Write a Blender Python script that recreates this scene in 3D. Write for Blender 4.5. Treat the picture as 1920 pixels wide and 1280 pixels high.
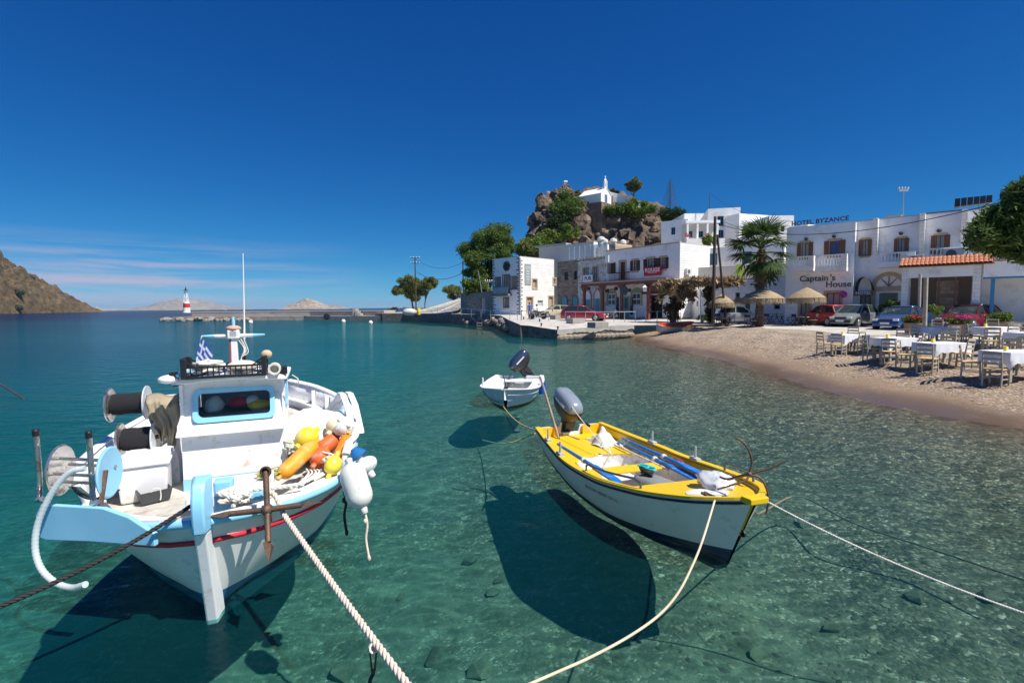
import bpy, math, random
import numpy as np
from mathutils import Vector, Matrix, Quaternion, noise as mnoise
for o in list(bpy.data.objects):
 bpy.data.objects.remove(o)
scene = bpy.context.scene
COL = scene.collection
R = math.radians
random.seed(7)
rng = np.random.default_rng(7)
# ------------------------------------------------------------------ camera
FPX, CAM_H = 933.0, 2.6                       # focal length in photo pixels, eye height above the water
PITCH, ROLL = math.atan((640 - 574.9) / FPX), -R(0.54)
_f = Vector((0, math.cos(PITCH), -math.sin(PITCH)))
_u0 = Vector((0, math.sin(PITCH), math.cos(PITCH)))
_r0 = Vector((1, 0, 0))
_r = math.cos(ROLL) * _r0 + math.sin(ROLL) * _u0
_u = -math.sin(ROLL) * _r0 + math.cos(ROLL) * _u0
CAMP = Vector((0, 0, CAM_H))
cam = bpy.data.cameras.new('camera')
cam.sensor_width = 36.0
cam.lens = FPX / 1920 * 36.0
cam.clip_start, cam.clip_end = 0.05, 60000
camo = bpy.data.objects.new('camera', cam)
COL.objects.link(camo)
mw = Matrix((( _r.x, _u.x, -_f.x, 0), (_r.y, _u.y, -_f.y, 0), (_r.z, _u.z, -_f.z, CAM_H), (0, 0, 0, 1)))
camo.matrix_world = mw
scene.camera = camo
def ray(px, py):
 return _f * FPX + _r * (px - 960) + _u * (640 - py)
def G(px, py, z=0.0):
 d = ray(px, py)
 return CAMP + d * ((z - CAM_H) / d.z)
def D(px, py, y):
 d = ray(px, py)
 return CAMP + d * (y / d.y)
# ------------------------------------------------------------------ light
SUN_EL, SUN_H = R(55), Vector((0.86, -0.51, 0)).normalized()
SUN_DIR = Vector((SUN_H.x * math.cos(SUN_EL), SUN_H.y * math.cos(SUN_EL), math.sin(SUN_EL)))
world = bpy.data.worlds.new('World')
scene.world = world
world.use_nodes = True
wn, wl = world.node_tree.nodes, world.node_tree.links
wn.clear()
sky = wn.new('ShaderNodeTexSky')
sky.sky_type = 'NISHITA'
sky.sun_disc = False
sky.sun_elevation = SUN_EL
sky.sun_rotation = math.atan2(SUN_H.x, SUN_H.y)
sky.altitude = 4000
sky.air_density = 1.0
sky.dust_density = 0.0
sky.ozone_density = 3.0
# the deep polarised blue of the photograph: each channel of the sky through its own curve
SKY_K = 0.08
ssep = wn.new('ShaderNodeSeparateColor')
scmb = wn.new('ShaderNodeCombineColor')
wl.new(sky.outputs[0], ssep.inputs[0])
for i_, (gain, pw) in enumerate(((0.46, 1.9), (0.52, 1.03), (0.585, 0.64))):
 a_ = wn.new('ShaderNodeMath'); a_.operation = 'MULTIPLY'; a_.inputs[1].default_value = SKY_K
 b_ = wn.new('ShaderNodeMath'); b_.operation = 'POWER'; b_.inputs[1].default_value = pw
 c_ = wn.new('ShaderNodeMath'); c_.operation = 'MULTIPLY'; c_.inputs[1].default_value = gain / SKY_K
 wl.new(ssep.outputs[i_], a_.inputs[0]); wl.new(a_.outputs[0], b_.inputs[0])
 wl.new(b_.outputs[0], c_.inputs[0]); wl.new(c_.outputs[0], scmb.inputs[i_])
# thin bands of cirrus low over the sea
tc = wn.new('ShaderNodeTexCoord')
mp = wn.new('ShaderNodeMapping')
mp.inputs['Scale'].default_value = (1.7, 1.7, 26.0)
mp.inputs['Rotation'].default_value = (0, R(4), 0)
cn = wn.new('ShaderNodeTexNoise')
cn.inputs['Scale'].default_value = 1.9
cn.inputs['Detail'].default_value = 7
cn.inputs['Roughness'].default_value = 0.56
cn.inputs['Distortion'].default_value = 0.4
wl.new(tc.outputs['Generated'], mp.inputs[0])
wl.new(mp.outputs[0], cn.inputs['Vector'])
cr = wn.new('ShaderNodeMapRange')
cr.interpolation_type = 'SMOOTHSTEP'
cr.inputs['From Min'].default_value = 0.38
cr.inputs['From Max'].default_value = 0.66
wl.new(cn.outputs[0], cr.inputs['Value'])
sx = wn.new('ShaderNodeSeparateXYZ')
wl.new(tc.outputs['Generated'], sx.inputs[0])
band = wn.new('ShaderNodeValToRGB')
band.color_ramp.elements[0].position = 0.0
band.color_ramp.elements[0].color = (0.35, 0.35, 0.35, 1)
band.color_ramp.elements[1].position = 0.125
band.color_ramp.elements[1].color = (0, 0, 0, 1)
e = band.color_ramp.elements.new(0.045)
e.color = (0.85, 0.85, 0.85, 1)
wl.new(sx.outputs['Z'], band.inputs[0])
west = wn.new('ShaderNodeMapRange')
west.interpolation_type = 'SMOOTHSTEP'
west.inputs['From Min'].default_value = -0.22
west.inputs['From Max'].default_value = -0.58
wl.new(sx.outputs['X'], west.inputs['Value'])
m1 = wn.new('ShaderNodeMath'); m1.operation = 'MULTIPLY'
m2 = wn.new('ShaderNodeMath'); m2.operation = 'MULTIPLY'
wl.new(cr.outputs[0], m1.inputs[0]); wl.new(band.outputs[0], m1.inputs[1])
wl.new(m1.outputs[0], m2.inputs[0]); wl.new(west.outputs[0], m2.inputs[1])
cmix = wn.new('ShaderNodeMix'); cmix.data_type = 'RGBA'
cmix.inputs['B'].default_value = (4.6, 4.1, 5.2, 1)
wl.new(m2.outputs[0], cmix.inputs['Factor'])
wl.new(scmb.outputs[0], cmix.inputs['A'])
bg = wn.new('ShaderNodeBackground')
bg.inputs['Strength'].default_value = SKY_K
wl.new(cmix.outputs['Result'], bg.inputs[0])
wo = wn.new('ShaderNodeOutputWorld')
wl.new(bg.outputs[0], wo.inputs[0])
sun = bpy.data.lights.new('sun', 'SUN')
sun.energy = 4.3
sun.angle = R(0.5)
sun.color = (1.0, 0.955, 0.88)
suno = bpy.data.objects.new('sun', sun)
suno.rotation_euler = (-SUN_DIR).to_track_quat('-Z', 'Y').to_euler()
suno.location = (30, -20, 60)
COL.objects.link(suno)
vs = scene.view_settings
vs.view_transform, vs.look, vs.exposure, vs.gamma = 'Standard', 'None', 0.62, 1.0
vs.use_curve_mapping = False
scene.cycles.use_denoising = True
scene.cycles.max_bounces = 8
scene.cycles.transparent_max_bounces = 24
scene.cycles.glossy_bounces = 3
scene.cycles.diffuse_bounces = 4
scene.cycles.transmission_bounces = 4
scene.cycles.volume_bounces = 0
scene.cycles.sample_clamp_indirect = 4.0
scene.cycles.caustics_reflective = True
scene.cycles.caustics_refractive = False
# ------------------------------------------------------------------ materials
MATS = {}
def node(nt, kind, **kw):
 n = nt.nodes.new(kind)
 for k, v in kw.items():
  n.inputs[k.replace('_', ' ')].default_value = v
 return n
def mat(name, col, rough=0.6, metal=0.0, var=0.12, scale=6.0, bump=0.0, bscale=40.0, wear=None, coat=0.0,
 spec=0.5, stretch=None, alpha=1.0, trans=0.0, emit=None, bdist=0.01, sub=0.0):
 if name in MATS:
  return MATS[name]
 m = bpy.data.materials.new(name)
 m.use_nodes = True
 nt = m.node_tree
 L = nt.links
 b = nt.nodes['Principled BSDF']
 b.inputs['Roughness'].default_value = rough
 b.inputs['Metallic'].default_value = metal
 b.inputs['Specular IOR Level'].default_value = spec
 b.inputs['Coat Weight'].default_value = coat
 b.inputs['Coat Roughness'].default_value = 0.06
 b.inputs['Alpha'].default_value = alpha
 b.inputs['Transmission Weight'].default_value = trans
 tcn = nt.nodes.new('ShaderNodeTexCoord')
 vec = tcn.outputs['Object']
 if stretch:
  mpn = nt.nodes.new('ShaderNodeMapping')
  mpn.inputs['Scale'].default_value = stretch
  L.new(vec, mpn.inputs[0])
  vec = mpn.outputs[0]
 nz = node(nt, 'ShaderNodeTexNoise', Scale=scale, Detail=5.0, Roughness=0.6)
 L.new(vec, nz.inputs['Vector'])
 mr = node(nt, 'ShaderNodeMapRange', From_Min=0.25, From_Max=0.75, To_Min=1 - var, To_Max=1 + var)
 L.new(nz.outputs[0], mr.inputs['Value'])
 mul = nt.nodes.new('ShaderNodeVectorMath')
 mul.operation = 'SCALE'
 mul.inputs[0].default_value = col[:3]
 L.new(mr.outputs[0], mul.inputs['Scale'])
 out = mul.outputs[0]
 if wear:
  wc, amt, wsc = wear
  n2 = node(nt, 'ShaderNodeTexNoise', Scale=wsc, Detail=8.0, Roughness=0.7)
  L.new(vec, n2.inputs['Vector'])
  r2 = node(nt, 'ShaderNodeMapRange', From_Min=0.62 - amt * 0.4, From_Max=0.74 - amt * 0.3)
  L.new(n2.outputs[0], r2.inputs['Value'])
  mx = nt.nodes.new('ShaderNodeMix')
  mx.data_type = 'RGBA'
  mx.inputs['B'].default_value = (*wc, 1)
  L.new(r2.outputs[0], mx.inputs['Factor'])
  L.new(out, mx.inputs['A'])
  out = mx.outputs['Result']
 L.new(out, b.inputs['Base Color'])
 if bump:
  n3 = node(nt, 'ShaderNodeTexNoise', Scale=bscale, Detail=4.0)
  L.new(vec, n3.inputs['Vector'])
  bp = node(nt, 'ShaderNodeBump', Strength=bump, Distance=bdist)
  L.new(n3.outputs[0], bp.inputs['Height'])
  L.new(bp.outputs[0], b.inputs['Normal'])
 if emit:
  b.inputs['Emission Color'].default_value = (*emit[0], 1)
  b.inputs['Emission Strength'].default_value = emit[1]
 MATS[name] = m
 return m
# ------------------------------------------------------------------ mesh helpers
class MB:
 def __init__(self, M=None):
  self.v, self.f, self.M = [], [], M
 def add(self, vs, fs, M=None):
  k = len(self.v)
  for p in vs:
   p = Vector(p)
   if M is not None:
    p = M @ p
   if self.M is not None:
    p = self.M @ p
   self.v.append(p)
  self.f += [tuple(i + k for i in f) for f in fs]
  return self
 def box(self, c, s, M=None, taper=1.0):
  x, y, z = [a / 2 for a in s]
  t = taper
  vs = [(-x, -y, -z), (x, -y, -z), (x, y, -z), (-x, y, -z), (-x * t, -y * t, z), (x * t, -y * t, z), (x * t, y * t, z), (-x * t, y * t, z)]
  T = Matrix.Translation(c)
  if M is not None:
   T = T @ M.to_4x4()
  return self.add(vs, [(3, 2, 1, 0), (4, 5, 6, 7), (0, 1, 5, 4), (1, 2, 6, 5), (2, 3, 7, 6), (3, 0, 4, 7)], T)
 def bar(self, a, b, w, h=None, up=(0, 0, 1), w2=None):
  h = h or w
  a, b = Vector(a), Vector(b)
  d = (b - a)
  n = d.normalized()
  up = Vector(up)
  s = n.cross(up)
  if s.length < 1e-4:
   s = n.cross(Vector((0, 1, 0)))
  s.normalize()
  t = s.cross(n)
  k2 = (w2 / w) if w2 else 1
  vs = []
  for p, k in ((a, 1), (b, k2)):
   for i, j in ((-1, -1), (1, -1), (1, 1), (-1, 1)):
    vs.append(p + s * (i * w / 2 * k) + t * (j * h / 2 * k))
  return self.add(vs, [(3, 2, 1, 0), (4, 5, 6, 7), (0, 1, 5, 4), (1, 2, 6, 5), (2, 3, 7, 6), (3, 0, 4, 7)])
 def loft(self, rings, closed=True, cap0=True, cap1=True):
  n = len(rings[0])
  vs = [p for r_ in rings for p in r_]
  fs = []
  for i in range(len(rings) - 1):
   for j in range(n if closed else n - 1):
    k = (j + 1) % n
    fs.append((i * n + j, i * n + k, (i + 1) * n + k, (i + 1) * n + j))
  if closed and cap0:
   fs.append(tuple(reversed(range(n))))
  if closed and cap1:
   fs.append(tuple((len(rings) - 1) * n + j for j in range(n)))
  return self.add(vs, fs)
 def tube(self, pts, r, n=8, flat=1.0):
  pts = [Vector(p) for p in pts]
  m = len(pts)
  rr = r if isinstance(r, (list, tuple)) else [r] * m
  rings = []
  ref = None
  for i, p in enumerate(pts):
   t = (pts[min(i + 1, m - 1)] - pts[max(i - 1, 0)]).normalized()
   if ref is None:
    ref = t.cross(Vector((0, 0, 1)))
    if ref.length < 1e-3:
     ref = t.cross(Vector((0, 1, 0)))
   ref = (ref - t * ref.dot(t)).normalized()
   q = t.cross(ref)
   rings.append([p + (ref * math.cos(a) + q * math.sin(a) * flat) * rr[i] for a in [2 * math.pi * k / n for k in range(n)]])
  return self.loft(rings)
 def lathe(self, prof, n=16, M=None):
  rings = []
  for rad, z in prof:
   rings.append([Vector((max(rad, 1e-4) * math.cos(2 * math.pi * k / n), max(rad, 1e-4) * math.sin(2 * math.pi * k / n), z)) for k in range(n)])
  if M is not None:
   rings = [[M @ p for p in r_] for r_ in rings]
  return self.loft(rings)
 def prism(self, pts, a, b):
  a, b = Vector(a), Vector(b)
  return self.loft([[Vector(p) + a for p in pts], [Vector(p) + b for p in pts]])
 def ball(self, c, r, n=12, m=8, M=None):
  sx_, sy_, sz_ = r if isinstance(r, (tuple, list)) else (r, r, r)
  T = Matrix.Translation(c) @ (M.to_4x4() if M is not None else Matrix()) @ Matrix.Diagonal((sx_, sy_, sz_, 1))
  return self.lathe([(math.sin(math.pi * i / m), -math.cos(math.pi * i / m)) for i in range(m + 1)], n, T)
 def sheet(self, grid, thick=None):
  n = len(grid[0])
  fs = [(i * n + j, i * n + j + 1, (i + 1) * n + j + 1, (i + 1) * n + j) for i in range(len(grid) - 1) for j in range(n - 1)]
  return self.add([p for r_ in grid for p in r_], fs)
 def build(self, name, m, parent=None, smooth=None, bev=None, solid=None, sub=None):
  me = bpy.data.meshes.new(name)
  me.from_pydata([tuple(p) for p in self.v], [], self.f)
  me.update()
  return mesh_obj(name, me, m, parent, smooth, bev, solid, sub)
def mesh_obj(name, me, m, parent=None, smooth=None, bev=None, solid=None, sub=None):
 o = bpy.data.objects.new(name, me)
 COL.objects.link(o)
 if m is not None:
  me.materials.append(m)
 if parent is not None:
  o.parent = parent
 if smooth:
  me.polygons.foreach_set('use_smooth', [True] * len(me.polygons))
  if smooth < 179:
   me.set_sharp_from_angle(angle=R(smooth))
 if solid:
  md = o.modifiers.new('solid', 'SOLIDIFY')
  md.thickness = solid
  md.offset = 0
 if bev:
  md = o.modifiers.new('bevel', 'BEVEL')
  md.width = bev
  md.segments = 2
  md.limit_method = 'ANGLE'
  md.angle_limit = R(35)
 if sub:
  md = o.modifiers.new('sub', 'SUBSURF')
  md.levels = md.render_levels = sub
 return o
def tag(o, label=None, cat=None, group=None, kind=None):
 if label: o['label'] = label
 if cat: o['category'] = cat
 if group: o['group'] = group
 if kind: o['kind'] = kind
 return o
def thing(name, label, cat, loc=(0, 0, 0), rotz=0.0, group=None, scale=1.0, M=None):
 o = bpy.data.objects.new(name, None)
 o.empty_display_size = 0.2
 COL.objects.link(o)
 if M is not None:
  o.matrix_world = M
 else:
  o.location = loc
  o.rotation_euler = (0, 0, rotz)
  o.scale = (scale,) * 3
 return tag(o, label, cat, group)
def copy_tree(root, loc=None, rotz=None, label=None, parent=None, scale=None):
 c = root.copy()
 COL.objects.link(c)
 c.parent = parent
 if loc is not None: c.location = loc
 if rotz is not None: c.rotation_euler = (0, 0, rotz)
 if scale is not None: c.scale = (scale,) * 3
 if label: c['label'] = label
 for ch in list(root.children):
  copy_tree(ch, parent=c)
 return c
def hermite(xs, ys):
 xs, ys = np.array(xs, float), np.array(ys, float)
 d = np.diff(ys) / np.diff(xs)
 m = np.empty(len(xs))
 m[0], m[-1] = d[0], d[-1]
 for i in range(1, len(xs) - 1):
  m[i] = 0 if d[i - 1] * d[i] <= 0 else 2 * d[i - 1] * d[i] / (d[i - 1] + d[i])
 def f(x):
  x = min(max(x, xs[0]), xs[-1])
  i = int(min(np.searchsorted(xs, x, side='right') - 1, len(xs) - 2))
  h = xs[i + 1] - xs[i]
  t = (x - xs[i]) / h
  return float((1 + 2 * t) * (1 - t) ** 2 * ys[i] + t * (1 - t) ** 2 * h * m[i] + t * t * (3 - 2 * t) * ys[i + 1] + t * t * (t - 1) * h * m[i + 1])
 return f
def spline(pts, k=8):
 P = [Vector(p) for p in pts]
 P = [2 * P[0] - P[1]] + P + [2 * P[-1] - P[-2]]
 out = []
 for i in range(1, len(P) - 2):
  a, b, c, d = P[i - 1:i + 3]
  for j in range(k):
   t = j / k
   out.append(0.5 * ((2 * b) + (c - a) * t + (2 * a - 5 * b + 4 * c - d) * t * t + (3 * b - a - 3 * c + d) * t ** 3))
 out.append(P[-2])
 return out
def rot(x=0, y=0, z=0):
 return (Matrix.Rotation(R(z), 4, 'Z') @ Matrix.Rotation(R(y), 4, 'Y') @ Matrix.Rotation(R(x), 4, 'X'))
def along(a, b):
 a, b = Vector(a), Vector(b)
 return Matrix.Translation(a) @ (b - a).to_track_quat('Z', 'Y').to_matrix().to_4x4()
def twisted(path, r, strands=3, pitch=0.12, n=6, parent=None, name='strand', m=None, mb=None):
 path = [Vector(p) for p in path]
 mb = mb or MB()
 ds = [0.0]
 for a, b in zip(path, path[1:]):
  ds.append(ds[-1] + (b - a).length)
 total = ds[-1]
 steps = max(8, int(total / pitch * 7))
 pts, tans = [], []
 j = 0
 for i in range(steps + 1):
  s = total * i / steps
  while j < len(ds) - 2 and ds[j + 1] < s:
   j += 1
  t = (s - ds[j]) / max(ds[j + 1] - ds[j], 1e-6)
  pts.append(path[j].lerp(path[j + 1], t))
  tans.append((path[j + 1] - path[j]).normalized())
 ref = tans[0].cross(Vector((0, 0, 1)))
 if ref.length < 1e-3:
  ref = Vector((1, 0, 0))
 for k in range(strands):
  sp = []
  rf = ref.copy()
  for i, (p, t) in enumerate(zip(pts, tans)):
   rf = (rf - t * rf.dot(t)).normalized()
   q = t.cross(rf)
   a = 2 * math.pi * (k / strands + (total * i / steps) / pitch)
   sp.append(p + (rf * math.cos(a) + q * math.sin(a)) * r * 0.52)
  mb.tube(sp, r * 0.56, n)
 return mb
def sag(a, b, drop, k=24):
 a, b = Vector(a), Vector(b)
 return [a.lerp(b, i / k) - Vector((0, 0, drop * 4 * (i / k) * (1 - i / k))) for i in range(k + 1)]
def text(s, name, size, M, m, parent=None, extrude=0.01, align='CENTER', shear=0.0, spacing=1.0, bold=0.0):
 c = bpy.data.curves.new(name, 'FONT')
 c.body = s
 c.size = size
 c.extrude = extrude
 c.align_x = align
 c.align_y = 'CENTER'
 c.shear = shear
 c.space_character = spacing
 c.offset = bold
 c.resolution_u = 3
 tmp = bpy.data.objects.new('tmp_text', c)
 COL.objects.link(tmp)
 me_ = bpy.data.meshes.new_from_object(tmp)
 bpy.data.objects.remove(tmp)
 me_.name = name
 o = bpy.data.objects.new(name, me_)
 COL.objects.link(o)
 me_.materials.clear()
 me_.materials.append(m)
 if parent is not None:
  o.parent = parent
  o.matrix_local = M
 else:
  o.matrix_world = M
 return o
def frame(p, xdir, zdir=(0, 0, 1)):
 x = Vector(xdir).normalized()
 y = Vector(zdir).normalized()
 z = x.cross(y).normalized()
 y = z.cross(x)
 return Matrix(((x.x, y.x, z.x, p[0]), (x.y, y.y, z.y, p[1]), (x.z, y.z, z.z, p[2]), (0, 0, 0, 1)))
def leaves(centres, radii, count, size, seed=0, flat=0.0, shell=0.55, up=0.4, long=1.0):
 g = np.random.default_rng(seed)
 centres, radii = np.array(centres, float), np.array(radii, float)
 if radii.ndim == 1:
  radii = np.repeat(radii[:, None], 3, 1)
 w = radii.prod(1) ** (2 / 3)
 idx = g.choice(len(centres), count, p=w / w.sum())
 d = g.normal(size=(count, 3))
 d /= np.linalg.norm(d, axis=1)[:, None]
 rad = (shell + (1 - shell) * g.random(count) ** 0.7) * (1 + 0.12 * g.normal(size=count))
 p = centres[idx] + d * radii[idx] * rad[:, None]
 a = g.normal(size=(count, 3)) + d * 0.8
 a /= np.linalg.norm(a, axis=1)[:, None]
 nrm = d * 0.7 + g.normal(size=(count, 3)) * 0.7
 nrm[:, 2] += up
 b = np.cross(nrm, a)
 b /= np.linalg.norm(b, axis=1)[:, None] + 1e-9
 s = size * (0.6 + 0.8 * g.random(count))[:, None]
 a, b = a * s * long, b * s * 0.5
 v = np.stack([p - a, p + b * 0.9, p + a, p - b * 0.9], 1).reshape(-1, 3)
 f = np.arange(count * 4).reshape(-1, 4)
 return v, f
def np_mesh(name, v, f):
 me = bpy.data.meshes.new(name)
 n, k = f.shape
 me.vertices.add(len(v))
 me.vertices.foreach_set('co', np.ascontiguousarray(v, dtype=np.float32).ravel())
 me.loops.add(n * k)
 me.loops.foreach_set('vertex_index', np.ascontiguousarray(f, dtype=np.int32).ravel())
 me.polygons.add(n)
 me.polygons.foreach_set('loop_start', np.arange(0, n * k, k, dtype=np.int32))
 me.update(calc_edges=True)
 return me
# ------------------------------------------------------------------ ground, sea bed, sea
_SY = [-30, 0, 5, 9.9, 11.1, 13.3, 15.8, 20.3, 25, 31.2, 36, 40.5, 43.0, 52, 65, 74, 78, 100, 104, 106, 140]
_SX = [15, 12.3, 11.3, 10.45, 9.95, 9.45, 9.3, 9.65, 9.8, 9.15, 9.3, 9.9, 2.6, 0.6, -0.4, -3.8, -6.5, -20, -25, -28, -28]
_ZD = [-400, -160, -80, -40, -20, -14, -10, -6, -3, -1, 0, 1, 2.5, 5, 8, 10, 400]
_ZZ = [-40, -22, -12, -6, -2.4, -1.5, -1.05, -0.62, -0.34, -0.14, 0, 0.16, 0.45, 0.78, 0.98, 1.0, 1.0]
def shore_d(x, y):
 return (np.asarray(x, float) - np.interp(y, _SY, _SX)) * np.where(np.asarray(y) < 38, 0.97, 0.8)
def terrain_z(x, y):
 x, y = np.asarray(x, float), np.asarray(y, float)
 d = shore_d(x, y)
 d = d + 0.25 * np.sin(y * 0.9 + 0.3 * x) * np.exp(-np.abs(d) / 6) * 0.6
 z = np.interp(d, _ZD, _ZZ)
 ripple = 0.05 * np.sin(x * 1.7 + 1.3 * np.sin(y * 0.8)) * np.sin(y * 1.1 + x * .4) + 0.03 * np.sin(3.1 * x - 2.2 * y)
 z = z + ripple * np.clip(np.abs(d) / 3, 0, 1) * np.where(d > 7, 0.15, 1.0)
 return z
def ground_z(x, y):
 if y > 41.0 or (x < 9.6 and y > 38.6):
  return quay_z(x, y)
 return float(terrain_z(x, y))
def quay_z(x, y):
 base = float(np.interp(y, [39, 41, 44, 67, 200], [1.0, 1.0, 1.07, 1.5, 1.5]))
 if x < 9.9:                                   # the apron dips towards its outer corner
  base -= 0.25 * max(0.0, 1 - math.hypot(x - 3.58, y - 39.2) / 5.0)
 return base
def shore_material(under):
 m = bpy.data.materials.new('sea_bed' if under else 'pebble_beach')
 m.use_nodes = True
 nt, L = m.node_tree, m.node_tree.links
 b = nt.nodes['Principled BSDF']
 geo = nt.nodes.new('ShaderNodeNewGeometry')
 at = nt.nodes.new('ShaderNodeAttribute')
 at.attribute_name = 'inland'
 # stones: three sizes of cells
 vor = node(nt, 'ShaderNodeTexVoronoi', Scale=13.0 if under else 16.0)
 vor2 = node(nt, 'ShaderNodeTexVoronoi', Scale=36.0 if under else 34.0)
 L.new(geo.outputs['Position'], vor.inputs['Vector'])
 L.new(geo.outputs['Position'], vor2.inputs['Vector'])
 ramp = nt.nodes.new('ShaderNodeValToRGB')
 els = [(0.0, (0.10, 0.066, 0.042)), (0.3, (0.20, 0.138, 0.09)), (0.6, (0.28, 0.20, 0.135)), (0.88, (0.36, 0.29, 0.22)), (1.0, (0.66, 0.60, 0.52))]
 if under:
  els = [(0.0, (0.012, 0.012, 0.009)), (0.3, (0.05, 0.047, 0.03)), (0.65, (0.13, 0.115, 0.07)), (0.9, (0.22, 0.19, 0.115)), (1.0, (0.55, 0.5, 0.38))]  # palest stop brightened to stand in for glints among the stones
 cr_ = ramp.color_ramp
 cr_.elements[0].position, cr_.elements[0].color = els[0][0], (*els[0][1], 1)
 cr_.elements[1].position, cr_.elements[1].color = els[-1][0], (*els[-1][1], 1)
 for p_, c_ in els[1:-1]:
  cr_.elements.new(p_).color = (*c_, 1)
 mixv = nt.nodes.new('ShaderNodeMix')
 mixv.data_type = 'RGBA'
 mixv.inputs['Factor'].default_value = 0.5
 L.new(vor.outputs['Color'], mixv.inputs['A'])
 L.new(vor2.outputs['Color'], mixv.inputs['B'])
 sep = nt.nodes.new('ShaderNodeSeparateColor')
 L.new(mixv.outputs['Result'], sep.inputs[0])
 st = node(nt, 'ShaderNodeMapRange', From_Min=0.15, From_Max=0.85)
 L.new(sep.outputs[0], st.inputs['Value'])
 L.new(st.outputs[0], ramp.inputs[0])
 # sand between the stones, by patches and by distance from the water's edge
 nz = node(nt, 'ShaderNodeTexNoise', Scale=0.55, Detail=6.0, Roughness=0.62)
 L.new(geo.outputs['Position'], nz.inputs['Vector'])
 sand = nt.nodes.new('ShaderNodeMix')
 sand.data_type = 'RGBA'
 L.new(ramp.outputs[0], sand.inputs['A'])
 zone = nt.nodes.new('ShaderNodeValToRGB')
 zr = zone.color_ramp
 dn = node(nt, 'ShaderNodeMapRange', From_Min=-16.0, From_Max=16.0)
 L.new(at.outputs['Fac'], dn.inputs['Value'])
 L.new(dn.outputs[0], zone.inputs[0])
 def stops(r_, st_):
  r_.elements[0].position, r_.elements[0].color = st_[0][0], (*st_[0][1], 1)
  r_.elements[1].position, r_.elements[1].color = st_[-1][0], (*st_[-1][1], 1)
  for p_, c_ in st_[1:-1]:
   r_.elements.new(p_).color = (*c_, 1)
 px_ = lambda d_: (d_ + 16) / 32
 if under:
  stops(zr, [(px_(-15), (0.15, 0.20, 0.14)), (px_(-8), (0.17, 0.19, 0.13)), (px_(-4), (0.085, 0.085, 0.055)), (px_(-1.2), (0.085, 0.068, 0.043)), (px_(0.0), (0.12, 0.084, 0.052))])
 else:
  stops(zr, [(px_(0.0), (0.12, 0.080, 0.050)), (px_(0.9), (0.15, 0.10, 0.064)), (px_(1.2), (0.22, 0.150, 0.092)), (px_(2.2), (0.29, 0.205, 0.122)), (px_(8.0), (0.39, 0.32, 0.225)), (px_(11.0), (0.44, 0.39, 0.33))])
 L.new(zone.outputs[0], sand.inputs['B'])
 smask = nt.nodes.new('ShaderNodeValToRGB')
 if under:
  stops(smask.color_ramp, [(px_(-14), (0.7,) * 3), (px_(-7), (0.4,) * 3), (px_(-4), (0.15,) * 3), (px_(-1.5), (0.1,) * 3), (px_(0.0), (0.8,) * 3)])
 else:
  stops(smask.color_ramp, [(px_(0.0), (1.0,) * 3), (px_(1.1), (0.9,) * 3), (px_(2.2), (0.35,) * 3), (px_(6.5), (0.45,) * 3), (px_(9.5), (1.0,) * 3)])
 L.new(dn.outputs[0], smask.inputs[0])
 ma = nt.nodes.new('ShaderNodeMath'); ma.operation = 'ADD'
 mb_ = node(nt, 'ShaderNodeMapRange', From_Min=0.3, From_Max=0.7, To_Min=-0.35, To_Max=0.35)
 L.new(nz.outputs[0], mb_.inputs['Value'])
 L.new(smask.outputs[0], ma.inputs[0]); L.new(mb_.outputs[0], ma.inputs[1]); ma.use_clamp = True
 L.new(ma.outputs[0], sand.inputs['Factor'])
 col = sand.outputs['Result']
 # weed and dark stone patches
 n4 = node(nt, 'ShaderNodeTexNoise', Scale=1.5 if under else 3.0, Detail=7.0, Roughness=0.68)
 L.new(geo.outputs['Position'], n4.inputs['Vector'])
 r4 = node(nt, 'ShaderNodeMapRange', From_Min=0.56 if under else 0.6, From_Max=0.72)
 L.new(n4.outputs[0], r4.inputs['Value'])
 wd = nt.nodes.new('ShaderNodeMix')
 wd.data_type = 'RGBA'
 wd.inputs['B'].default_value = (0.055, 0.065, 0.03, 1) if under else (0.13, 0.085, 0.055, 1)
 mm = nt.nodes.new('ShaderNodeMath'); mm.operation = 'MULTIPLY'
 mm.inputs[1].default_value = 0.85 if under else 0.5
 L.new(r4.outputs[0], mm.inputs[0])
 L.new(mm.outputs[0], wd.inputs['Factor'])
 L.new(col, wd.inputs['A'])
 L.new(wd.outputs['Result'], b.inputs['Base Color'])
 b.inputs['Roughness'].default_value = 0.9
 if not under:
  rr_ = nt.nodes.new('ShaderNodeValToRGB')
  stops(rr_.color_ramp, [(px_(0.0), (0.22,) * 3), (px_(0.55), (0.35,) * 3), (px_(1.0), (0.9,) * 3)])
  L.new(dn.outputs[0], rr_.inputs[0])
  L.new(rr_.outputs[0], b.inputs['Roughness'])
 bp = node(nt, 'ShaderNodeBump', Strength=0.7, Distance=0.03)
 inv = nt.nodes.new('ShaderNodeMath'); inv.operation = 'MULTIPLY'
 fl = nt.nodes.new('ShaderNodeMath'); fl.operation = 'SUBTRACT'
 fl.inputs[0].default_value = 1.0
 L.new(ma.outputs[0], fl.inputs[1])
 L.new(vor.outputs['Distance'], inv.inputs[0]); L.new(fl.outputs[0], inv.inputs[1])
 bp.invert = True
 L.new(inv.outputs[0], bp.inputs['Height'])
 L.new(bp.outputs[0], b.inputs['Normal'])
 return m
def graded(stops_):
 out = []
 for a, b, st in stops_:
  n = max(1, int(round((b - a) / st)))
  out += list(np.linspace(a, b, n, endpoint=False))
 out.append(stops_[-1][1])
 return np.array(out)
gx = graded([(-420, -60, 30), (-60, -14, 2), (-14, 22, 0.3), (22, 60, 2)])
gy = graded([(-30, -2, 2), (-2, 44, 0.3), (44, 130, 3), (130, 420, 30)])
X, Y = np.meshgrid(gx, gy)
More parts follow.
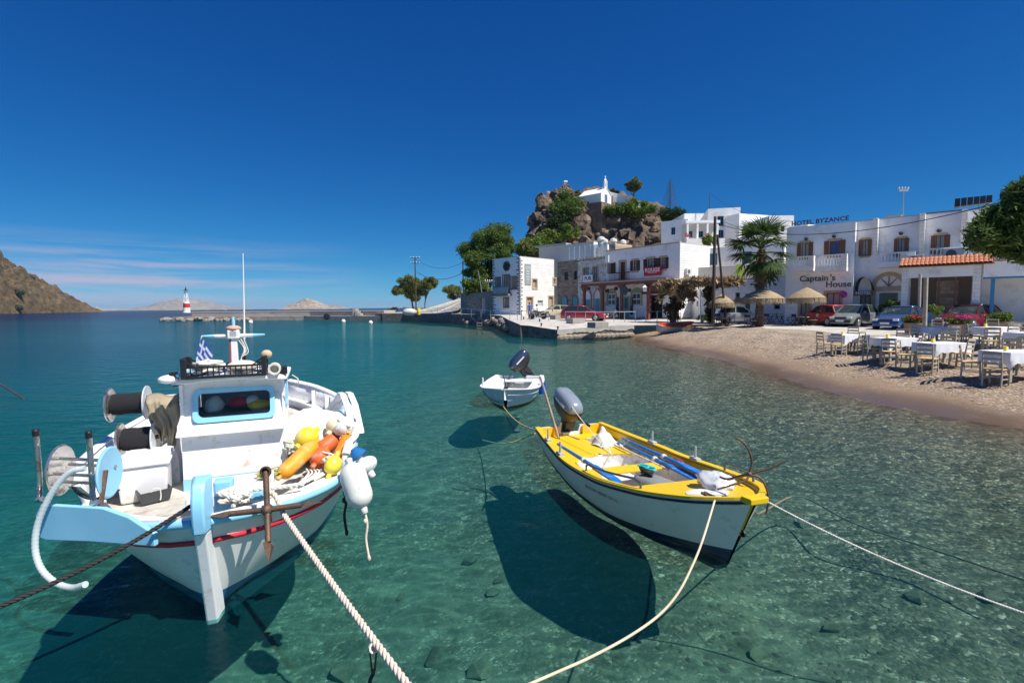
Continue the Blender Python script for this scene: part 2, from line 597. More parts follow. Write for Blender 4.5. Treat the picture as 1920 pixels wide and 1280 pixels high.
Z = terrain_z(X, Y)
Dd = shore_d(X, Y)
Z = np.where((Y > 41.2) & (Z > -0.6), -0.6, Z)      # below the quay
nx_ = len(gx)
V = np.stack([X, Y, Z], -1).reshape(-1, 3)
ii, jj = np.meshgrid(np.arange(len(gy) - 1), np.arange(nx_ - 1), indexing='ij')
F = np.stack([ii * nx_ + jj, ii * nx_ + jj + 1, (ii + 1) * nx_ + jj + 1, (ii + 1) * nx_ + jj], -1).reshape(-1, 4)
cd = Dd.reshape(-1)[F].mean(1)
cy = Y.reshape(-1)[F].mean(1)
isbeach = (cd > -0.15) & (cy < 41.3)
def cut(name, mask, m):
 f = F[mask]
 used, inv_ = np.unique(f, return_inverse=True)
 me = np_mesh(name, V[used], inv_.reshape(f.shape))
 a = me.attributes.new('inland', 'FLOAT', 'POINT')
 a.data.foreach_set('value', Dd.reshape(-1)[used].astype(np.float32))
 o = mesh_obj(name, me, m, smooth=180)
 o['kind'] = 'structure'
 return o
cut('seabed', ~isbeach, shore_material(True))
cut('beach', isbeach, shore_material(False))
# the sea: one sheet out to the horizon
sx_ = graded([(-22000, -3000, 3000), (-3000, -300, 300), (-300, -40, 20), (-40, -10, 2), (-10, 16, 0.5), (16, 60, 4), (60, 300, 60), (300, 3000, 900), (3000, 22000, 6000)])
sy_ = graded([(-60, -2, 4), (-2, 42, 0.5), (42, 120, 3), (120, 400, 20), (400, 3000, 200), (3000, 22000, 3000)])
WX, WY = np.meshgrid(sx_, sy_)
dep = np.clip(-np.interp(shore_d(WX, np.clip(WY, -30, 105)) - np.clip(WY - 118, 0, 400) * 0.6 - np.clip(-20 - WY, 0, 100), _ZD, _ZZ), 0.0, 60)
wv = np.stack([WX, WY, np.zeros_like(WX)], -1).reshape(-1, 3)
n_ = len(sx_)
ii, jj = np.meshgrid(np.arange(len(sy_) - 1), np.arange(n_ - 1), indexing='ij')
wf = np.stack([ii * n_ + jj, ii * n_ + jj + 1, (ii + 1) * n_ + jj + 1, (ii + 1) * n_ + jj], -1).reshape(-1, 4)
me = np_mesh('water', wv, wf)
a_ = me.attributes.new('depth', 'FLOAT', 'POINT')
a_.data.foreach_set('value', dep.reshape(-1).astype(np.float32))
def water_material():
 m = bpy.data.materials.new('sea_water')
 m.use_nodes = True
 nt, L = m.node_tree, m.node_tree.links
 nt.nodes.clear()
 out = nt.nodes.new('ShaderNodeOutputMaterial')
 geo = nt.nodes.new('ShaderNodeNewGeometry')
 at = nt.nodes.new('ShaderNodeAttribute')
 at.attribute_name = 'depth'
 mp1 = nt.nodes.new('ShaderNodeMapping')
 mp1.inputs['Rotation'].default_value = (0, 0, R(24))
 mp1.inputs['Scale'].default_value = (0.75, 1.5, 1)
 L.new(geo.outputs['Position'], mp1.inputs[0])
 n1 = node(nt, 'ShaderNodeTexNoise', Scale=5.5, Detail=3.0, Roughness=0.5, Distortion=0.3)
 n2 = node(nt, 'ShaderNodeTexNoise', Scale=1.1, Detail=2.0, Roughness=0.5, Distortion=0.4)
 n3 = node(nt, 'ShaderNodeTexNoise', Scale=0.06, Detail=2.0)
 for n in (n1, n2):
  L.new(mp1.outputs[0], n.inputs['Vector'])
 L.new(geo.outputs['Position'], n3.inputs['Vector'])
 gust = node(nt, 'ShaderNodeMapRange', From_Min=0.35, From_Max=0.65, To_Min=0.94, To_Max=1.1)
 L.new(n3.outputs[0], gust.inputs['Value'])
 w1 = nt.nodes.new('ShaderNodeMath'); w1.operation = 'MULTIPLY'
 L.new(n1.outputs[0], w1.inputs[0]); L.new(gust.outputs[0], w1.inputs[1])
 w2 = nt.nodes.new('ShaderNodeMath'); w2.operation = 'MULTIPLY'; w2.inputs[1].default_value = 3.2
 L.new(n2.outputs[0], w2.inputs[0])
 ws = nt.nodes.new('ShaderNodeMath'); ws.operation = 'ADD'
 L.new(w1.outputs[0], ws.inputs[0]); L.new(w2.outputs[0], ws.inputs[1])
 bp = node(nt, 'ShaderNodeBump', Strength=1.0, Distance=0.018)
 L.new(ws.outputs[0], bp.inputs['Height'])
 fr = node(nt, 'ShaderNodeFresnel', IOR=1.33)
 L.new(bp.outputs[0], fr.inputs["Normal"])
 frs = nt.nodes.new("ShaderNodeMath"); frs.operation = "MULTIPLY"; frs.inputs[1].default_value = 0.34   # taken through a polariser
 L.new(fr.outputs[0], frs.inputs[0])
 gl = node(nt, 'ShaderNodeBsdfGlossy', Roughness=0.06)
 gl.inputs['Color'].default_value = (1, 1, 1, 1)
 L.new(bp.outputs[0], gl.inputs['Normal'])
 # what the water column lets through, one way
 comb = nt.nodes.new('ShaderNodeCombineXYZ')
 for i, k in enumerate((0.42, 0.055, 0.062)):
  mu = nt.nodes.new('ShaderNodeMath'); mu.operation = 'MULTIPLY'; mu.inputs[1].default_value = -k
  ex = nt.nodes.new('ShaderNodeMath'); ex.operation = 'EXPONENT'
  L.new(at.outputs['Fac'], mu.inputs[0]); L.new(mu.outputs[0], ex.inputs[0])
  L.new(ex.outputs[0], comb.inputs[i])
 # caustic net painted into the transparent colour, so sunlight falls in bright lines below
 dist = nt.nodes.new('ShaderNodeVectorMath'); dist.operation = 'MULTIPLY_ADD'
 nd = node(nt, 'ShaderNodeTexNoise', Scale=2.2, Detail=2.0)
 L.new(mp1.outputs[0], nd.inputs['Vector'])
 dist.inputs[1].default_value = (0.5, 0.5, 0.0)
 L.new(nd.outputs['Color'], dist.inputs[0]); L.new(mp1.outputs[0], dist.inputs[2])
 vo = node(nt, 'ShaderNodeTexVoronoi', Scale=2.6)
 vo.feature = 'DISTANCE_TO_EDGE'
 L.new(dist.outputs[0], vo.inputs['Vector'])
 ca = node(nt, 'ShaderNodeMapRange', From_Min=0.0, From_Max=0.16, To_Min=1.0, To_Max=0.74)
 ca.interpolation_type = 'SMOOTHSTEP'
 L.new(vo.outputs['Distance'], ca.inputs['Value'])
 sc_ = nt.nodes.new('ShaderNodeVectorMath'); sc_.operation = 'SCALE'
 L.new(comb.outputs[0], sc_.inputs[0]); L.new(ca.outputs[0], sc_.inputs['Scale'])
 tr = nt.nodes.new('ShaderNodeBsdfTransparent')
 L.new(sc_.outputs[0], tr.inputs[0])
 # light scattered back by the water itself
 df = nt.nodes.new('ShaderNodeBsdfDiffuse')
 bodyc = nt.nodes.new('ShaderNodeValToRGB')
 bodyc.color_ramp.elements[0].position = 0.05
 bodyc.color_ramp.elements[0].color = (0.004, 0.088, 0.098, 1)
 bodyc.color_ramp.elements[1].position = 0.9
 bodyc.color_ramp.elements[1].color = (0.0, 0.014, 0.052, 1)
 e1 = bodyc.color_ramp.elements.new(0.22)
 e1.color = (0.0, 0.056, 0.088, 1)
 bodyc.color_ramp.elements.new(0.5).color = (0.0, 0.034, 0.070, 1)
 dm = node(nt, 'ShaderNodeMapRange', From_Min=0.0, From_Max=20.0)
 L.new(at.outputs['Fac'], dm.inputs['Value'])
 L.new(dm.outputs[0], bodyc.inputs[0])
 L.new(bodyc.outputs[0], df.inputs['Color'])
 tb = nt.nodes.new('ShaderNodeMath'); tb.operation = 'MULTIPLY'; tb.inputs[1].default_value = -0.075
 te = nt.nodes.new('ShaderNodeMath'); te.operation = 'EXPONENT'
 ti = nt.nodes.new('ShaderNodeMath'); ti.operation = 'SUBTRACT'; ti.inputs[0].default_value = 1.0
 si = nt.nodes.new('ShaderNodeSeparateXYZ'); L.new(geo.outputs['Incoming'], si.inputs[0])      # slant path through the water
 ab = nt.nodes.new('ShaderNodeMath'); ab.operation = 'ABSOLUTE'; L.new(si.outputs['Z'], ab.inputs[0])
 mxz = nt.nodes.new('ShaderNodeMath'); mxz.operation = 'MAXIMUM'; mxz.inputs[1].default_value = .1; L.new(ab.outputs[0], mxz.inputs[0])
 dv = nt.nodes.new('ShaderNodeMath'); dv.operation = 'DIVIDE'; L.new(at.outputs['Fac'], dv.inputs[0]); L.new(mxz.outputs[0], dv.inputs[1])
 L.new(dv.outputs[0], tb.inputs[0]); L.new(tb.outputs[0], te.inputs[0]); L.new(te.outputs[0], ti.inputs[1])
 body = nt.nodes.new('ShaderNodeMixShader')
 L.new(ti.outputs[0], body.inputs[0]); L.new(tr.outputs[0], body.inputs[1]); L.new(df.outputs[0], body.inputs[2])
 fin = nt.nodes.new('ShaderNodeMixShader')
 L.new(frs.outputs[0], fin.inputs[0]); L.new(body.outputs[0], fin.inputs[1]); L.new(gl.outputs[0], fin.inputs[2])
 L.new(fin.outputs[0], out.inputs[0])
 return m
mesh_obj('water', me, water_material(), smooth=180)['kind'] = 'structure'
# ------------------------------------------------------------------ quay, pier, road, hills
concrete = mat('concrete', (0.50, 0.47, 0.42), 0.85, var=0.2, scale=0.8, bump=0.3, bscale=9, wear=((0.33, 0.30, 0.26), 0.25, 1.3))
concrete_wall = mat('wet_concrete', (0.15, 0.15, 0.14), 0.8, var=0.3, scale=1.2, bump=0.5, bscale=6, wear=((0.07, 0.065, 0.05), 0.4, 1.8))
stone_block = mat('stone_block', (0.36, 0.29, 0.22), 0.9, var=0.35, scale=1.4, bump=0.7, bscale=7, wear=((0.15, 0.12, 0.09), 0.3, 3), bdist=0.05)
stone_grey = mat('stone_grey', (0.27, 0.25, 0.23), 0.9, var=0.35, scale=2.0, bump=0.7, bscale=8, wear=((0.12, 0.11, 0.10), 0.3, 3), bdist=0.05)
steel = mat('galvanised_steel', (0.55, 0.56, 0.57), 0.4, 0.8, var=0.12, scale=8)
rust = mat('rusty_iron', (0.13, 0.085, 0.06), 0.6, 0.5, var=0.35, scale=14, bump=0.4, bscale=60, wear=((0.20, 0.10, 0.05), 0.3, 20))
black_iron = mat('black_iron', (0.03, 0.03, 0.032), 0.5, 0.4)
quay_edge = [(9.9, 40.6), (3.58, 39.2), (1.28, 42.9), (0.75, 42.75), (-0.3, 52), (-1.4, 64.7), (-4.8, 74), (-7.5, 78.6), (-13.5, 89), (-21.5, 100.5), (-26.5, 102)]
quay_poly = quay_edge + [(-29, 106), (-29, 140), (70, 140), (70, 41.0), (14, 41.0)]
def inside(x, y, poly):
 c = False
 for (x1, y1), (x2, y2) in zip(poly, poly[1:] + poly[:1]):
  if (y1 > y) != (y2 > y) and x < (x2 - x1) * (y - y1) / (y2 - y1) + x1:
   c = not c
 return c
# top: a fan of strips in y so that the surface can follow quay_z
def quay_top():
 mb = MB()
 ys = sorted(set([round(float(v), 3) for v in graded([(39.2, 46, 0.4), (46, 80, 1.5), (80, 140, 5)])] + [p[1] for p in quay_poly]))
 rows = []
 for y in ys:
  xs = []
  yy = min(max(y, 39.2005), 139.999)
  for (x1, y1), (x2, y2) in zip(quay_poly, quay_poly[1:] + quay_poly[:1]):
   if (y1 <= yy) != (y2 <= yy):
    xs.append(x1 + (x2 - x1) * (yy - y1) / (y2 - y1))
  xs.sort()
  rows.append((y, xs[0] if xs else 3.58, xs[-1] if xs else 3.6))
 grid = []
 for y, a, b in rows:
  row = []
  for t in (0, .02, .05, .09, .14, .2, .3, .45, .65, 1):
   x = a + (b - a) * t
   row.append((x, y, quay_z(x, y)))
  grid.append(row)
 mb.sheet(grid)
 return mb
quay = quay_top().build('quay', concrete, smooth=60)
quay['kind'] = 'structure'
wb = MB()
for (x1, y1), (x2, y2) in zip(quay_edge, quay_edge[1:]):
 n = max(1, int(math.hypot(x2 - x1, y2 - y1) / 1.5))
 for i in range(n):
  a, b = i / n, (i + 1) / n
  p = (x1 + (x2 - x1) * a, y1 + (y2 - y1) * a)
  q = (x1 + (x2 - x1) * b, y1 + (y2 - y1) * b)
  wb.add([(*p, -2.5), (*q, -2.5), (*q, quay_z(*q)), (*p, quay_z(*p))], [(0, 1, 2, 3)])
wb.build('quay_wall', concrete_wall, quay)
# undermined concrete lip and the weathered face towards the beach
fb = MB()
pr_ = random.Random(3)
top_l, low = [], []
for i in range(41):
 t = i / 40
 x, y = 3.58 + 6.4 * t, 39.2 + 1.42 * t
 zt = quay_z(x, y)
 top_l.append((x, y - 0.06, zt + 0.003))
 low.append((x, y - 0.06, zt - 0.30 - 0.10 * pr_.random() - 0.06 * math.sin(t * 17)))
fb.sheet([low, top_l])
fb.sheet([top_l, [(x, y + 0.4, z) for x, y, z in top_l]])
fb.build('quay_lip', concrete, quay)
for i in range(16):
 t = (i + 0.5) / 16
 x, y = 3.65 + 6.2 * t, 39.15 + 1.38 * t
 sb = MB()
 h = 0.42 - 0.1 * t
 sb.ball((0, 0, 0), (0.30 + 0.1 * pr_.random(), 0.16, h * 0.6), 7, 5)
 so = sb.build('foundation_stone', stone_block, quay)
 so.location = (x, y - 0.02, 0.12 + 0.12 * t)
 so.rotation_euler = (pr_.uniform(-.2, .2), pr_.uniform(-.25, .25), R(12))
# broken masonry below the fence
bmesh_stones = []
for k in range(5):
 mb = MB()
 mb.ball((0, 0, 0), (0.5, 0.35, 0.3), 7, 5)
 for v in mb.v:
  v *= 1 + 0.25 * mnoise.noise(v * 3 + Vector((k * 7, 0, 0)))
 bmesh_stones.append(mb)
stone_me = []
for k, mb in enumerate(bmesh_stones):
 me_ = bpy.data.meshes.new('stone')
 me_.from_pydata([tuple(p) for p in mb.v], [], mb.f)
 me_.materials.append(stone_grey if k % 2 else stone_block)
 stone_me.append(me_)
for (x1, y1), (x2, y2), n in (((-0.25, 52), (-1.4, 64.7), 26), ((-1.4, 64.7), (-4.8, 74), 16), ((-4.8, 74), (-7.5, 78.6), 8)):
 for i in range(n):
  t = (i + pr_.random()) / n
  o = bpy.data.objects.new('stone', stone_me[pr_.randrange(5)])
  COL.objects.link(o)
  o.parent = quay
  o.location = (x1 + (x2 - x1) * t - 0.15, y1 + (y2 - y1) * t, pr_.uniform(0.05, 0.95))
  o.rotation_euler = (pr_.uniform(-.3, .3), pr_.uniform(-.3, .3), pr_.uniform(0, 6))
  s_ = pr_.uniform(0.7, 1.3)
  o.scale = (s_, s_, s_)
# concrete bench blocks on the apron
for (px, py), lab in (((1046, 602), 'grey concrete block on the quay behind the other two, by the beige car'),
 ((1079, 607), 'grey concrete block in the middle of the row of three'),
 ((1121, 611.5), 'grey concrete block nearest the beach on the quay')):
 p = G(px, py, 1.02)
 o = MB().box((0, 0, 0.22), (1.5, 0.85, 0.44)).build('concrete_block', mat('block_concrete', (0.30, 0.28, 0.26), 0.9, var=0.25, scale=3, bump=0.5, bscale=12), bev=0.02)
 o.location = (p.x, p.y, quay_z(p.x, p.y))
 o.rotation_euler = (0, 0, R(38))
 tag(o, lab, 'block', 'concrete blocks on the quay')
def bollard(px, py, z, lab):
 p = G(px, py, z)
 o = MB().lathe([(0.09, 0), (0.07, 0.03), (0.055, 0.06), (0.05, 0.16), (0.10, 0.2), (0.10, 0.24), (0.03, 0.27)], 12).build('mooring_bollard', black_iron, smooth=50)
 o.location = (p.x, p.y, quay_z(p.x, p.y))
 tag(o, lab, 'bollard', 'iron mooring bollards on the quay')
 return o
bollard(1046, 618, 0.78, 'small iron bollard on the outer corner of the quay')
bollard(1015, 611, 0.95, 'small iron bollard with a mooring rope tied to it')
bollard(1012, 605.5, 1.02, 'small iron bollard behind the roped one')
bollard(982, 601.5, 1.08, 'small iron bollard farthest along the quay')
tr_ = MB()
pa, pb = G(1015, 608, 1.05), G(991, 632, 0.0)
tr_.tube(sag(pa, pb, 0.25), 0.03, 6)
tag(tr_.build('mooring_rope', mat('old_rope', (0.42, 0.36, 0.26), 0.9)), 'slack mooring rope running from the quay bollard into the water', 'rope')
p = G(1000, 600.5, 1.1)
bn = thing('rubbish_bin', 'small grey cylindrical bin on the quay by the motorcycle', 'bin', (p.x, p.y, quay_z(p.x, p.y)))
MB().lathe([(0.20, 0), (0.21, 0.02), (0.24, 0.8), (0.25, 0.82), (0.25, 0.86), (0.22, 0.86), (0.2, 0.2)], 14).build('drum', mat('bin_grey', (0.42, 0.46, 0.47), 0.5, 0.3), bn, smooth=40)
MB().box((0, 0, 0.6), (0.25, 0.5, 0.12)).build('band', mat('bin_band', (0.32, 0.35, 0.36), 0.5), bn)
def railing(name, pts, lab, h=0.95, gap=None, rail2=0.5):
 t = thing(name, lab, 'railing', pts[0], group='steel railings along the quay')
 o0 = Vector(pts[0])
 P = [Vector(q) - o0 for q in pts]
 for i, q in enumerate(P):
  MB().tube([q, q + Vector((0, 0, h))], 0.03, 6).build('post', steel, t)
 MB().tube([q + Vector((0, 0, h)) for q in P], 0.032, 6).build('top_rail', steel, t)
 return t
def railpts(px):
 out = []
 for a, b in px:
  g_ = None
  for z in (1.1,):
   g_ = G(a, b, z)
  for _ in range(3):
   g_ = G(a, b, quay_z(g_.x, g_.y))
  out.append((g_.x, g_.y, quay_z(g_.x, g_.y)))
 return out
railing('railing', railpts([(848, 590), (866, 591.5), (884, 592.5), (902, 593.5), (920, 595), (938, 596), (956, 597), (970, 598), (977, 599)]), 'rusty grey tube railing on the broken sea wall before the white house')
railing('railing', railpts([(978, 599.5), (994, 600), (1011, 600.8), (1029, 601.5)]), 'short grey railing section in front of the person and motorcycle')
railing('railing', railpts([(1060, 602.5), (1079, 603), (1098, 603.5), (1116, 603.5), (1133, 603.7), (1151, 604), (1171, 604), (1191, 604)]), 'long grey tube railing in front of the parked red estate car')
railing('railing', railpts([(1211, 604), (1232, 603.5), (1252, 603.5), (1276, 603)]), 'short grey tube railing beside the beached rowing boat')
railing('railing', railpts([(760, 581), (775, 583), (790, 584.5), (805, 586), (820, 587.5), (834, 589)]), 'pale railing along the road where it reaches the pier')
# ladder-like rusty posts standing in the water
lp = G(899, 617, 0)
ldr = thing('swim_ladder', 'short rusty ladder standing in the water by the sea wall', 'ladder', (lp.x, lp.y, 0))
for s in (-0.3, 0.3):
 MB().tube([(s, 0, -1), (s, 0, 0.45), (s * 0.9, 0.3, 0.85)], 0.045, 6).build('post', rust, ldr)
for z in (0.1, 0.4, 0.7):
 MB().tube([(-0.3, 0.05, z), (0.3, 0.05, z)], 0.03, 6).build('rung', steel, ldr)
# ---- pier with its parapet and light tower
pier_mat = mat('pier_concrete', (0.40, 0.36, 0.32), 0.9, var=0.25, scale=0.4, bump=0.3, bscale=3, wear=((0.26, 0.22, 0.18), 0.35, 0.8))
pier = thing('pier', 'long grey stone and concrete pier closing the bay', 'pier', (0, 0, 0))
pA, pB, pC = Vector((-27, 102.5, 0)), Vector((-47, 112.5, 0)), Vector((-80, 117.5, 0))
def strip(pts, back, z0, z1):
 mb = MB()
 P = [Vector(q) for q in pts]
 rows = [[], [], [], []]
 for i, q in enumerate(P):
  d = (P[min(i + 1, len(P) - 1)] - P[max(i - 1, 0)]).normalized()
  n = Vector((d.y, -d.x, 0))
  if n.y < 0:
   n = -n
  rows[0].append((q.x, q.y, z0)); rows[1].append((q.x, q.y, z1))
  e = q + n * back
  rows[2].append((e.x, e.y, z1)); rows[3].append((e.x, e.y, z0))
 mb.sheet(rows)
 for j in (0, -1):
  mb.add([r_[j] for r_ in rows], [(0, 1, 2, 3)])
 return mb
strip([pA, pB, pC], 7.0, -6, 0.95).build('deck', pier_mat, pier)
up = [pA + Vector((0, 3, 0)), pB + Vector((0.5, 2.4, 0)), pC + Vector((3, 2.5, 0))]
strip(up, 3.6, 0.9, 1.92).build('parapet', pier_mat, pier)
strip([up[0] + Vector((0, -.06, 0)), up[1] + Vector((0, -.06, 0)), up[2] + Vector((0, -.06, 0))], 3.8, 1.93, 2.05).build('coping', mat('pale_coping', (0.62, 0.58, 0.52), 0.8, var=0.15, scale=1), pier)
# steps where the parapet ends
for i in range(4):
 MB().box((-33.5 + i * 0.55, 107.0 - i * .2, 1.0 + (3 - i) * 0.24 / 1), (0.6, 2.2, (3 - i) * 0.48 + 0.1)).build('step', pier_mat, pier)
rr = random.Random(11)
for i in range(16):
 t = i / 15
 q = pC.lerp(pB, t * 0.62) + Vector((rr.uniform(-.4, .4), rr.uniform(-1.6, -.4), rr.uniform(-0.1, 0.45)))
 if i == 0: q = pC + Vector((-2.4, 0.3, 0.3))
 if i == 1: q = pC + Vector((-0.9, -0.9, 0.3))
 o = bpy.data.objects.new('boulder', stone_me[i % 5])
 COL.objects.link(o)
 o.parent = pier
 o.location = q
 o.rotation_euler = (rr.uniform(-.4, .4), rr.uniform(-.4, .4), rr.uniform(0, 6))
 s_ = rr.uniform(1.5, 2.6)
 o.scale = (s_ * 1.2, s_, s_ * 0.9)
for px, w in ((520, 0), (545, 0), (572, 0), (592, 0)):
 g_ = G(px, 600, 0)
 MB().bar((g_.x, g_.y - 0.08, 0.3), (g_.x, g_.y - 0.08, 1.0), 0.22, 0.1).build('fender_strip', black_iron, pier)
g_ = G(614, 596, 0.7)
ty = MB().lathe([(0.30, -.14), (0.55, -.16), (0.66, -.08), (0.66, .08), (0.55, .16), (0.30, .14)], 18, rot(x=90)).build('tyre_fender', mat('tyre_rubber', (0.02, 0.02, 0.021), 0.8, bump=0.4), smooth=50)
ty.location = (g_.x, g_.y - 0.3, 1.0)
tag(ty, 'black tyre hung as a fender on the pier face', 'tyre')
white_paint = mat('white_paint', (0.80, 0.80, 0.78), 0.45, var=0.05, scale=3)
red_paint = mat('red_paint', (0.55, 0.02, 0.03), 0.45, var=0.08)
lb = D(350.5, 587, 119.5)
lt = thing('harbour_light', 'small white and red harbour light tower on the end of the pier', 'light tower', (lb.x, lb.y, 1.9))
MB().lathe([(0.80, 0), (0.80, 0.15), (0.72, 0.2), (0.70, 1.2)], 20).build('base', white_paint, lt, smooth=40)
MB().lathe([(0.705, 1.2), (0.68, 2.2)], 20).build('red_band', red_paint, lt, smooth=40)
MB().lathe([(0.68, 2.2), (0.68, 2.5), (0.60, 2.56), (0.1, 2.56)], 20).build('collar', white_paint, lt, smooth=40)
for k in range(4):
 a = math.pi / 4 + k * math.pi / 2
 MB().tube([(0.55 * math.cos(a), 0.55 * math.sin(a), 2.55), (0.22 * math.cos(a), 0.22 * math.sin(a), 5.3)], 0.055, 6).build('tower_leg', white_paint, lt)
 a2 = a + math.pi / 2
 for z0, z1 in ((2.6, 3.5), (3.5, 4.4), (4.4, 5.2)):
  r0, r1 = 0.55 - 0.33 * (z0 - 2.55) / 2.75, 0.55 - 0.33 * (z1 - 2.55) / 2.75
  MB().tube([(r0 * math.cos(a), r0 * math.sin(a), z0), (r1 * math.cos(a2), r1 * math.sin(a2), z1)], 0.035, 5).build('brace', white_paint, lt)
MB().lathe([(0.1, 5.28), (0.62, 5.3), (0.62, 5.38), (0.1, 5.4)], 16).build('gallery', black_iron, lt)
MB().lathe([(0.16, 5.4), (0.16, 5.75), (0.1, 5.85), (0.03, 6.2)], 10).build('lantern', black_iron, lt, smooth=40)
for px, py, lab in ((644, 603, 'white mooring buoy floating off the pier steps, the left of two'), (695, 605.5, 'white mooring buoy floating nearest the parked maroon car'), (470, 604.5, 'small white float in the water behind the mast')):
 g_ = G(px, py, 0.1)
 k = g_.y / 110
 o = thing('mooring_buoy', lab, 'buoy', (g_.x, g_.y, 0.05), group='white mooring buoys')
 MB().ball((0, 0, 0.12), 0.42 * k + 0.03, 12, 8).build('float', white_paint, o, smooth=60)
 MB().tube([(0, 0, 0.4), (0.05, 0, 0.68)], 0.04, 6).build('eye', steel, o)
# ---- headland, islands
def hill_mesh(name, c, axis, length, width, height, m, prof=None, seed=0, nx=120, ny=50, rough=0.1, z0=-1.0):
 ax = Vector((*axis, 0)).normalized()
 sd = Vector((-ax.y, ax.x, 0))
 g = []
 for j in range(ny + 1):
  v = j / ny * 2 - 1
  row = []
  for i in range(nx + 1):
   u = i / nx
   q = Vector(c) + ax * ((u - 0.5) * length) + sd * (v * width / 2)
   hgt = prof(u) * max(0.0, 1 - abs(v) ** 1.7)
   n = 0
   for oct_ in range(5):
    fq = 2 ** oct_
    n += mnoise.noise(Vector((u * 5 * fq * length / width * .5 + seed, v * 4 * fq, seed * 1.7))) / fq
   hgt = hgt * (1 + rough * n * 2.2) + rough * 0.35 * n * min(1, hgt * 5)
   row.append((q.x, q.y, z0 + max(0, hgt) * height))
  g.append(row)
 o = MB().sheet(g).build(name, m, smooth=40)
 return o
def hill_material(name, c1, c2, c3, s):
 m = bpy.data.materials.new(name)
 m.use_nodes = True
 nt, L = m.node_tree, m.node_tree.links
 b = nt.nodes['Principled BSDF']
 b.inputs['Roughness'].default_value = 0.95
 b.inputs['Specular IOR Level'].default_value = 0.1
 geo = nt.nodes.new('ShaderNodeNewGeometry')
 mp_ = nt.nodes.new('ShaderNodeMapping')
 mp_.inputs['Scale'].default_value = (s, s, s * 2.2)
 mp_.inputs['Rotation'].default_value = (0.3, 0.5, 0.2)
 L.new(geo.outputs['Position'], mp_.inputs[0])
 n1 = node(nt, 'ShaderNodeTexNoise', Scale=1.0, Detail=9.0, Roughness=0.68)
 n2 = node(nt, 'ShaderNodeTexNoise', Scale=4.5, Detail=6.0, Roughness=0.7)
 L.new(mp_.outputs[0], n1.inputs['Vector']); L.new(mp_.outputs[0], n2.inputs['Vector'])
 r = nt.nodes.new('ShaderNodeValToRGB')
 r.color_ramp.elements[0].position = 0.36; r.color_ramp.elements[0].color = (*c1, 1)
 r.color_ramp.elements[1].position = 0.64; r.color_ramp.elements[1].color = (*c3, 1)
 r.color_ramp.elements.new(0.5).color = (*c2, 1)
 mx = nt.nodes.new('ShaderNodeMix'); mx.data_type = 'FLOAT'; mx.inputs[0].default_value = 0.5
 L.new(n1.outputs[0], mx.inputs[2]); L.new(n2.outputs[0], mx.inputs[3])
 L.new(mx.outputs[0], r.inputs[0])
 L.new(r.outputs[0], b.inputs['Base Color'])
 bp = node(nt, 'ShaderNodeBump', Strength=0.9, Distance=0.6 / s * 0.25)
 L.new(n2.outputs[0], bp.inputs['Height']); L.new(bp.outputs[0], b.inputs['Normal'])
 return m
head_prof = hermite([0, .02, .135, .258, .36, .45, .67, 1], [0, .05, .25, .47, .66, .78, 1, 1])
hl = hill_mesh('headland', (-658, 623, 0), (0.387, -0.922), 600, 100, 92, hill_material('dry_hill', (0.02, 0.014, 0.011), (0.13, 0.095, 0.048), (0.25, 0.185, 0.13), 0.11), head_prof, 3, 300, 130, 0.12)
hl['kind'] = 'structure'
for px, py, dd, w in ((32, 547, 585, 9), (32, 576, 560, 7), (60, 520, 640, 4)):
 bpy.context.view_layer.update()
 ok_, g_, _n, _i = hl.ray_cast(CAMP, ray(px, py).normalized())
 if not ok_:
  g_ = D(px, py, dd)
 v_, f_ = leaves([(0, 0, 0), (w * .5, -1, -1), (-w * .5, 1, .6)], [(w * .6, w * .5, w * .35)] * 3, 700, 1.3, seed=px)
 o = mesh_obj('hillside_bush', np_mesh('bush', v_, f_), mat('far_bush', (0.03, 0.055, 0.02), 0.9, var=0.4, scale=0.4))
 o.location = g_
 tag(o, {547: 'larger dark green bush on the brown headland slope', 576: 'lower dark green bush near the headland shore', 520: 'small dark bush high on the headland slope'}[py], 'bush', 'bushes on the headland')
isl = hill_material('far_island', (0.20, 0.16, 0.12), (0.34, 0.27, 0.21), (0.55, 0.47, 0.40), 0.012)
bump_prof = hermite([0, 0.15, 0.32, 0.45, 0.6, 0.8, 1], [0.0, 0.25, 0.7, 1.0, 0.55, 0.25, 0])
i1 = hill_mesh('island', (-985, 2480, 0), (1, 0.05), 345, 160, 50, isl, hermite([0, .12, .25, .4, .5, .7, .9, 1], [0, .25, .62, .98, .82, .42, .2, 0]), 9, 120, 50, 0.10)
i1['kind'] = 'structure'
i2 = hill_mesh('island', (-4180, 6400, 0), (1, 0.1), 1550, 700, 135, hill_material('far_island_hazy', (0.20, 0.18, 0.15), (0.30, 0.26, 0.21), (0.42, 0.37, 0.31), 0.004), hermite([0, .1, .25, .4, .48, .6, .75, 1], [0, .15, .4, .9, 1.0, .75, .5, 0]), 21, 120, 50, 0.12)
i2['kind'] = 'structure'
i3 = hill_mesh('island', (-3900, 4700, 0), (1, 0.1), 190, 120, 36, isl, bump_prof, 30, 50, 20, 0.12)
i3['kind'] = 'structure'
i4 = hill_mesh('island', (-6200, 8300, 0), (1, 0.1), 3400, 600, 45, isl, hermite([0, .3, .6, 1], [0.3, .8, .6, 0]), 33, 90, 20, 0.12)
i4['kind'] = 'structure'
